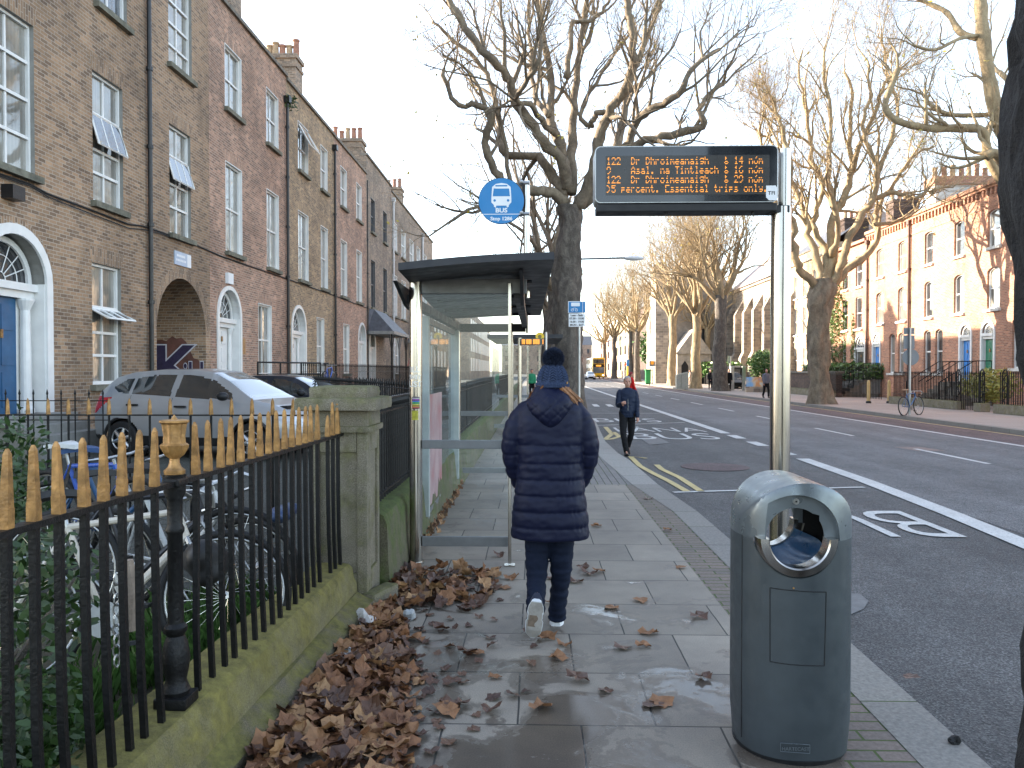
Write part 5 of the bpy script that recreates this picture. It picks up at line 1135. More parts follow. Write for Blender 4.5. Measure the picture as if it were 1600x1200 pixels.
for dx in (-.05, .06): m.tube([(p.x + dx + .035 * math.cos(t), Y - .062, p.z + .035 * math.sin(t)) for t in np.linspace(0, 2 * math.pi, 13)], .006, 4)
m.tube([(p.x - .05, Y - .062, p.z), (p.x - .015, Y - .062, p.z + .05), (p.x + .045, Y - .062, p.z + .05), (p.x + .06, Y - .062, p.z)], .006, 4); pp = gy(910, 472, Y); m.box(pp.x, pp.x + .012, Y - .062, Y - .0605, gy(910, 488, Y).z, pp.z); m.build('symbols', sign_white, pb)
# far shelter, far display and flag
s2 = empty('bus_shelter', (-.3, 22, 0), 'second bus shelter further along, seen left of the blue woollen hat', 'bus shelter')
Y = 21.0
for i, (u, w_) in enumerate(((801, .05), (824.5, .05), (843, .05))): x_ = gy(u, 600, Y + i * .8).x; m = MB(); m.boxr((x_, Y + i * .8, 1.2), (w_, w_, 2.4)); m.build('post', steel, s2)
m = MB(); m.box(-1.2, .75, 20.6, 25.5, 2.5, 2.6); m.build('roof', shelter_roof_m, s2); m = MB(); m.box(-1.1, .3, 21, 21.03, .15, .25); m.box(-1.1, .3, 21, 21.03, .95, 1.02); m.build('crossbar', alu_dark, s2)
m = MB(); m.quad((-1.1, 21.02, .25), (-.2, 21.02, .25), (-.2, 21.02, 2.3), (-1.1, 21.02, 2.3)); m.build('end_glass', glass, s2); m = MB(); m.quad((-1.1, 21, .25), (-1.1, 25.3, .25), (-1.1, 25.3, 2.3), (-1.1, 21, 2.3)); m.build('back_glass', glass, s2)
d2 = empty('real_time_display', (-.4, 18.2, 0), 'small far real time display glowing amber, left above the blue hat', 'display'); Y = 18.2
x_ = gy(812, 600, Y).x; m = MB(); m.cyl((x_, Y), .045, 0, gy(812, 528, Y).z, 12); m.build('pole', steel, d2)
rect_px(813.5, 529, 850, 539.5, Y, Y, screen_m, 'display_case', d2, .12)
m = MB(); rg = random.Random(3); p = gy(815.5, 530.5, Y); q = gy(848.5, 538, Y); x = p.x
while x < q.x:
    w_ = rg.uniform(.012, .03)
    if rg.random() < .82: m.quad((x, Y - .122, q.z), (x + w_, Y - .122, q.z), (x + w_, Y - .122, p.z), (x, Y - .122, p.z))
    x += w_ + .007
m.build('display_text', led, d2)
f2 = empty('bus_stop_sign', (0, 19, 0), 'round yellow bus stop flag just above the small far display', 'sign'); Y = 19.5
x_ = gy(853, 600, Y).x; m = MB(); m.cyl((x_, Y), .035, 0, gy(852, 519, Y).z, 10); m.build('pole', alu, f2); p = gy(843.5, 526, Y); m = MB(); m.tube([(p.x, Y - .03, p.z), (p.x, Y - .01, p.z)], .105, 24); m.build('disc', sign_yellow, f2); m = MB(); m.tube([(p.x, Y - .034, p.z), (p.x, Y - .031, p.z)], .045, 12); m.build('emblem', M('dark emblem', (.2, .16, .05), .6), f2)
# ------------------------------------------------------------------ plane trees
def catmull(P, R_, k=4):
    P = [Vector(p) for p in P]; o = []; ro = []
    for i in range(len(P) - 1):
        p0, p1, p2, p3 = P[max(i - 1, 0)], P[i], P[i + 1], P[min(i + 2, len(P) - 1)]
        for j in range(k):
            t = j / k; o.append(.5 * ((2 * p1) + (p2 - p0) * t + (2 * p0 - 5 * p1 + 4 * p2 - p3) * t * t + (3 * p1 - p0 - 3 * p2 + p3) * t ** 3)); ro.append(R_[i] + (R_[i + 1] - R_[i]) * t)
    o.append(P[-1]); ro.append(R_[-1]); return o, ro
def grow(start, d, L, r0, r1, rng, n=5, up=.12, wob=.22):
    pts = [start.copy()]; d = d.normalized(); st = L / n
    for i in range(n):
        d = (d + Vector((rng.gauss(0, wob), rng.gauss(0, wob), rng.gauss(0, wob) + up))).normalized(); pts.append(pts[-1] + d * st)
    return pts, [r0 + (r1 - r0) * i / n for i in range(n + 1)]
def ramify(mb, tw, pts, rad, lvl, rng, cfg, leaves=None):
    dens, lens, maxl = cfg
    if lvl > maxl: return
    L = sum((b - a).length for a, b in zip(pts, pts[1:])); n = max(2, int(dens[lvl - 1] * (rng.uniform(.8, 1.2))))
    for k in range(n):
        t = rng.uniform(.22, 1.0) if k else 1.0; f = t * (len(pts) - 1); i = min(int(f), len(pts) - 2); p = pts[i].lerp(pts[i + 1], f - i); r = rad[i] + (rad[i + 1] - rad[i]) * (f - i)
        T = (pts[i + 1] - pts[i]).normalized(); q = Vector((rng.gauss(0, 1), rng.gauss(0, 1), rng.gauss(0, 1))); q = (q - T * q.dot(T)).normalized()
        a = R(rng.uniform(22, 58)) if k else R(8); d = T * math.cos(a) + q * math.sin(a); d.z += .22
        ll = lens[lvl - 1] * rng.uniform(.65, 1.25) * (1.15 - .45 * t); rr = min(r * rng.uniform(.45, .7), [.085, .035, .014, .007][lvl - 1]); re = max(rr * .35, .0045)
        pp, ra = grow(p, d, ll, rr, re, rng, 5 if lvl < 3 else 4, [.10, .08, .05, .0][lvl - 1], [.22, .2, .2, .18][lvl - 1])
        (mb if lvl < 3 else tw).tube(pp, ra, 5 if lvl == 1 else (4 if lvl == 2 else 3), False)
        if leaves is not None and lvl >= 3 and rng.random() < leaves[1]: leaves[0].append(pp[-1].copy())
        ramify(mb, tw, pp, ra, lvl + 1, rng, cfg, leaves)
def trunk_mesh(base, pts, rad, seed, n=20, knob=.1, flare=True):
    P, Rr = catmull(pts, rad, 8); mb = MB(); V = []
    for i, (p, r) in enumerate(zip(P, Rr)):
        for k in range(n):
            a = 2 * math.pi * k / n; q = Vector((math.cos(a), math.sin(a), 0)); h = p.z - P[0].z
            s = noise.noise(Vector((q.x * 1.3, q.y * 1.3, p.z * .9 + seed * 7))) * knob * 1.5 + noise.noise(Vector((q.x * 3, q.y * 3, p.z * 3.2 + seed))) * knob * .8
            if flare: s += math.exp(-h / .38) * (.30 + .22 * math.sin(a * 5 + seed))
            V.append(tuple(p + q * r * (1 + s)))
    mb.add(V, [(i * n + k, i * n + (k + 1) % n, (i + 1) * n + (k + 1) % n, (i + 1) * n + k) for i in range(len(P) - 1) for k in range(n)] + [tuple((len(P) - 1) * n + k for k in range(n))]); return mb
def leafy(name, pts, mat, par, rng, size=.12, k=3, sp=.25):
    m = MB()
    for p in pts:
        for _ in range(k):
            c = Vector(p) + Vector((rng.gauss(0, sp), rng.gauss(0, sp), rng.gauss(0, sp))) * .5; a = Vector((rng.gauss(0, 1), rng.gauss(0, 1), rng.gauss(0, 1))).normalized(); b = a.orthogonal().normalized(); s = size * rng.uniform(.6, 1.2)
            m.quad(tuple(c - a * s), tuple(c + b * s * .6), tuple(c + a * s), tuple(c - b * s * .6))
    if m.f: return m.build(name, mat, par)
def plane_tree(x, y, zf, rt, H, spread, seed, label, mats=(bark_knob, bark_sunlit), limbs=11, lean=(0, 0), dens=(7, 6, 5, 4), maxl=4, group='London plane trees along the street', leaf=.02, z0=0, name='plane_tree', asym=0):
    rng = random.Random(seed); t = empty(name, (x, y, z0), label, 'tree', group)
    top = Vector((x + lean[0], y + lean[1], zf)); P = [Vector((x, y, z0 - .05))]
    for k in range(1, 5): q = P[0].lerp(top, k / 5); P.append(q + Vector((rng.uniform(-.12, .12), rng.uniform(-.12, .12), 0)))
    P.append(top); rd = [rt * q for q in (1.05, .98, .92, .85, .78, .88)]
    trunk_mesh(P[0], P, rd, seed).build('trunk', mats[0], t, smooth=True)
    mb, tw = MB(), MB(); lv = ([], leaf)
    for k in range(limbs):
        a = 2 * math.pi * (k + rng.uniform(-.25, .25)) / limbs + asym; inc = R(rng.uniform(25, 62)) if k % 4 else R(rng.uniform(4, 18)); d = Vector((math.cos(a) * math.sin(inc), math.sin(a) * math.sin(inc), math.cos(inc)))
        L = (H - zf) * rng.uniform(.68, .92); st = top + Vector((math.cos(a) * rt * .4, math.sin(a) * rt * .4, -rng.uniform(0, .6)))
        pts = [st]; n = 7; dd = d.copy()
        for i in range(n):
            dd = (dd + Vector((rng.gauss(0, .30), rng.gauss(0, .30), .13 + rng.gauss(0, .16)))).normalized(); pts.append(pts[-1] + Vector((dd.x * spread, dd.y * spread, dd.z)) * L / n)
        rr = [rt * (.31 * (1 - i / n) ** 1.2 + .055) for i in range(n + 1)]
        pts, rr = catmull(pts, rr, 2); rr = [q * (1 + rng.uniform(-.12, .16)) for q in rr]; mb.tube(pts, rr, 8, False); ramify(mb, tw, pts, rr, 1, rng, (dens, [L * .42, L * .26, L * .17, L * .09], maxl), lv)
    cr = mb.build('crown', mats[1], t, smooth=True); tw.build('twigs', twig_m, cr)
    leafy('leaves', lv[0], leaf_yellow, cr, rng, .09)
    return t
# the big tree in the middle, limbs laid out one by one
t1 = empty('plane_tree', gz(892, 655, 0), 'big bare plane tree with a knobbly dark trunk behind the bus shelter', 'tree', 'London plane trees along the street'); Y1 = t1.location.y; rng = random.Random(11)
def q1(X, Yc, dy=0): return gy(660 + X / 2.666, Yc / 2.666, Y1 + dy)
px1 = Y1 / F
tp = [gy(u, v, Y1) for u, v in ((894, 665), (890, 600), (886, 520), (885, 450), (887, 400), (893, 352), (890, 322))]; tp[0].z = -.05
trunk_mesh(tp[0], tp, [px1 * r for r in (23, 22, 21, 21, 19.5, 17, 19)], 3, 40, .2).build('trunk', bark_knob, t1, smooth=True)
LB = [([(600, 850), (540, 800), (460, 797), (380, 785), (315, 735), (262, 620), (275, 530), (288, 470), (220, 437), (135, 428), (78, 288)], 9, 3, -1.5),
      ([(600, 810), (545, 740), (480, 652), (345, 640), (328, 570), (308, 470), (290, 370), (225, 250), (110, 150), (40, 80)], 8.5, 2, 1.2),
      ([(612, 790), (570, 660), (480, 560), (392, 432), (352, 320), (270, 232), (180, 120), (130, 30), (105, -60)], 9, 4, -2.5),
      ([(610, 790), (580, 640), (558, 560), (528, 480), (540, 370), (510, 180), (490, 50), (480, -60)], 9, 3, 1.5),
      ([(622, 800), (625, 600), (632, 420), (650, 260), (672, 120), (682, 0), (695, -80)], 8, 3.5, 3),
      ([(650, 870), (715, 710), (738, 570), (790, 450), (850, 360), (880, 240), (872, 100), (850, 0), (840, -60)], 10, 4, -2),
      ([(680, 830), (775, 690), (820, 560), (850, 400), (915, 210), (975, 60), (1000, -50)], 8, 3, 2.5),
      ([(660, 840), (780, 700), (860, 592), (900, 492), (1000, 430), (1080, 370), (1130, 282), (1240, 200)], 8, 2.6, -3),
      ([(670, 850), (800, 720), (900, 606), (1000, 572), (1130, 545), (1172, 515), (1155, 450), (1200, 390), (1255, 335)], 8, 3, -1),
      ([(560, 560), (510, 520), (445, 430), (395, 412), (465, 290), (500, 190), (490, 100)], 5, 2, -3.4),
      ([(530, 480), (470, 400), (455, 250), (440, 100), (450, -40)], 5, 2.4, 3.5), ([(790, 470), (730, 470), (700, 520), (660, 480), (700, 380), (800, 230), (860, 140)], 5, 2, 1),
      ([(600, 330), (620, 160), (630, 90), (700, 90), (760, 30), (790, -40)], 4.5, 2, .5)]
mb, tw = MB(), MB(); lv = ([], .03)
for P_, r0, r1, dy in LB:
    n = len(P_); pts = [q1(a, b, dy * min(1, i / (n * .6))) for i, (a, b) in enumerate(P_)]; rr = [px1 * (r0 + (r1 - r0) * i / (n - 1)) * 1.0 for i in range(n)]
    pts, rr = catmull(pts, rr, 4); pts = [p + Vector((rng.gauss(0, .03), rng.gauss(0, .05), rng.gauss(0, .03))) for p in pts]; rr = [r * (1 + rng.uniform(-.10, .15)) for r in rr]; mb.tube(pts, rr, 9, True)
    ramify(mb, tw, pts, rr, 1, rng, ((9, 6, 4, 4), [2.9, 1.7, 1.0, .5], 4), lv)
cr = mb.build('crown', bark, t1, smooth=True); tw.build('twigs', twig_m, cr); leafy('leaves', lv[0], leaf_yellow, cr, rng, .07, 2)
GT = 'London plane trees along the street'
plane_tree(1.0, 40, 6.0, .42, 17, 1.0, 21, 'bare plane tree behind the big trunk, low limbs reaching left under the blue flag', (bark_knob, bark), 9, dens=(7, 5, 4, 3))
plane_tree(1.0, 58, 6.0, .42, 16, .9, 22, 'third bare plane tree of the left row, far behind the hat', (bark_knob, bark), 7, dens=(6, 4, 4, 3), maxl=3)
r1 = gz(1283, 631, 0)
tr1 = empty('plane_tree', (r1.x, r1.y, 0), 'broad bare plane tree across the road, right of the steel display pole', 'tree', GT); Yr = r1.y; rng = random.Random(36); pr1 = Yr / F
def q3(u, v, dy=0): return gy(u, v, Yr + dy)
tp = [q3(u, v) for u, v in ((1284, 634), (1282, 600), (1279, 560), (1278, 520), (1280, 480), (1284, 452), (1286, 436))]; tp[0].z = -.05
trunk_mesh(tp[0], tp, [pr1 * r for r in (17, 16, 15.5, 15.5, 17, 19, 16)], 5, 36, .22).build('trunk', bark, tr1, smooth=True)
LR = [([(1281, 452), (1256, 430), (1242, 400), (1239, 350), (1230, 300), (1236, 260), (1225, 210), (1214, 178), (1206, 150)], 9, 2.2, -2), ([(1284, 447), (1275, 400), (1262, 368), (1255, 330), (1240, 290), (1226, 250), (1206, 222), (1180, 205)], 8, 2, 1.5),
      ([(1287, 447), (1302, 400), (1300, 350), (1320, 308), (1332, 268), (1326, 210), (1331, 150), (1320, 105)], 11, 2.2, .8), ([(1292, 452), (1312, 420), (1322, 380), (1346, 340), (1366, 308), (1370, 270), (1356, 230), (1346, 190), (1360, 150), (1354, 92)], 9, 2, -1.5),
      ([(1292, 457), (1322, 422), (1350, 402), (1371, 372), (1368, 340), (1382, 308), (1402, 278), (1430, 242), (1462, 230)], 9, 2, 2), ([(1366, 312), (1400, 300), (1430, 310), (1453, 299), (1466, 295)], 5, 2, -1), ([(1286, 440), (1290, 390), (1270, 350), (1286, 300), (1270, 250), (1261, 180), (1250, 130), (1254, 78)], 8, 2, 2.5),
      ([(1300, 400), (1311, 350), (1291, 280), (1301, 200), (1286, 120), (1290, 70)], 6, 2, -2.5), ([(1370, 275), (1390, 220), (1402, 170), (1386, 110), (1376, 58)], 5, 2, 1), ([(1331, 272), (1346, 220), (1371, 170), (1381, 130), (1420, 98)], 5, 2, -2), ([(1240, 350), (1215, 320), (1200, 280), (1190, 240), (1185, 200)], 5, 2, .5), ([(1368, 350), (1400, 345), (1430, 330), (1450, 290)], 4, 1.8, 3)]
mb, tw = MB(), MB(); lv = ([], .03)
for P_, r0, r1_, dy in LR:
    n = len(P_); pts = [q3(a, b, dy * min(1, i / (n * .6))) for i, (a, b) in enumerate(P_)]; rr = [pr1 * (r0 + (r1_ - r0) * (i / (n - 1)) ** .8) * .82 for i in range(n)]
    pts, rr = catmull(pts, rr, 4); pts = [p + Vector((rng.gauss(0, .05), rng.gauss(0, .06), rng.gauss(0, .05))) for p in pts]; rr = [r * (1 + rng.uniform(-.12, .2)) for r in rr]; mb.tube(pts, rr, 8, True)
    if P_[0] != (1275, 535): ramify(mb, tw, pts, rr, 1, rng, ((11, 6, 5, 4), [3.0, 1.9, 1.1, .6], 4), lv)
cr = mb.build('crown', bark_sunlit, tr1, smooth=True); tw.build('twigs', twig_m, cr); leafy('leaves', lv[0], leaf_yellow, cr, rng, .08, 2)
for u, v, zf, rt, H, sp, sd_, lb in ((1125, 611, 7.6, .56, 17.5, .8, 41, 'plane tree with a straight shaded trunk, just left of the display pole'), (1087, 607, 7.0, .45, 18, .7, 42, 'plane tree with a sunlit leaning trunk, second left of the display pole'),
        (1051, 602.5, 7.6, .48, 19, .75, 43, 'sunlit plane tree beside the grey roadside cabinet'), (1106, 599, 7.0, .42, 16, .8, 44, 'thin pale sunlit plane tree inside the church yard'),
        (996, 596.5, 7.5, .45, 21, .85, 45, 'far plane tree with a dark trunk behind the woman in red'), (985, 594, 8, .42, 20, .7, 46, 'far plane tree left of the green box, nearly touching its neighbour'),
        (960, 592, 8, .5, 23, .8, 47, 'far plane tree just right of the yellow bus'), (944, 589.5, 8, .55, 26, .9, 48, 'farthest plane tree, crown above the yellow bus')):
    p = gz(u, v, 0); plane_tree(p.x, p.y, zf, rt, H, sp, sd_, lb, (bark_sunlit if sd_ in (43, 44, 42) else bark_knob, bark_sunlit), 12, dens=(8, 6, 4, 3), maxl=4 if sd_ < 44 else 3, leaf=.03)  # sunlit trunks get the sun-toned bark copy, the others the dark one
# sunlit tree whose trunk stands just beyond the right edge of the view
rr_ = empty('plane_tree', (15.6, 23.2, 0), 'sunlit plane tree at the right edge, only limbs and trunk foot in view', 'tree', GT); rng = random.Random(5); Yq = 23.2
tp = [Vector((15.75, Yq, -.05)), Vector((15.7, Yq, 1.5)), Vector((15.75, Yq, 3)), Vector((15.8, Yq, 4.6)), Vector((15.9, Yq, 5.4))]
trunk_mesh(tp[0], tp, [.6, .5, .46, .44, .48], 9, 22).build('trunk', bark_knob, rr_, smooth=True)
def q2(u, v, dy=0): return gy(u, v, Yq + dy)
LB = [([(1660, 400), (1600, 315), (1590, 250), (1560, 190), (1545, 120), (1535, 50), (1528, -20), (1500, -80)], 14, 9, 0), ([(1600, 320), (1570, 290), (1545, 245), (1535, 205), (1500, 200), (1450, 200), (1400, 188), (1383, 165), (1395, 130), (1403, 108)], 9, 4, -1),
      ([(1640, 330), (1600, 300), (1575, 265), (1556, 240), (1540, 245)], 9, 7, -1.5), ([(1540, 205), (1555, 180), (1530, 180), (1480, 178), (1450, 160), (1452, 148)], 5, 2.5, .5), ([(1530, 60), (1500, 50), (1480, 20), (1450, 5), (1420, -10)], 6, 3, 1),
      ([(1530, 55), (1500, 60), (1460, 78), (1425, 70)], 3.5, 2, -1), ([(1600, 150), (1570, 120), (1550, 100), (1545, 60)], 5, 3, 2), ([(1680, 420), (1650, 250), (1640, 100), (1650, -50)], 14, 8, 2)]
mb, tw = MB(), MB(); lv = ([], .05)
for P_, r0, r1_, dy in LB:
    n = len(P_); pts = [q2(a, b, dy * min(1, i / (n * .6))) for i, (a, b) in enumerate(P_)]; rr = [Yq / F * (r0 + (r1_ - r0) * i / (n - 1)) * .9 for i in range(n)]
    pts, rr = catmull(pts, rr, 4); rr = [r * (1 + rng.uniform(-.10, .15)) for r in rr]; mb.tube(pts, rr, 9, True); ramify(mb, tw, pts, rr, 1, rng, ((6, 4, 4, 3), [1.6, 1.1, .7, .4], 4), lv)
cr = mb.build('crown', bark_sunlit, rr_, smooth=True); tw.build('twigs', twig_m, cr); leafy('leaves', lv[0], leaf_yellow, cr, rng, .07, 2)
# dark tree close on the right edge
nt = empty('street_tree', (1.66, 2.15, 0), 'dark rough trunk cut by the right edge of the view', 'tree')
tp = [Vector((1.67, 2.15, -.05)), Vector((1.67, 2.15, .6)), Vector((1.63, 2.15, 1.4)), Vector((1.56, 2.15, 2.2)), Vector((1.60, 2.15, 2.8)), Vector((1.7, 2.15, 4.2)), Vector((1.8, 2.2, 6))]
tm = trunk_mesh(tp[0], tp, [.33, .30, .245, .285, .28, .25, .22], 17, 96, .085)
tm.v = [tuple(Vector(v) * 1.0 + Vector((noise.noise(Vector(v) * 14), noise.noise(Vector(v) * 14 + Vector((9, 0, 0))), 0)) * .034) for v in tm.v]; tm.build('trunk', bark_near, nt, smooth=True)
mb, tw = MB(), MB(); rng = random.Random(77)
for k in range(5):
    a = k * 1.25; pts, ra = grow(tp[-1], Vector((math.cos(a), math.sin(a), 1.4)), 4.5, .12, .04, rng, 7); mb.tube(pts, ra, 7); ramify(mb, tw, pts, ra, 1, rng, ((5, 4, 3, 2), [1.8, 1.0, .6, .4], 3))
cr = mb.build('crown', bark, nt, smooth=True); tw.build('twigs', twig_m, cr)
# ------------------------------------------------------------------ hedges, bushes, grass
def bush(name, label, cat, c, s, n, mat, leaf, seed, shape='ell', group=None, stems=True, inner=True, par=None):
    rng = random.Random(seed); h = par or empty(name, (c[0], c[1], c[2] - s[2]), label, cat, group); m = MB()
    for _ in range(n):
        while True:
            q = Vector((rng.uniform(-1, 1), rng.uniform(-1, 1), rng.uniform(-1, 1)))
            if shape == 'box': 
                k = max(range(3), key=lambda i: abs(q[i])); q[k] = math.copysign(rng.uniform(.82, 1.0), q[k]); break
            if .35 < q.length < 1: break
        n_ = noise.noise(Vector((q.x * s[0], q.y * s[1], q.z * s[2])) * 2.2 + Vector((seed, 0, 0)))
        if shape != 'box' and n_ < -.12 and rng.random() < .8: continue
        p = Vector(c) + Vector((q.x * s[0], q.y * s[1], q.z * s[2])) * (1 + n_ * (.32 if shape != 'box' else .08)); a = Vector((rng.gauss(0, 1), rng.gauss(0, 1), rng.gauss(0, 1) * .7)).normalized(); b = a.orthogonal().normalized(); b = (b + a.cross(b) * rng.uniform(-1, 1)).normalized(); l = leaf * rng.uniform(.6, 1.25)
        if p.z < .02: continue
        m.v.extend([tuple(p - a * l), tuple(p + b * l * .42 - a * l * .2), tuple(p + b * l * .25 + a * l * .6), tuple(p + a * l), tuple(p - b * l * .25 + a * l * .6), tuple(p - b * l * .42 - a * l * .2)]); k = len(m.v) - 6; m.f.append((k, k + 1, k + 2, k + 3, k + 4, k + 5)); m.m.append(0)
    m.build('foliage', mat, h)
    st = MB()
    for _ in range(7): a = rng.uniform(0, 6.3); pts, ra = grow(Vector((c[0] + rng.uniform(-.3, .3) * s[0], c[1] + rng.uniform(-.3, .3) * s[1], c[2] - s[2])), Vector((math.cos(a) * .4, math.sin(a) * .4, 1)), s[2] * 1.7, .02 + s[2] * .012, .006, rng, 5); st.tube(pts, ra, 4)
    st.build('stems', bark_knob, h); return h
bush('bush', 'leafy dark green bush behind the railing at the lower left corner', 'bush', (-2.12, 2.75, .62), (.42, .75, .55), 5200, leaf_green, .030, 1)
bush('bush', 'low leafy bush spilling through the nearest railing bars', 'bush', (-1.85, 2.3, .35), (.32, .7, .32), 3200, leaf_green, .026, 2)
bush('bush', 'upright leafy bush against the inner railing at the left edge', 'bush', (-3.7, 5.3, .75), (.45, .5, .65), 2600, leaf_green, .035, 3)
bush('hedge', 'clipped bright green hedge before the church buttresses', 'hedge', (18.4, 64, 2.1), (1.3, 1.6, 1.1), 6500, hedge_leaf, .10, 4)
bush('hedge', 'dark green hedge above the brick wall left of the big tree across the road', 'hedge', (21.5, 55.5, 1.6), (1.2, 6.0, .5), 6000, hedge_leaf, .13, 5, 'box')
bush('shrub', 'yellow green shrub behind the garden railings by the green door', 'shrub', (gx(1540, 600, 19.6).x, gx(1545, 600, 19.6).y, 1.0), (.8, 1.7, .72), 2400, bush_yel, .10, 6)
bush('tree', 'dark green leafy tree with a wide low crown behind the green box', 'tree', (22, 120, 5.2), (6.5, 5, 3.6), 7000, hedge_leaf, .35, 7)
bush('hedge', 'distant clipped hedge behind the dark fence beyond the cabinet', 'hedge', (21.5, 100, 1.7), (1.6, 12, .9), 3000, hedge_leaf, .25, 8, 'box')
bush('ivy', 'green ivy climbing the house wall beside the big tree', 'ivy', (XR + .2, ry(1303) - .5, 4.6), (.6, 1.7, 4.9), 8000, ivy_leaf, .11, 9)
bush('ivy', 'thin ivy strand around the pointed door of the orange brick house', 'ivy', (XR - .06, ry(1334), 3.2), (.12, .35, 2.2), 900, ivy_leaf, .08, 10)
gm_ = MB(); rng = random.Random(9)
for _ in range(7000):
    y = rng.uniform(1.8, 5.4); x = xr(y) - .22 - abs(rng.gauss(0, .35))
    if noise.noise(Vector((x * 2, y * 2, 3))) < -.1: continue
    h = rng.uniform(.05, .2); a = rng.uniform(0, 6.28); w = .004; dx, dy = math.cos(a) * h * .5, math.sin(a) * h * .5
    gm_.add([(x - w, y, .1), (x + w, y, .1), (x + w * .6 + dx * .4, y + dy * .4, .1 + h * .7), (x + dx, y + dy, .1 + h)], [(0, 1, 2, 3)])
o = gm_.build('grass', grass_m); tag(o, 'rough grass and weeds behind the mossy plinth wall', None, None, 'stuff')
sb = sheet('flower_bed', lambda y: -2.9, lambda y: xr(y) - .19, .104, soil, [-2, 1, 2, 3, 4, 5, 5.5])
# ------------------------------------------------------------------ fallen leaves
def plane_leaf(size, rng, curl=1.0):
    n = 5; P = []; 
    for k in range(15):
        a = -math.pi * .5 + 2 * math.pi * k / 15; lob = [.45, .74, .66, .92, .74, .86, .80, 1.02, .80, .86, .74, .92, .66, .74, .45][k]; P.append((math.cos(a) * lob, math.sin(a) * lob))
    ph = rng.uniform(0, 6.28); cu_ = rng.uniform(.15, .95) * curl; cv_ = rng.uniform(-.3, .7) * curl
    V = []
    for rr in (0, .55, 1.0):
        for (a, b) in P if rr else [(0, 0)]:
            x, y = a * rr, b * rr; u = x * math.cos(ph) + y * math.sin(ph); w = -x * math.sin(ph) + y * math.cos(ph)
            V.append((x * size, y * size, size * (cu_ * u * u + cv_ * w * abs(w) + .20 * curl * math.sin(4 * math.atan2(y, x) + ph) * rr)))
    Fc = [(0, 1 + k, 1 + (k + 1) % 15) for k in range(15)] + [(1 + k, 16 + k, 16 + (k + 1) % 15, 1 + (k + 1) % 15) for k in range(15)]
    V += [(.0, -.25 * size, 0), (.012 * size, -.25 * size, 0), (.05 * size, -1.0 * size, .12 * size * curl), (.035 * size, -1.0 * size, .12 * size * curl)]; Fc.append((31, 32, 33, 34)); return V, Fc
def put_leaf(mb, x, y, z, size, rng, tilt=.25, curl=1.0):
    V, Fc = plane_leaf(size, rng, curl); M_ = Matrix.Translation((x, y, z)) @ Matrix.Rotation(rng.uniform(0, 6.28), 4, 'Z') @ Matrix.Rotation(rng.gauss(0, tilt), 4, 'X') @ Matrix.Rotation(rng.gauss(0, tilt), 4, 'Y')
    V = [M_ @ Vector(v) for v in V]; mz = min(v.z for v in V)
    if mz < z: V = [v + Vector((0, 0, z - mz)) for v in V]
    mb.add([v[:] for v in V], Fc)
rng = random.Random(31); LM = [MB(), MB()]
def edge(y): return interp([(2.6, -1.22), (3.46, -1.2), (5.4, -1.1), (5.5, -1.05), (5.9, -1.1), (9, -1.1)], y)
for _ in range(800):
    y = rng.choice([rng.uniform(2.5, 5.4), rng.uniform(2.5, 4.6)]); wd = interp([(2.5, .62), (3.3, .52), (4.2, .42), (4.8, .26), (5.5, .14)], y); t = rng.random() ** 1.6; x = edge(y) + .03 + t * wd * 1.25
    hgt = .055 * (1 - t) ** 1.5 * rng.random(); put_leaf(LM[0 if rng.random() < .68 else 1], x, y, .004 + hgt, rng.uniform(.032, .082), rng, .26, .7)
for _ in range(140):
    y = rng.uniform(5.5, 6.6); t = rng.random() ** 1.5; x = -1.08 + t * .78; put_leaf(LM[0 if rng.random() < .7 else 1], x, y, .004 + .035 * (1 - t) * rng.random(), rng.uniform(.05, .085), rng, .3, .75)
for _ in range(260):
    y = rng.uniform(6.9, 11.5); x = -1.13 + abs(rng.gauss(0, .05)); put_leaf(LM[0], x, y, .004 + .03 * rng.random(), rng.uniform(.04, .06), rng, .5, 1.1)
for _ in range(160):
    x = rng.gauss(-.62, .25); y = rng.uniform(2.9, 6.6); put_leaf(LM[1], x, y, .003, rng.uniform(.03, .05), rng, .15, .5)
o = LM[0].build('leaf_litter', dead_leaf); tag(o, 'drift of crisp brown plane leaves along the foot of the wall', None, None, 'stuff')
o = LM[1].build('leaf_litter', dead_leaf2); tag(o, 'dark wet leaves mixed in the drift by the wall', None, None, 'stuff')
spots = [(1022, 1102), (845, 1108), (768, 1113), (700, 1110), (735, 1025), (1010, 1012), (945, 1080), (935, 895), (905, 890), (1068, 888), (905, 910), (932, 823), (868, 905), (885, 1010), (905, 1066), (750, 1022), (620, 1010), (1015, 990), (975, 1015), (800, 905), (752, 935), (790, 920), (690, 985), (650, 1000), (700, 1068), (850, 1000), (1100, 1060), (960, 950), (600, 1060), (640, 1130), (560, 1150), (770, 1060), (925, 898), (1030, 1100), (720, 1105), (700, 1117), (640, 968), (855, 945), (1092, 965), (1000, 940), (905, 760), (1045, 830), (1010, 780), (1175, 868), (690, 900), (840, 850), (780, 870), (720, 940), (1418, 1060), (865, 1030)]
rng = random.Random(12)
for i, (u, v) in enumerate(spots):
    p = gz(u + rng.uniform(-5, 5), v, 0); s = rng.uniform(.05, .085); m = MB(); h = empty; V, Fc = plane_leaf(s, rng, .7 if i % 3 else .35)
    mz = min(q[2] for q in V); a = rng.uniform(0, 6.28); V = [((q[0] * math.cos(a) - q[1] * math.sin(a)), (q[0] * math.sin(a) + q[1] * math.cos(a)) * .9, q[2] - mz + .004) for q in V]; m.add(V, Fc)
    o = m.build('fallen_leaf', dead_leaf if i % 2 else dead_leaf2); o.location = (p.x, p.y, 0); tag(o, 'single brown plane leaf lying on the paving slabs', 'leaf', 'single fallen leaves on the paving')
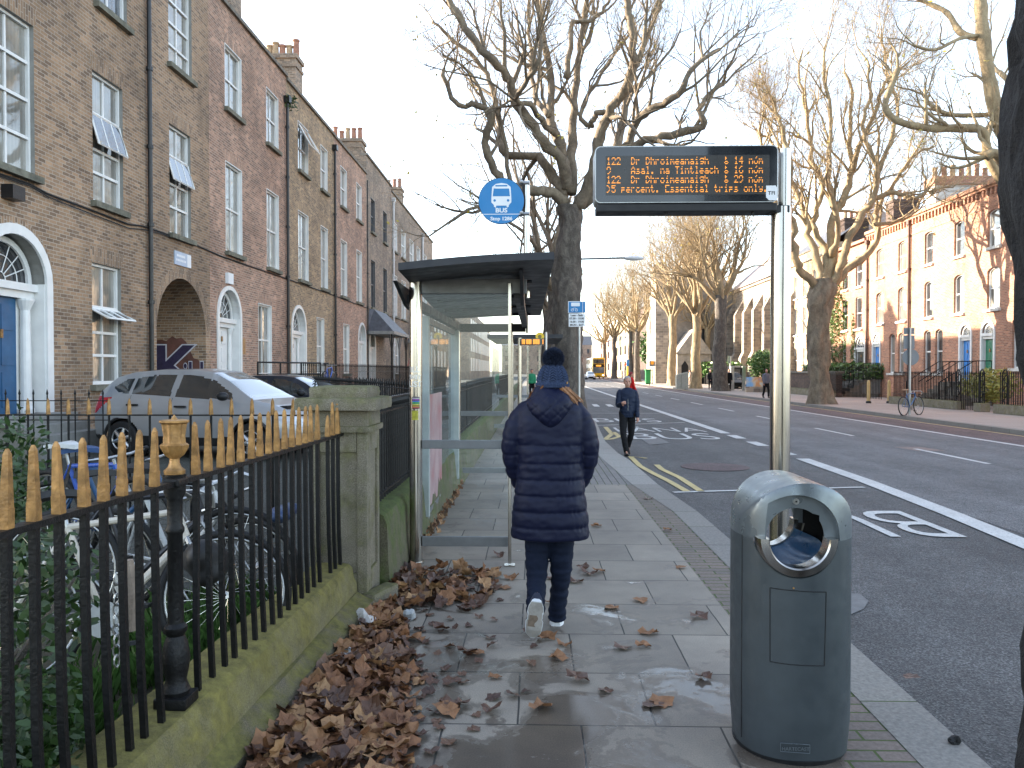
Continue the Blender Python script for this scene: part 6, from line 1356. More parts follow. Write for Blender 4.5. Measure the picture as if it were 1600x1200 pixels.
# bits of litter
def litter(label, u, v, s, mat, seed, name='litter', cat='litter'):
    rng = random.Random(seed); p = gz(u, v, 0); m = MB(); m.ball((p.x, p.y, s * .55), s, 14, 9); m.v = [tuple(Vector(q) + Vector((p.x, p.y, 0)) * 0 + (Vector(q) - Vector((p.x, p.y, s * .5))) * (noise.noise(Vector(q) * 1.1 / s + Vector((seed, 0, 0))) * .9)) for q in m.v]; m.v = [(a, b, max(c, .003)) for a, b, c in m.v]
    o = m.build(name, mat); tag(o, label, cat); return o
litter('crumpled white paper cup at the foot of the pillar', 568, 982, .075, M('dirty white paper', (.52, .50, .48), .8, var=.2), 3, 'paper_cup', 'cup')
litter('small crumpled tissue on the leaf drift', 541, 1030, .05, M('white tissue', (.6, .62, .64), .8, var=.1), 7, 'tissue', 'tissue')
litter('bluish scrap of plastic beside the leaves', 594, 1018, .028, M('pale plastic scrap', (.45, .5, .55), .4, var=.1), 9, 'plastic_scrap', 'litter')
litter('grey crumpled wrapper on the wet slab by the pillar', 638, 968, .04, M('grey wrapper', (.32, .34, .35), .5, var=.2), 12, 'wrapper', 'litter')
litter('orange ribbed leaf bundle beside the pillar foot', 588, 962, .045, M('orange brown scrap', (.28, .10, .04), .7, var=.3), 14, 'scrap', 'litter')
litter('small black lump on the kerb at the lower right', 1493, 1163, .022, rubber, 15, 'kerb_stud', 'stud')
# ------------------------------------------------------------------ cars
def car(label, paint, loc, rz, L=4.3, H=1.6, Wd=.88, nm='parked_car', group=None, step=.02, red=True):
    h = empty(nm, (0, 0, 0), label, 'car', group); k = L / 4.3; kh = H / 1.6
    # x from tail (0) to nose (L); profiles: roof line, belt line, half width
    top = [(0, .95), (.06, 1.08), (.16, 1.18), (.45, 1.46), (.75, 1.55), (1.3, 1.6), (2.0, 1.605), (2.45, 1.555), (2.8, 1.40), (3.25, 1.14), (3.4, 1.06), (3.8, .97), (4.1, .86), (4.25, .70), (4.3, .55)]
    belt = [(0, .95), (.16, 1.10), (.5, 1.12), (1.2, 1.08), (2.2, 1.02), (3.2, .98), (3.4, .96), (3.8, .88), (4.1, .78), (4.3, .52)]
    half = [(0, .60), (.1, .74), (.35, .83), (.8, .88), (2.5, .88), (3.4, .86), (3.9, .80), (4.15, .68), (4.3, .45)]
    bot = [(0, .42), (.25, .26), (.6, .24), (3.7, .24), (4.1, .24), (4.3, .34)]
    ip = lambda T, x: float(np.interp(x, [a for a, _ in T], [b for _, b in T]))
    xs = np.arange(0, 4.3001, step * 1.0); nb, ng = 26, 30
    def sec(x):
        zt, zb, w, z0 = ip(top, x), ip(belt, x), ip(half, x), ip(bot, x); zb = min(zb, zt - .001); P = []
        for i in range(nb + 1):
            t = i / nb; z = z0 + (zb - z0) * t; bul = math.sin(math.pi * min(1, t * .85 + .1)) ** .5; P.append((w * (.90 + .10 * bul - .05 * max(0, t - .75) * 4), z))
        wb = P[-1][0]; wr = wb - .30 * min(1, (zt - zb) / .5)
        for i in range(1, ng + 1):
            t = i / ng
            if t < .62: s = t / .62; P.append((wb + (wr - wb) * s ** 1.15, zb + (zt - zb) * (.93 * s)))
            else: s = (t - .62) / .38; a = s * math.pi / 2; P.append((wr * math.cos(a) ** .8 if s < 1 else 0, zb + (zt - zb) * (.93 + .07 * math.sin(a))))
        return P
    S = [sec(x) for x in xs]; m = len(S[0])
    def inpoly(x, z, poly):
        c = False; j = len(poly) - 1
        for i in range(len(poly)):
            if (poly[i][1] > z) != (poly[j][1] > z) and x < (poly[j][0] - poly[i][0]) * (z - poly[i][1]) / (poly[j][1] - poly[i][1]) + poly[i][0]: c = not c
            j = i
        return c
    side = {'side_window': [[(.48, 1.26), (.70, 1.40), (.86, 1.43), (.86, 1.15), (.62, 1.17)], [(.93, 1.43), (1.25, 1.48), (1.72, 1.49), (1.74, 1.10), (.93, 1.14)], [(1.86, 1.49), (2.2, 1.47), (2.55, 1.38), (2.95, 1.16), (3.0, 1.06), (1.84, 1.085)]]}
    lamp = [(-.02, 1.02), (-.02, .76), (.16, .80), (.52, 1.07), (.12, 1.10)]; hl = [(3.85, .80), (4.22, .60), (4.30, .66), (4.12, .80), (3.85, .87)]
    F_ = {'body': [], 'windscreen': [], 'tailgate_window': [], 'side_window0': [], 'side_window1': [], 'side_window2': [], 'tail_light': [], 'headlight': [], 'lower_trim': [], 'bumper': []}
    for i in range(len(xs) - 1):
        xm = (xs[i] + xs[i + 1]) / 2
        for j in range(m - 1):
            y_, z_ = (S[i][j][0] + S[i][j + 1][0]) / 2, (S[i][j][1] + S[i][j + 1][1]) / 2; key = 'body'
            for q, poly in enumerate(side['side_window']):
                if j >= nb - 1 and j < nb + ng * .66 and inpoly(xm, z_, poly): key = 'side_window%d' % q
            if 2.5 < xm < 3.32 and j > nb + ng * .6 and y_ < .60 - .0 * xm: key = 'windscreen'
            if .15 < xm < .5 and j > nb + ng * .62: key = 'tailgate_window'
            if inpoly(xm, z_, lamp) and y_ > .35: key = 'tail_light'
            if inpoly(xm, z_, hl) and y_ > .25: key = 'headlight'
            if z_ < .40: key = 'lower_trim'
            if math.hypot(xm - .80, z_ - .33) < .385 or math.hypot(xm - 3.42, z_ - .33) < .385: 
                if z_ < .72: key = None
            if key: F_[key].append((i, j))
    mats = {'body': paint, 'windscreen': screen_glass, 'tailgate_window': car_glass, 'tail_light': red_lens, 'headlight': lamp_glass, 'lower_trim': plastic_blk, 'bumper': plastic_blk}
    cache = {}
    for s_ in (1, -1):
        for key, fl in F_.items():
            if not fl: continue
            if key in ('body', 'lower_trim', 'windscreen', 'tailgate_window'):
                cache.setdefault(key, MB()); mb = cache[key]
            else: mb = MB()
            base = {}
            off = 0
            for i, j in fl:
                ids = []
                for (a, b) in ((i, j), (i + 1, j), (i + 1, j + 1), (i, j + 1)):
                    if (a, b, s_) not in base: base[(a, b, s_)] = len(mb.v); y_, z_ = S[a][b]; mb.v.append((xs[a] * k - L / 2, s_ * y_ * Wd / .88, z_ * kh))
                    ids.append(base[(a, b, s_)])
                mb.f.append(tuple(ids if s_ > 0 else ids[::-1])); mb.m.append(0)
            if key not in cache:
                nm_ = 'side_window' if key.startswith('side') else key; mb.build(nm_, car_glass if key.startswith('side') else mats[key], h, smooth=True)
    for key, mb in cache.items(): 
        o = mb.build(key, mats[key], h, smooth=True); bm = bmesh.new(); bm.from_mesh(o.data); bmesh.ops.remove_doubles(bm, verts=bm.verts, dist=.001); bm.to_mesh(o.data); bm.free()
    m_ = MB(); m_.box(-L / 2 + .3, L / 2 - .3, -.62, .62, .25, .95 * kh); m_.build('interior', black_in, h)
    for x_ in (.80, 3.42):
        for s_ in (-1, 1):
            X = x_ * k - L / 2; Yw = s_ * (Wd - .10); w = MB(); prof = [(.20, -.1), (.30, -.105), (.325, -.08), (.33, -.04), (.33, .04), (.325, .08), (.30, .105), (.20, .10)]; n = 32; V = []
            for r_, d_ in prof:
                for q in range(n): a = 2 * math.pi * q / n; V.append((X + r_ * math.cos(a), Yw + d_, .33 + r_ * math.sin(a)))
            w.add(V, [(a * n + q, a * n + (q + 1) % n, (a + 1) * n + (q + 1) % n, (a + 1) * n + q) for a in range(len(prof) - 1) for q in range(n)]); ty = w.build('wheel', rubber, h, smooth=True)
            rm = MB(); y0 = Yw + s_ * .085; rm.tube([(X, y0 - s_ * .05, .33), (X, y0 - s_ * .045, .33)], .205, 28); 
            rm.build('hub_back', plastic_blk, ty); rm = MB(); rm.tube([(X + .205 * math.cos(t), y0, .33 + .205 * math.sin(t)) for t in np.linspace(0, 2 * math.pi, 29)], .018, 6, False)
            for q in range(6):
                a = 2 * math.pi * q / 6 + .3; rm.tube([(X + .03 * math.cos(a), y0 + s_ * .005, .33 + .03 * math.sin(a)), (X + .2 * math.cos(a), y0, .33 + .2 * math.sin(a))], [.045, .026], 6)
            rm.tube([(X, y0 - .01, .33), (X, y0 + s_ * .02, .33)], .05, 12); rm.build('rim', alloy, ty, smooth='auto')
            ar = MB(); ar.tube([(X + .39 * math.cos(t), s_ * (Wd - .035), .33 + .39 * math.sin(t)) for t in np.linspace(-.1, math.pi + .1, 20)], .028, 6); ar.build('wheel_arch_trim', plastic_blk, h)
            ar = MB(); ar.tube([(X, s_ * (Wd - .3), .33), (X, s_ * (Wd - .27), .33)], .40, 24); ar.build('wheel_well', black_in, h)
    for s_ in (-1, 1):
        mr = MB(); mr.ball((2.93 * k - L / 2, s_ * (Wd + .05), 1.12 * kh), .105, 12, 8, 1.0, 1.0, .75); mr.build('wing_mirror', plastic_blk, h, smooth=True)
        for x_ in (1.02, 2.02):
            d_ = MB(); d_.boxr((x_ * k - L / 2, s_ * (Wd * .985), .93 * kh + (.02 if x_ < 2 else 0)), (.24, .035, .035), bev=.01); d_.build('door_handle', plastic_blk, h)
        for x_, z0_, z1_ in ((1.80, .42, 1.08), (3.02, .42, 1.03), (.93, .68, 1.12)):
            d_ = MB(); pts = []
            for t in np.linspace(0, 1, 9):
                z_ = z0_ + (z1_ - z0_) * t; sc = sec(x_); yv = float(np.interp(z_, [q[1] for q in sc[:nb + 2]], [q[0] for q in sc[:nb + 2]])); pts.append((x_ * k - L / 2, s_ * (yv * Wd / .88 + .0005), z_ * kh))
            d_.tube(pts, .004, 4); d_.build('door_gap', black_in, h)
    h.location = loc; h.rotation_euler = (0, 0, rz); return h
car('silver hatchback parked nose to the street behind the railings', silver, (-5.95, 14.75, .1), R(-13), 4.3, 1.60, step=.016)
car('dark blue car parked behind the silver one, only roof and windscreen showing', navy_paint, (-6.1, 20.2, .1), R(-16), 4.2, 1.46, step=.03)
car('white car coming towards us at the far left end of the road', whitecar, (10.6, 150, -.12), R(-90), 4.4, 1.5, nm='white_car', step=.04)
car('pale car parked facing us behind the church gate bars', whitecar, (gy(1153, 590, 71).x, 73, 0), R(-90), 4.2, 1.5, step=.04)
# double decker
b = empty('double_decker_bus', (0, 0, 0), 'yellow fronted double decker bus coming down the far end of the road', 'bus'); W_ = 1.27
m = MB(); m.box(-W_, W_, .3, 10.5, .35, 4.3, .18); m.build('body', bus_white, b, smooth='auto')
m = MB(); m.box(-W_ - .01, W_ + .01, -.02, .9, .3, 4.33, .30); m.build('front_shell', bus_yellow, b, smooth='auto')
m = MB(); m.box(-1.08, 1.08, -.05, .0, 3.1, 3.98, .02); m.build('upper_windscreen', car_glass, b); m = MB(); m.box(-1.12, 1.12, -.05, .0, 1.15, 2.35, .02); m.build('lower_windscreen', screen_glass, b)
m = MB(); m.box(-1.1, 1.1, -.055, .0, 2.38, 3.0, .02); db = m.build('destination_box', black_in, b); m = MB(); m.box(-.55, .5, -.07, -.056, 2.5, 2.82); m.build('destination_text', led, db)
for s_ in (-1, 1):
    m = MB(); m.ball((s_ * .92, -.03, .72), .17, 12, 8, 1.2, .5, .8); m.build('headlight', lamp_on, b); m = MB(); m.tube([(s_ * 1.25, 0, 2.5), (s_ * 1.5, -.3, 2.3), (s_ * 1.5, -.3, 1.9)], .06, 6); m.build('wing_mirror', plastic_blk, b)
    for y_ in (2.2, 8): m = MB(); m.tube([(s_ * 1.15, y_, .48), (s_ * 1.3, y_, .48)], .48, 20); m.build('wheel', rubber, b)
for z0_, z1_ in ((1.3, 2.2), (3.1, 3.9)):
    for k in range(5): m = MB(); m.box(-W_ - .015, -W_ + .01, 1.1 + k * 1.85, 2.8 + k * 1.85, z0_, z1_); m.build('side_window', car_glass, b)
m = MB(); m.box(-.35, .35, -.05, .0, .45, .62); m.build('number_plate', ink, b)
b.location = (gz(937, 592, -.12).x, 163, -.12); b.rotation_euler = (0, 0, R(3))
# ------------------------------------------------------------------ bicycles
def bike(label, col, loc, rz, lean=0, saddle=plastic_blk, drop=False, steer=0, size=1.0, bar_w=.30, group=None, tyre=.022):
    h = empty('bicycle', (0, 0, 0), label, 'bicycle', group); rw_ = .34 * size
    BB = Vector((0, 0, .29)); RA = Vector((-.43, 0, rw_)); FA = Vector((.60, 0, rw_)); ST = Vector((-.17, 0, .78)); HT = Vector((.36, 0, .82)); HB = Vector((.405, 0, .68)); SD = Vector((-.20, 0, .92))
    fr = MB()
    for a, c, r in ((BB, ST, .017), (BB, HB, .021), (ST, HT, .018), (HB, HT, .021)): fr.tube([a, c], r, 8)
    for s_ in (-1, 1): fr.tube([BB + Vector((0, s_ * .03, 0)), RA + Vector((0, s_ * .06, 0))], .010, 6); fr.tube([ST, RA + Vector((0, s_ * .06, 0))], .009, 6)
    fr.build('frame', col, h, smooth='auto')
    fk = MB()
    for s_ in (-1, 1): fk.tube([HB, HB + Vector((.01, s_ * .05, -.04)), FA + Vector((0, s_ * .05, 0))], [.014, .014, .009], 6)
    fk.build('fork', alu, h)
    sp = MB(); sp.tube([ST, SD], .013, 8); sp.build('seat_post', alu, h)
    sd_ = MB(); V = []; n = 9
    for i in range(n):
        t = i / (n - 1); x = SD.x - .13 + .27 * t; w = .075 * (1 - t) ** .6 + .018; V.append((x, w, .018 * math.sin(t * 3)))
    sd_.add([(x, s_ * w, SD.z + dz + z) for s_ in (1, -1) for x, w, dz in V for z in (0, .035)] , [(2 * i, 2 * i + 1, 2 * i + 3, 2 * i + 2) for i in range(n - 1)] + [(18 + 2 * i, 20 + 2 * i, 21 + 2 * i, 19 + 2 * i) for i in range(n - 1)] + [(2 * i + 1, 19 + 2 * i, 21 + 2 * i, 2 * i + 3) for i in range(n - 1)] + [(2 * i, 2 * i + 2, 20 + 2 * i, 18 + 2 * i) for i in range(n - 1)] + [(0, 18, 19, 1), (16, 17, 35, 34)]); sd_.build('saddle', saddle, h)
    hb = MB(); t_ = HT + Vector((-.01, 0, .06)); f_ = t_ + Vector((.07, 0, .01)); hb.tube([HT, t_, f_], .013, 6)
    if drop: hb.tube([f_ + Vector((-.01, -.2, .0)), f_, f_ + Vector((-.01, .2, .0))], .012, 8); [hb.tube([f_ + Vector((0, s_ * .2, 0)), f_ + Vector((.08, s_ * .2, -.02)), f_ + Vector((.08, s_ * .2, -.1)), f_ + Vector((0, s_ * .2, -.13))], .012, 6) for s_ in (-1, 1)]
    else: hb.tube([f_ + Vector((-.06, -bar_w, .01)), f_ + Vector((0, -.1, .0)), f_ + Vector((0, .1, .0)), f_ + Vector((-.06, bar_w, .01))], .012, 8)
    hb.build('handlebar', alu, h)
    for s_ in (-1, 1):
        g = MB(); e = f_ + Vector((-.06, s_ * bar_w, .01)) if not drop else f_ + Vector((0, s_ * .2, -.13)); g.tube([e, e + Vector((.02, -s_ * .11, 0))], .018, 8); g.build('grip', rubber, h)
    for c_, nm_ in ((RA, 'wheel'), (FA, 'wheel')):
        w = MB(); w.tube([c_ + Vector((rw_ * math.cos(t), 0, rw_ * math.sin(t))) for t in np.linspace(0, 2 * math.pi, 41)], tyre, 6, False); ty = w.build(nm_, rubber, h, smooth=True)
        r_ = MB(); r_.tube([c_ + Vector(((rw_ - .027) * math.cos(t), 0, (rw_ - .027) * math.sin(t))) for t in np.linspace(0, 2 * math.pi, 41)], .010, 5, False); r_.build('rim', alu, ty, smooth=True)
        s2_ = MB(); s2_.tube([c_ + Vector((0, -.035, 0)), c_ + Vector((0, .035, 0))], .02, 8)
        for q in range(24): a = 2 * math.pi * q / 24; s2_.tube([c_ + Vector((.018 * math.cos(a + .8), (-1) ** q * .025, .018 * math.sin(a + .8))), c_ + Vector(((rw_ - .03) * math.cos(a), 0, (rw_ - .03) * math.sin(a)))], .0014, 3)
        s2_.build('spokes', steel, ty)
    cr_ = MB(); cr_.tube([BB + Vector((0, -.05, 0)), BB + Vector((0, -.055, 0))], .09, 20); cr_.tube([BB + Vector((0, -.07, 0)), BB + Vector((.1, -.07, -.13))], .011, 6); cr_.tube([BB + Vector((0, .07, 0)), BB + Vector((-.1, .07, .13))], .011, 6); cr_.tube([BB + Vector((0, -.07, 0)), BB + Vector((0, .07, 0))], .015, 6); cr_.build('crank', alu, h)
    for s_ in (-1, 1): p = MB(); q = BB + Vector((.1 * -s_ * 1.0, s_ * .12, .13 * s_)); p.boxr(q, (.09, .08, .02)); p.build('pedal', plastic_blk, h)
    h.location = loc; h.rotation_euler = (lean, 0, rz); return h
bw = M('white bicycle paint', (.6, .62, .62), .35, var=.08, scale=6); bb = M('blue bicycle paint', (.02, .09, .42), .3, var=.1, scale=6, Coat_Weight=.5); bk = M('black bicycle paint', (.015, .015, .018), .35, var=.2); bc = M('cream bicycle paint', (.55, .50, .42), .4, var=.1); bl2 = M('steel blue bicycle paint', (.03, .10, .22), .35, var=.15)
GB = 'bicycles locked in the railed yard'
k_ = bike('blue and white mountain bike with a white saddle, behind the near gold spikes', bb, (-3.5, 6.2, .14), R(-24), R(5), bw, tyre=.026, size=1.06, group=GB)
bike('black bicycle with a large thin wheel, its rim showing right of the urn post', bk, (-2.45, 4.75, .1), R(8), R(-7), group=GB, size=1.05)
bike('white framed bicycle with a dark saddle, leaning low near the pillar', bw, (-2.35, 5.2, .1), R(-14), R(9), rubber, drop=True, group=GB, size=.95)
bike('cream bicycle lying against the railing foot in the weeds', bc, (-2.2, 4.0, .1), R(28), R(-14), plastic_blk, group=GB)
bike('dark blue bicycle with a covered saddle against the inner railing', bl2, (-3.4, 6.3, .1), R(4), R(3), M('blue saddle cover', (.03, .07, .17), .7), group=GB)
pa = gz(1422, 648.5, 0)
bike('blue bicycle chained to the sign pole on the far pavement', bl2, (pa.x - .05, pa.y - .12, 0), R(36), R(-3), M('tan saddle', (.3, .2, .12), .6), drop=True)
bike('blue bicycle hung by the distant area railing', bb, (-7.0, 27.0, .95), R(88), 0)
# cloth bag, saddle bag and chain in the yard
def blob(name, label, cat, c, s, mat, seed, amp=.25):
    m = MB(); m.ball(c, 1, 18, 12, s[0], s[1], 1); m.v = [(x, y, c[2] + (z - c[2]) * s[2]) for x, y, z in m.v]
    m.v = [tuple(Vector(q) + (Vector(q) - Vector(c)) * noise.noise(Vector(q) * 8 + Vector((seed, 0, 0))) * amp * 2) for q in m.v]; o = m.build(name, mat, smooth=True); tag(o, label, cat); return o
blob('saddle_cover', 'dark blue crumpled saddle cover among the bicycles near the pillar', 'cover', gy(443, 800, 4.9), (.075, .16, .05), M('blue nylon cover', (.025, .05, .12), .5, var=.3, bump=.3), 2)
blob('saddle_bag', 'black bag hanging by the urn post foot in the yard', 'bag', gy(320, 880, 3.9), (.11, .12, .10), plastic_blk, 3)
m = MB(); 
for i in range(9): q = gy(182, 905 + i * 16, 3.0); m.tube([(q.x + .012 * math.cos(t) * (1 if i % 2 else .3), q.y + .012 * math.cos(t) * (.3 if i % 2 else 1), q.z + .024 * math.sin(t)) for t in np.linspace(0, 6.28, 10)], .004, 5)
o = m.build('lock_chain', alu); tag(o, 'pale steel lock chain hanging among the bicycles behind the near bars', 'chain')
m = MB(); q0 = gy(200, 875, 3.35); m.tube([q0, q0 + Vector((.01, 0, -.14)), q0 + Vector((.0, 0, -.30))], [.022, .034, .036], 8); o = m.build('wrapped_cloth', M('dirty beige cloth', (.30, .24, .19), .9, var=.35, scale=14, bump=.4)); tag(o, 'dirty beige cloth wrapped round a bicycle tube behind the near bars', 'cloth')
# ------------------------------------------------------------------ far side street furniture
po = gz(1421, 648, 0); sp_ = empty('sign_post', po, 'grey pole with sign backs on the far pavement, bicycle chained to it', 'sign post'); Y = po.y
m = MB(); m.cyl((po.x, Y), .045, 0, gy(1421, 512, Y).z, 12); m.build('pole', alu, sp_)
for (u0, v0, u1, v1) in ((1413, 512, 1430, 522), (1413, 524, 1430, 545)): rect_px(u0, v0, u1, v1, Y, Y + .06, sign_grey, 'sign_back', sp_, .01)
p = gy(1424, 558, Y); m = MB(); m.tube([(p.x, Y + .05, p.z), (p.x, Y + .06, p.z)], .31, 28); m.build('round_sign_back', sign_grey, sp_)
yb_ = M('cream yellow bollard paint', (.52, .37, .16), .6, var=.12, scale=5)
for u, lb in ((1357, 'left of the two cream yellow bollards by the driveway'), (1389, 'right of the two cream yellow bollards by the driveway')):
    p = gz(u, 630, 0); bo = empty('bollard', p, lb, 'bollard', 'cream yellow bollards'); m = MB(); m.lathe([(.085, .12), (.08, 1.05), (.05, 1.15), (.01, 1.17)], p, 14); m.build('shaft', yb_, bo); m = MB(); m.lathe([(.13, 0), (.13, .08), (.085, .12)], p, 14); m.build('foot', plastic_blk, bo)
FX = 18.0
def FYx(u): return gx(u, 640, FX).y
for lb, u0, u1 in (('black railing on the low mossy wall in front of the blue door', 1395, 1497), ('black railing with a gate between the two stone blocks', 1501, 1538), ('black railing at the right edge in front of the green door', 1560, 1640)):
    y0_, y1_ = sorted((FYx(u0), FYx(u1))); fence(lb, (FX, y0_), (FX, y1_), .35 if u0 != 1501 else .03, 1.50, 1, .14, .02, (1.42, .5), tiph=.12, group='black garden railings across the road')
    if u0 != 1501: w_ = MB(); w_.box(FX - .22, FX + .2, y0_, y1_, 0, .36, .03); o = w_.build('low_wall', granite); tag(o, 'low mossy kerb wall under the railing ' + ('of the blue door garden' if u0 == 1395 else 'of the green door garden at the right edge'), 'wall')
for u in (1497, 1534, 1570):
    y_ = FYx(u); g = empty('gate_post', (FX, y_, 0), {1497: 'rounded openwork iron gate post nearest the blue door', 1534: 'rounded openwork iron gate post on the middle stone block', 1570: 'rounded openwork iron gate post right of the shrub'}[u], 'gate post')
    m = MB(); m.box(FX - .2, FX + .2, y_ - .25, y_ + .25, 0, .35, .03); m.build('stone_block', granite, g)
    m = MB(); [m.tube([(FX + s_ * .0, y_ - .17, .35), (FX, y_ - .17, 1.45), (FX, y_ - .12, 1.62), (FX, y_, 1.7), (FX, y_ + .12, 1.62), (FX, y_ + .17, 1.45), (FX, y_ + .17, .35)], .03, 5) for s_ in (0,)]; m.build('hoop', black_iron, g)
    m = MB()
    pts = [(FX, y_ + .1 * math.sin(t), .4 + t * .065) for t in np.linspace(0, 17, 60)]; m.tube(pts, .018, 4, False); m.build('scrollwork', black_iron, g)
fence('long black driveway railing behind the two bollards', (19.2, 44.5), (19.2, 57.5), .05, 1.75, 1, .2, .015, (1.6, .3), tiph=.14, group='black garden railings across the road')
fence('black railing on the old garden wall beside the big tree', (18.2, 47.3), (18.2, 50.5), .3, 1.5, 1, .17, .014, (1.4,), tiph=.12, group='black garden railings across the road')
def hand_rail(label, y0_, y1_, x0_=18.9, x1_=21.3):
    h = empty('step_railing', (x0_, y0_, 0), label, 'railing'); 
    for y_ in (y0_, y1_):
        m = MB(); m.tube([(x0_, y_, 1.1), (x1_ - .8, y_, 2.1), (x1_, y_, 2.1)], .022, 5); m.build('rail', black_iron, h)
        for k in range(9): x = x0_ + (x1_ - x0_) * k / 8; zt = min(2.1, 1.1 + (x - x0_) / (x1_ - .8 - x0_)); m = MB(); m.tube([(x, y_, .0 if k == 0 else zt - 1.0), (x, y_, zt)], .015, 4); m.build('baluster', black_iron, h)
    st_ = MB()
    for k in range(6): st_.box(x0_ + .1 + k * .3, x1_ + .1, y0_ + .1, y1_ - .1, k * .18, (k + 1) * .18 - .001)
    st_.build('steps', coping, h)
hand_rail('black handrails and stone steps up to the bright blue door', ry(1519), ry(1498)); hand_rail('black handrails and stone steps up to the green door', ry(1556), ry(1532)); hand_rail('black handrails and steps of the narrow blue door', ry(1377), ry(1362))
gw_ = empty('garden_wall', (18.6, 60, 0), 'dark brick garden wall with stone coping left of the big tree across the road', 'wall'); m = MB(); m.box(18.6, 18.95, 49.5, 63, 0, 1.45); m.build('brick_wall', brick_dark, gw_); m = MB(); m.box(18.5, 19.05, 49.4, 63.1, 1.451, 1.6, .02); m.build('coping', coping, gw_); m = MB(); m.box(18.1, 18.599, 49.5, 63, 0, .42, .03); m.build('plinth', granite, gw_)
# hoarding, entrance, cabinet, green box, small signs, street lamp
ho = empty('banner', gz(1168, 612, 0), 'blue and orange printed banner on the church boundary wall, by the hedge', 'banner'); p0, p1 = gz(1165, 612, 0), None; Yh = 60.5
tB = NT('banner print'); cB = tB.ramp(tB.noise(.9, 4, .6), [(.3, (.10, .25, .55)), (.45, (.20, .42, .70)), (.55, (.55, .50, .40)), (.62, (.6, .28, .08)), (.75, (.12, .3, .6))]); ban = tB.out(cB, .6)
rect_px(1166, 589, 1194, 604, Yh, Yh, ban, 'print', ho, .03); rect_px(1166, 604.2, 1200, 613, Yh, Yh + .4, stone_church, 'wall_base', ho, .4)
ge = empty('church_gate', gz(1150, 611, 0), 'black iron church gate with stone posts right of the straight shaded trunk', 'gate'); Yg = 66
for u in (1144.5, 1162.5): q = gy(u, 600, Yg); m = MB(); m.box(q.x - .14, q.x + .14, Yg, Yg + .3, 0, 2.0, .02); m.build('gate_post', alu, ge)
q0, q1_ = gy(1145.5, 600, Yg).x, gy(1161.5, 600, Yg).x
for k in range(16): x = q0 + (q1_ - q0) * k / 15; m = MB(); m.cyl((x, Yg + .1), .022, .1, 1.9, 4); m.build('bar', black_iron, ge)
for z in (.3, 1.0, 1.75): m = MB(); m.box(q0, q1_, Yg + .07, Yg + .12, z, z + .06); m.build('rail', black_iron, ge)
m = MB(); q = gy(1119, 600, 92); m.box(q.x, q.x + 3.2, 92, 92.4, 0, 2.6, .02); o = m.build('stone_gatepier', stone_church); tag(o, 'pale stone gate pier wall between the sunlit plane trunks', 'gate pier')
ca = empty('utility_cabinet', gz(1066, 607, 0), 'grey green roadside cabinet with sloping top by the kerb across the road', 'cabinet'); q = gz(1066, 607.5, 0); m = MB()
m.add([(q.x - .5, q.y, 0), (q.x + .55, q.y, 0), (q.x + .55, q.y + .6, 0), (q.x - .5, q.y + .6, 0), (q.x - .5, q.y, 1.25), (q.x + .55, q.y, 1.5), (q.x + .55, q.y + .6, 1.5), (q.x - .5, q.y + .6, 1.25)], [(0, 1, 5, 4), (1, 2, 6, 5), (2, 3, 7, 6), (3, 0, 4, 7), (4, 5, 6, 7)]); m.build('case', M('cabinet paint', (.30, .31, .27), .6, var=.15), ca); m = MB(); m.box(q.x - .1, q.x - .08, q.y - .01, q.y + .01, .1, 1.25); m.build('door_gap', black_in, ca)
gb = empty('green_box', gz(1012.5, 600, 0), 'bright green roadside box on the far pavement', 'box'); q = gz(1012.5, 600.5, 0); m = MB(); m.box(q.x - .3, q.x + .3, q.y - .3, q.y + .3, .1, 1.6, .05); m.build('case', M('bright green paint', (.02, .28, .07), .4, var=.1), gb); m = MB(); m.box(q.x - .36, q.x + .36, q.y - .36, q.y + .36, 1.6, 1.75, .05); m.build('lid', M('green lid', (.02, .22, .06), .4), gb); m = MB(); m.box(q.x - .25, q.x + .25, q.y - .25, q.y + .25, 0, .1); m.build('foot', plastic_blk, gb)
s3 = empty('warning_sign', gz(1019, 600, 0), 'square sign with an orange disc on a pole beside the green box', 'sign'); q = gz(1019, 600.5, 0); Y = q.y; m = MB(); m.cyl((q.x, Y), .06, 0, gy(1019, 566, Y).z, 8); m.build('pole', alu, s3); rect_px(1014.5, 564, 1023.5, 572.5, Y, Y - .08, sign_grey, 'plate', s3, .02); p = gy(1019, 567, Y); m = MB(); m.tube([(p.x, Y - .13, p.z), (p.x, Y - .11, p.z)], .22, 16); m.build('disc', emis('orange sign', (.9, .35, .02), .15), s3)  # disc is given a faint glow on top of its orange
s4 = empty('grey_pole', gz(975, 598, 0), 'thin grey pole with an orange box left of the woman in red', 'pole'); q = gz(975.5, 597.5, 0); Y = q.y; m = MB(); m.cyl((q.x, Y), .09, 0, gy(975, 566, Y).z, 8); m.build('shaft', alu, s4); rect_px(976, 567.5, 980, 571, Y, Y - .1, M('orange box', (.7, .15, .03), .6), 'orange_box', s4, .1)
s5 = empty('blue_topped_pole', gz(980.5, 599, 0), 'yellow and blue banded pole just left of the woman in red', 'pole'); q = gz(980.5, 598.5, 0); Y = q.y; m = MB(); m.cyl((q.x, Y), .12, 0, gy(980, 570, Y).z, 8); m.build('shaft', sign_yellow, s5); rect_px(979, 562, 982.5, 572, Y, Y - .1, sign_blue, 'blue_band', s5, .15)
wl_ = empty('dark_fence', (19, 100, 0), 'dark metal boundary fence behind the green box', 'fence'); m = MB(); m.box(20.2, 20.3, 78, 140, .1, 2.1); m.build('panel', black_iron, wl_)
for k in range(16): m = MB(); m.box(20.1, 20.2, 78 + k * 4, 78.15 + k * 4, 0, 2.2); m.build('post', black_iron, wl_)
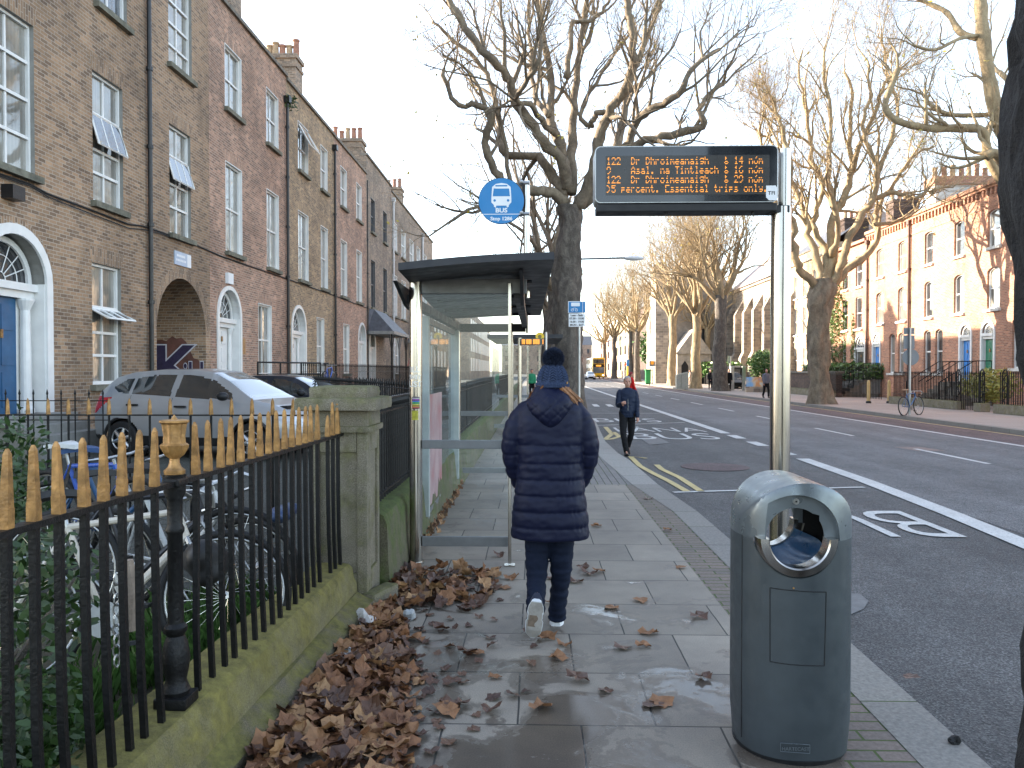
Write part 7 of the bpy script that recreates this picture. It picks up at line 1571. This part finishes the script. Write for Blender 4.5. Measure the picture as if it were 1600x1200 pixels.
la = empty('street_lamp', (1.2, 33, 0), 'street lamp with a long arm reaching right from behind the big trunk', 'street lamp'); Y = 33; q = gy(897, 405, Y); e = gy(998, 403.5, Y); m = MB(); m.cyl((q.x, Y), .10, 0, q.z + .3, 10); m.build('column', alu, la); m = MB(); m.tube([(q.x, Y, q.z), (e.x - .4, Y, e.z + .02)], .04, 6); m.build('arm', alu_dark, la); m = MB(); m.ball((e.x - .2, Y, e.z), .12, 12, 8, 3.6, 1, .8); m.build('lantern', white_plastic, la, smooth=True)
s6 = empty('hanging_sign', gz(1141, 606, 0), 'narrow grey sign standing right of the straight shaded trunk', 'sign'); Y = 70; q = gy(1141, 600, Y); m = MB(); m.cyl((q.x, Y), .06, 0, gy(1141, 556, Y).z, 8); m.build('pole', alu, s6); rect_px(1137, 556, 1141, 568, Y, Y - .07, M('greenish plate', (.25, .3, .22), .6), 'plate', s6, .03)
# ------------------------------------------------------------------ people
def displace(o, fn):
    me = o.data; n = len(me.vertices); co = np.empty(n * 3); nr = np.empty(n * 3); me.vertices.foreach_get('co', co); me.vertex_normals.foreach_get('vector', nr); co = co.reshape(-1, 3); nr = nr.reshape(-1, 3)
    d = np.array([fn(Vector(c)) for c in co]); me.vertices.foreach_set('co', (co + nr * d[:, None]).ravel()); me.update()
def remeshed(mb, voxel, sm, name, mat, par, fix=True):
    o = mb.build(name, mat, None, fix=False); md = o.modifiers.new('r', 'REMESH'); md.mode = 'VOXEL'; md.voxel_size = voxel; md.use_smooth_shade = True
    if sm: s = o.modifiers.new('s', 'SMOOTH'); s.factor = .5; s.iterations = sm
    baked(o); o.data.polygons.foreach_set('use_smooth', [True] * len(o.data.polygons)); o.data.materials.clear(); o.data.materials.append(mat)
    o.parent = par; return o
def limb(mb, pts, rad, n=14, k=4):
    P, Rr = catmull(pts, rad, k); mb.tube(P, Rr, n)
    for p, r in ((P[0], Rr[0]), (P[-1], Rr[-1])): mb.ball(p, r * .985, n, 8)
def loft(mb, rings, n=40, e=2.2):
    # rings: (cx, cy, z, halfx, halfy)
    V = []
    for cx, cy, z, hx_, hy_ in rings:
        for k in range(n):
            a = 2 * math.pi * k / n; c_, s_ = math.cos(a), math.sin(a); V.append((cx + hx_ * math.copysign(abs(c_) ** (2 / e), c_), cy + hy_ * math.copysign(abs(s_) ** (2 / e), s_), z))
    L = len(rings); mb.add(V, [(i * n + j, i * n + (j + 1) % n, (i + 1) * n + (j + 1) % n, (i + 1) * n + j) for i in range(L - 1) for j in range(n)] + [tuple(range(n - 1, -1, -1)), tuple((L - 1) * n + j for j in range(n))])
def shoe(par, Mx, up=shoe_navy, sole=shoe_sole, edge=None, L=.265, Wd=.047, patch=None):
    def halfw(t): return Wd * (.72 + .28 * math.sin(math.pi * min(1, t * .9 + .05))) * (1 if t > .12 else .75 + 2 * t) * (1 if t < .85 else max(.2, 1 - (t - .85) * 4.2)) * (.86 if .3 < t < .5 else 1)
    n = 18; u = MB(); s = MB()
    def ring(mb, t, z0, z1, sc): y = (t - .28) * L; w = halfw(t) * sc; return [(-w, y, z0), (w, y, z0), (w * (.9), y, (z0 + z1) / 2), (w * .45, y, z1), (-w * .45, y, z1), (-w * .9, y, (z0 + z1) / 2)]
    for mb, z0, zf, sc in ((s, lambda t: .012 * max(0, t - .75) * 6, lambda t: .034 + .0 * t, 1.08), (u, lambda t: .030 + .01 * max(0, t - .8) * 5, lambda t: (.105 if t < .3 else .105 - (t - .3) * .115) if t < .95 else .035, 1.0)):
        V = []
        for i in range(n): t = i / (n - 1); V += ring(mb, t, z0(t), zf(t), sc)
        mb.add([tuple(Mx @ Vector(v)) for v in V], [(i * 6 + j, i * 6 + (j + 1) % 6, i * 6 + 6 + (j + 1) % 6, i * 6 + 6 + j) for i in range(n - 1) for j in range(6)] + [(5, 4, 3, 2, 1, 0), tuple((n - 1) * 6 + j for j in range(6))])
    a = u.build('shoe', up, par, smooth='auto'); a.data.polygons.foreach_set('use_smooth', [True] * len(a.data.polygons)); so = s.build('sole', edge or sole, a)
    b = MB(); V = []
    for i in range(n): t = .02 + .96 * i / (n - 1); w = halfw(t) * 1.0; z = .012 * max(0, t - .75) * 6 - .002; V += [(-w, (t - .28) * L, z), (w, (t - .28) * L, z)]
    b.add([tuple(Mx @ Vector(v)) for v in V], [(2 * i, 2 * i + 1, 2 * i + 3, 2 * i + 2) for i in range(n - 1)]); b.build('tread', sole, a)
    if patch:
        b = MB(); V = []
        for i in range(7): t = .36 + .3 * i / 6; w = halfw(t) * .8; V += [(-w, (t - .28) * L, -.004), (w * .3 * (1 + math.sin(i)), (t - .28) * L, -.004)]
        b.add([tuple(Mx @ Vector(v)) for v in V], [(2 * i, 2 * i + 1, 2 * i + 3, 2 * i + 2) for i in range(6)]); b.build('worn_patch', patch, a)
    return a
def hand(mb, wrist, d, side, palmn, curl=.35, s=1.0):
    # palm and five fingers grown from the wrist along d
    d = Vector(d).normalized(); pn = Vector(palmn); pn = (pn - d * pn.dot(d)).normalized(); ac = d.cross(pn) * side; w = Vector(wrist)
    limb(mb, [w, w + d * .03 * s, w + d * .085 * s], [.024 * s, .030 * s, .033 * s], 10)
    for k in (-1.5, -.5, .5, 1.5):
        L = [.070, .082, .076, .060][int(k + 1.5)] * s; b = w + d * .085 * s + ac * k * .0195 * s; p = [b]; dd = d + ac * k * .05
        for j in range(3): dd = (dd + pn * curl * (.5 + .35 * j)).normalized(); p.append(p[-1] + dd * L / 3)
        mb.tube(p, [.0105 * s, .0100 * s, .009 * s, .0075 * s], 8); mb.ball(p[-1], .0075 * s, 8, 6)
    t0 = w + d * .03 * s - ac * .026 * s; t1 = t0 + (d * .6 - ac * .8 + pn * .2).normalized() * .035 * s; t2 = t1 + (d * .9 - ac * .25 + pn * .35).normalized() * .032 * s; mb.tube([t0, t1, t2], [.014 * s, .0115 * s, .009 * s], 8); mb.ball(t2, .009 * s, 8, 6)
def head_shape(mb, c, s, turn=0, face=True):
    # c is the centre of the skull, facing +Y before turning
    M_ = Matrix.Translation(c) @ Matrix.Rotation(turn, 4, 'Z'); t = MB()
    t.ball((0, -.01, .02), .1, 24, 16, .78, .95, 1.02); t.ball((0, .02, -.045), .075, 20, 12, .80, .92, 1.1); t.ball((0, .045, -.085), .035, 14, 8, 1.1, .9, .8)
    t.tube([(0, .093, .018), (0, .108, -.012), (0, .112, -.028)], [.008, .012, .013], 8); t.ball((0, .106, -.03), .014, 8, 6)
    for q in (-1, 1): t.ball((q * .078, -.005, -.005), .024, 10, 8, .35, .8, 1.2); t.ball((q * .03, .078, .03), .022, 8, 6, 1, .6, .5); t.ball((q * .04, .068, -.02), .026, 8, 6, .9, .6, .9)
    t.ball((0, .088, -.058), .018, 10, 6, 1.3, .6, .45)
    mb.add([tuple(M_ @ (Vector(v) * s)) for v in t.v], t.f); return M_
# ---- the woman walking away
WB = gy(860, 700, 5.1); WY = 5.1
def W(u, v, dy=0.0): p = gy(u, v, WY + dy); return Vector((p.x - WB.x, dy, p.z))
wm = empty('person', (0, 0, 0), 'woman walking away in long navy quilted coat, dark jeans and blue bobble hat', 'person')
px = WY / F
body = MB()
limb(body, [W(858, 800), W(860, 720), W(860, 650), W(861, 620)], [.13, .12, .13, .055], 18); limb(body, [W(861, 640), W(862, 600)], [.05, .05], 12); head_shape(body, W(862, 598, .01), .86, 0)
for s_, e_ in ((-1, [(815, 645), (800, 703), (812, 750), (822, 765)]), (1, [(908, 645), (921, 703), (911, 750), (900, 765)])):
    pts = [W(*e_[0]), W(*e_[1]), W(*e_[2], .06), W(*e_[3], .12)]; limb(body, pts, [.045, .04, .032, .025], 12); hand(body, pts[-1], Vector((-s_ * .3, .4, -1)), s_, (-s_, 0, 0), .2, .9)
hl_, hr2 = W(843, 830), W(877, 830)
FL0 = W(838, 945, -.17); FR0 = W(871, 965, .12)
KL = W(838, 895, -.02); KR = W(877, 895, .06)
limb(body, [hl_, KL, FL0 + Vector((0, 0, .03))], [.075, .05, .035], 14); limb(body, [hr2, KR, FR0 + Vector((0, 0, .03))], [.075, .05, .035], 14)
body.tube([FR0, FR0 + Vector((0, .04, -.05)), FR0 + Vector((0, .12, -.06))], [.03, .022, .012], 10)
body.tube([FL0, FL0 + Vector((0, -.03, -.06)), FL0 + Vector((0, -.05, -.12))], [.03, .02, .012], 10)
remeshed(body, .008, 3, 'body', skin, wm)
# jeans
jn = MB(); rg = random.Random(2)
def leg_rings(pts, rad, seed):
    P, Rr = catmull(pts, rad, 12); out = []
    for i, (p, r) in enumerate(zip(P, Rr)):
        w_ = 1 + .045 * math.sin(i * 1.15 + seed) * (.4 + i / len(P)) + .03 * math.sin(i * 2.3 + seed * 2); out.append((p, r * w_))
    return out
for pts, rad, sd in (([hl_ + Vector((-.005, 0, .10)), W(839, 862, 0), W(838, 905, -.04), W(837, 935, -.13), W(838, 957, -.20)], [.092, .078, .064, .058, .060], 1), ([hr2 + Vector((.004, 0, .10)), W(877, 862, .02), W(876, 905, .06), W(872, 940, .10), W(870, 966, .13)], [.092, .078, .064, .057, .059], 4)):
    q = leg_rings(pts, rad, sd); jn.tube([a for a, _ in q], [b for _, b in q], 22)
jn.ball(W(860, 815), .13, 20, 12, 1.05, .85, .9)
jo = remeshed(jn, .0075, 3, 'jeans', denim, wm)
displace(jo, lambda c: noise.noise(Vector((c.x * 9, c.y * 9, c.z * 22))) * .007 + noise.noise(Vector((c.x * 25, c.y * 25, c.z * 50))) * .0025)
# coat
def seam(z, S, w=.011): return sum(math.exp(-((z - s) / w) ** 2) for s in S)
SZ = [W(860, v).z for v in (695, 722, 747, 771, 796, 820)]
cz0, cz1 = W(860, 839).z, W(860, 614).z
HW = [(839, 60.5), (832, 61), (820, 60), (800, 58.5), (785, 57), (770, 54.5), (750, 52), (735, 50.5), (722, 50), (705, 51.5), (690, 53), (670, 55), (650, 55), (640, 53), (633, 47), (626, 38), (618, 27), (612, 22)]
HZ = sorted((W(860, v).z, h * px) for v, h in HW)
ct = MB(); rings = []; N = 150
for i in range(N + 1):
    z = cz0 + (cz1 - cz0) * i / N; hw = float(np.interp(z, [a for a, _ in HZ], [b for _, b in HZ])); t = (z - cz0) / (cz1 - cz0)
    hd = float(np.interp(t, [0, .15, .4, .6, .8, .9, 1], [.165, .165, .145, .14, .135, .115, .075])); puff = -.008 * seam(z, SZ) + (.004 if t < .64 else 0)
    if i < 3: puff -= .006 * (3 - i) / 3
    rings.append(((859.5 - 860) * px, .0 - .01 * math.sin(t * 3), z, hw + puff, hd + puff))
loft(ct, rings, 56, 2.3)
for s_, e_ in ((-1, [(822, 642, 0), (808, 660, -.01), (800, 690, -.015), (800.5, 712, 0), (806, 735, .04), (813, 752, .08), (822, 766, .12)]), (1, [(899, 642, 0), (911, 660, -.01), (919, 690, -.015), (919.5, 712, 0), (913, 735, .04), (906, 752, .08), (898, 766, .12)])):
    P, Rr = catmull([W(*q) for q in e_], [.062, .066, .066, .063, .060, .055, .050], 12); 
    for i, p in enumerate(P): Rr[i] += -.006 * sum(math.exp(-((i - k) / 1.1) ** 2) for k in (12, 23, 33, 43, 53, 63)) + .003
    ct.tube(P, Rr, 26); ct.ball(P[0], Rr[0], 18, 12)
co = remeshed(ct, .0065, 2, 'coat', navy, wm)
sz_all = SZ
def coat_d(c):
    n_ = noise.noise(Vector((c.x * 7, c.y * 7, c.z * 16))) * .006 + noise.noise(Vector((c.x * 22, c.y * 22, c.z * 34))) * .003
    ds = min(abs(c.z - s) for s in SZ)                 # puckers beside the seams
    n_ += .0012 * math.exp(-(ds / .025) ** 2) * math.sin(c.x * 120 + c.y * 90 + noise.noise(c * 9) * 6); return n_
displace(co, coat_d)
# hood lying on the back, diamond quilted, and a stand collar
hd_ = MB(); 
nA, nB = 72, 44; V = []
for j in range(nB + 1):
    t = j / nB; z = lerp(W(860, 669).z, W(860, 604).z, t); half = .150 * (math.sin(min(1, t * 1.5 + .02) * math.pi / 2) ** .75) * (1 - .40 * max(0, t - .62) / .38); dep = .115 * math.sin(math.pi * min(.995, max(.03, t * .93 + .04))) ** .6
    for k in range(nA):
        a = 2 * math.pi * k / nA; x = half * math.cos(a); y = -.085 - .01 * t + dep * math.sin(a) * (1.0 if math.sin(a) < 0 else .6); q = 0
        if math.sin(a) < .3:
            g1 = ((x * .9 + z * 1.0) / .085) % 1; g2 = ((x * .9 - z * 1.0) / .085) % 1; q = .006 * (math.exp(-(min(g1, 1 - g1) / .07) ** 2) + math.exp(-(min(g2, 1 - g2) / .07) ** 2))
        nr = Vector((math.cos(a), math.sin(a), 0)); V.append((x - nr.x * q - .004, y - nr.y * q + (.05 * t), z))
hd_.add(V, [(j * nA + k, j * nA + (k + 1) % nA, (j + 1) * nA + (k + 1) % nA, (j + 1) * nA + k) for j in range(nB) for k in range(nA)] + [tuple(range(nA - 1, -1, -1)), tuple(nB * nA + k for k in range(nA))])
ho_ = remeshed(hd_, .0055, 1, 'hood', navy, wm)
displace(ho_, lambda c: noise.noise(c * 11) * .008 + noise.noise(c * 30) * .003)
cl = MB(); loft(cl, [(.005, -.005, W(860, 630).z, .13, .10), (.006, -.004, W(860, 618).z, .100, .090), (.006, 0, W(860, 606).z, .088, .088), (.006, 0, W(860, 602).z, .078, .08)], 40); remeshed(cl, .008, 3, 'collar', navy, wm)
# hair
hm = MB(); rg = random.Random(6)
for i in range(420):
    side = 1 if rg.random() < .6 else -1; a = rg.uniform(-.25, 1.0); ang = math.radians(180 + 90) + side * math.radians(30 + 75 * rg.random())
    r0 = .088; h0 = W(862, 600); p0 = h0 + Vector((math.cos(ang) * r0, math.sin(ang) * r0, rg.uniform(-.0, .01))); fl = rg.uniform(.03, .085) if side > 0 else rg.uniform(.01, .05)
    L = rg.uniform(.10, .20) if side > 0 else rg.uniform(.07, .13)
    p1 = p0 + Vector((side * fl * .45, -.01, -L * .4)); p2 = p1 + Vector((side * fl * .6, .01, -L * .4)); p3 = p2 + Vector((side * fl * .35, .03, -L * .25)); q, r_ = catmull([p0, p1, p2, p3], [.0028, .0028, .0022, .0008], 3); hm.tube(q, r_, 3, False)
hm.build('hair', hair_auburn, wm)
# hat
n, m_ = 216, 96; V = []; zb, zt = W(862, 606).z, W(864, 569).z; cx_ = W(863, 600).x
prof = [(0, .1015), (.03, .108), (.14, .108), (.20, .1045), (.215, .098), (.24, .1005), (.45, .096), (.65, .084), (.82, .066), (.93, .046), (1.0, .022)]
zt = W(864, 566).z
for j in range(m_ + 1):
    t = j / m_; z = zb + (zt - zb) * t; r0 = float(np.interp(t, [a for a, _ in prof], [b for _, b in prof]))
    for k in range(n):
        a = 2 * math.pi * k / n; d = 0
        if t < .205: d = .0022 * (1 if math.sin(a * 54) > 0 else -1) * min(1, t * 20)
        elif t > .225:
            c_ = (a * 10 / (2 * math.pi)) % 1 - .5; fade = min(1, (t - .225) * 12) * min(1, (1.0 - t) * 5 + .2)
            d = (.0048 * math.sin(2 * math.pi * (z / .0165 + abs(c_) * 2.6)) * (1 if abs(c_) < .36 else 0) + .003 * math.cos(c_ * 2 * math.pi) ) * fade + (-.0045 if abs(c_) > .42 else 0) * fade
        r = r0 + d; V.append((cx_ + (z - zb) * .02 + r * math.cos(a), .008 + r * 1.03 * math.sin(a), z))
ht = MB(); ht.add(V, [(j * n + k, j * n + (k + 1) % n, (j + 1) * n + (k + 1) % n, (j + 1) * n + k) for j in range(m_) for k in range(n)] + [tuple(m_ * n + k for k in range(n))]); hat = ht.build('bobble_hat', knit, wm, smooth=True)
pm_ = MB(); pc = W(864.5, 560, .0); pm_.ball(pc, .052, 20, 14); rg = random.Random(1)
for i in range(5200):
    q = Vector((rg.gauss(0, 1), rg.gauss(0, 1), rg.gauss(0, 1))).normalized(); b = q.orthogonal().normalized() * .0018; b = Matrix.Rotation(rg.uniform(0, 6.28), 3, q) @ b; l = .071 * rg.uniform(.88, 1.07); e = pc + (q + Vector((rg.gauss(0, .08), rg.gauss(0, .08), rg.gauss(0, .08)))).normalized() * l; s0 = pc + q * .045
    pm_.add([tuple(s0 - b), tuple(s0 + b), tuple(e + b * .5), tuple(e - b * .5)], [(0, 1, 2, 3)])
pm_.build('bobble', wool_fluff, hat); lg = MB(); q = W(886, 598); lg.boxr((q.x - .002, -.058, q.z), (.008, .006, .014), rz=.6); lg.build('hat_label', gold, hat)
shoe(wm, Matrix.Translation((W(871, 965).x, .17, .0)) @ Matrix.Rotation(R(-5), 4, 'Z'), edge=sign_white, sole=shoe_sole)
tz = Matrix.Translation((W(836.5, 980).x, -.275, .205)) @ Matrix.Rotation(R(6), 4, 'Y') @ Matrix.Rotation(R(-76), 4, 'X'); shoe(wm, tz, edge=sign_white, sole=shoe_sole, patch=shoe_tan, L=.262, Wd=.050)
wm.location = (WB.x, WY, 0)
# ---- everyone else
def person(label, loc, rz, H=1.7, top=black_cloth, legs=trouser_blk, shoes_=shoe_blk, hairm=hair_dark, stride=.25, arms=((10, 15), (10, 15)), voxel=.02, coat=0, detail=False, hood=False, group=None, turn=0, bag=None, ankx=.10):
    h = empty('person', (0, 0, 0), label, 'person', group); s = H / 1.72
    hipz = .90 * s; sh_ = 1.42 * s; b = MB(); c_ = MB(); t = MB(); swl, swr = stride, -stride
    def V3(x, y, z): return Vector((x * s, y * s, z * s))
    limb(b, [V3(0, 0, .92), V3(0, .01, 1.15), V3(0, 0, 1.38), V3(0, -.005, 1.48)], [.10 * s, .10 * s, .105 * s, .055 * s], 16); limb(b, [V3(0, 0, 1.44), V3(0, .015, 1.54)], [.052 * s, .05 * s], 12); hc = V3(0, .02, 1.62); head_shape(b, hc, s, turn)
    ank = []
    for s_, sw in ((-1, swl), (1, swr)):
        hp = V3(s_ * .09, 0, .90); kn = V3(s_ * .10, sw * .55 + .03, .48); an = V3(s_ * ankx, sw * 1.0 - (.08 if sw < 0 else 0), .10 + (.05 if sw < -.1 else 0)); ank.append((an, sw))
        limb(b, [hp, kn, an], [.08 * s, .052 * s, .036 * s], 12); limb(t, [hp + V3(0, 0, .03), hp.lerp(kn, .5), kn, kn.lerp(an, .5), an + V3(0, -.01, .02)], [.098 * s, .088 * s, .069 * s, .064 * s, .062 * s], 16)
        f = Matrix.Translation(an + V3(0, 0, -.10 + (.02 if sw < -.1 else 0))) @ Matrix.Rotation(R(-25 if sw < -.1 else 5) if abs(sw) > .05 else 0, 4, 'X')
        limb(b, [an, an + (f.to_3x3() @ V3(0, .12, -.05))], [.03 * s, .012 * s], 8); shoe(h, f @ Matrix.Scale(s, 4), up=shoes_, sole=rubber)
    t.ball(V3(0, 0, .95), .15 * s, 16, 10, 1.12, .82, .9)
    rings = [(0, 0, z * s, a * s, d * s) for z, a, d in ([(.60, .19, .15)] if coat > .5 else []) + ([(.78, .185, .15)] if coat else []) + [(.90, .172, .135), (.97, .172, .138), (1.1, .168, .13), (1.25, .185, .13), (1.36, .195, .125), (1.42, .175, .105), (1.46, .12, .085), (1.50, .068, .066)]]; 
    if not coat: rings[0] = (0, 0, .87 * s, .155 * s, .125 * s)
    rr = []
    for (a, b_) in zip(rings, rings[1:]):
        for k in range(6): rr.append(tuple(a[i] + (b_[i] - a[i]) * k / 6 for i in range(5)))
    loft(c_, rr + [rings[-1]], 32, 2.3)
    for s_, (ua, fa) in zip((-1, 1), arms):
        a0 = V3(s_ * .185, 0, 1.385); out = .10; el_ = a0 + Vector((s_ * out * .8, math.sin(R(ua)), -math.cos(R(ua)))).normalized() * .29 * s; wr_ = el_ + Vector((s_ * .02 - (s_ * .25 if fa > 60 else 0), math.sin(R(ua + fa)), -math.cos(R(ua + fa)))).normalized() * .25 * s
        limb(b, [a0, el_, wr_], [.05 * s, .04 * s, .028 * s], 12); limb(c_, [a0 + V3(-s_ * .02, 0, 0), a0.lerp(el_, .5), el_, el_.lerp(wr_, .5), wr_ - (wr_ - el_).normalized() * .0], [.072 * s, .066 * s, .060 * s, .054 * s, .047 * s], 14); hand(b, wr_, wr_ - el_, s_, (-s_, .2, 0), .45, s)
    remeshed(b, min(voxel, .0075) if detail else voxel, 2, 'body', skin, h)
    cc = remeshed(c_, voxel if not detail else .009, 2, 'jacket', top, h); tt = remeshed(t, voxel if not detail else .009, 2, 'trousers', legs, h)
    for o, am in ((cc, .010), (tt, .008)):
        displace(o, lambda c: noise.noise(Vector((c.x * 8, c.y * 8, c.z * 17))) * am * s + noise.noise(c * 30) * .003)
    hh = MB(); Mh = Matrix.Translation(hc) @ Matrix.Rotation(turn, 4, 'Z'); q = MB(); q.ball((0, -.022, .032), .108, 22, 14, .80, .93, 1.0); q.v = [tuple(Mh @ (Vector((x, min(y, .045 - max(0, .065 - z) * 1.6), max(z, -.055 if y < .0 else -.02 + y)) ) * s)) for x, y, z in q.v]; hh.add(q.v, q.f); hh.build('hair', hairm, h, smooth=True)
    if hood: q = MB(); q.ball(hc + V3(0, -.035, .0), .135 * s, 16, 12, .95, .95, 1.1); q.v = [(x, min(y, hc.y + .035 * s), z) for x, y, z in q.v]; q.build('hood', top, h, smooth=True)
    if detail:
        for s_ in (-1, 1):
            e = MB(); e.ball(Mh @ Vector((s_ * .031, .086, .012)) , .0085, 8, 6); e.build('eye', ink, h); e = MB(); p = [Mh @ Vector((s_ * (.016 + .01 * k), .094 - .004 * k, .032 - .0015 * abs(k - 1.5))) for k in range(4)]; e.tube(p, .0035, 5); e.build('eyebrow', hairm, h)
        e = MB(); e.tube([Mh @ Vector((x, .1 - x * x * 12, -.058)) for x in (-.022, -.01, 0, .01, .022)], .0035, 5); e.build('mouth', M('lips', (.28, .12, .10), .5), h)
    if bag: q = MB(); q.boxr(V3(.24, .0, .95), (.10, .26, .3), bev=.03); q.build('bag', bag, h)
    h.location = loc; h.rotation_euler = (0, 0, rz); return h
pm = gz(981, 711, -.12)
mn = person('grey haired man in a navy bomber jacket walking towards us on the road', (gy(980, 700, 16.9).x, 16.9, -.12), R(180), 1.64, jacket_navy, trouser_blk, shoe_blk, hair_grey, -.2, ((6, 12), (14, 88)), detail=True, ankx=.045)
z_ = MB(); z_.tube([(0, .112, 1.30), (0, .126, 1.15), (0, .130, .95)], .004, 4); z_.v = [(x, y * 1.0, z * 1.0) for x, y, z in z_.v]; o = z_.build('zip', alu, None); o.parent = mn
wb = MB(); loft(wb, [(0, 0, .80, .140, .112), (0, 0, .815, .148, .118), (0, 0, .855, .148, .118), (0, 0, .87, .142, .114)], 28, 2.3); o = wb.build('waistband', jacket_navy, None, smooth='auto'); o.parent = mn
q = gy(986, 600, 37)
person('woman with dyed red hair in a red jacket crossing the road behind the man', (q.x, 37, -.12), R(-75), 1.68, red_cloth, trouser_blk, shoe_blk, hair_red, .22, voxel=.018, coat=.4)
person('person in a pink shirt and dark hat at the canopied door of the left terrace', (gy(643, 570, 55).x, 55, 1.1), R(60), 1.7, pink_cloth, trouser_blk, shoe_blk, hair_dark, .05, voxel=.022)
for u, v, lb, tp_, rz, hm_, cc_ in ((1110, 608.5, 'person in a black coat, leftmost of the group by the straight shaded trunk', black_cloth, 170, hair_dark, .6), (1115.5, 609, 'taller person in black trousers next to the straight shaded trunk', black_cloth, 120, hair_grey, .4), (1119.5, 609.5, 'person in a dark red top half hidden by the straight shaded trunk', M('dark red cloth', (.3, .02, .03), .8), 200, hair_dark, 0),
        (1139, 610.5, 'person in a long black coat just right of the straight shaded trunk', black_cloth, 175, hair_auburn, .6)):
    p = gz(u, v, 0); person(lb, p, R(rz), 1.72, tp_, trouser_blk, shoe_blk, hm_, .06, voxel=.03, coat=cc_)
p = gz(1197, 622, 0); person('person in a grey hooded top walking beside the display pole, hands down', p, R(185), 1.72, grey_cloth, trouser_blk, shoe_blk, hair_dark, .14, voxel=.022)
p = gz(1078, 603, 0); person('person in a cream coat beside the sunlit leaning trunk', p, R(90), 1.65, pale_cloth, pale_cloth, shoe_blk, hair_dark, .1, voxel=.03, coat=.4)
person('far person in a green top seen past the second shelter', (gy(831, 600, 48).x, 48, 0), R(180), 1.7, M('green cloth', (.02, .25, .12), .8), trouser_blk, shoe_blk, hair_dark, .1, voxel=.03)
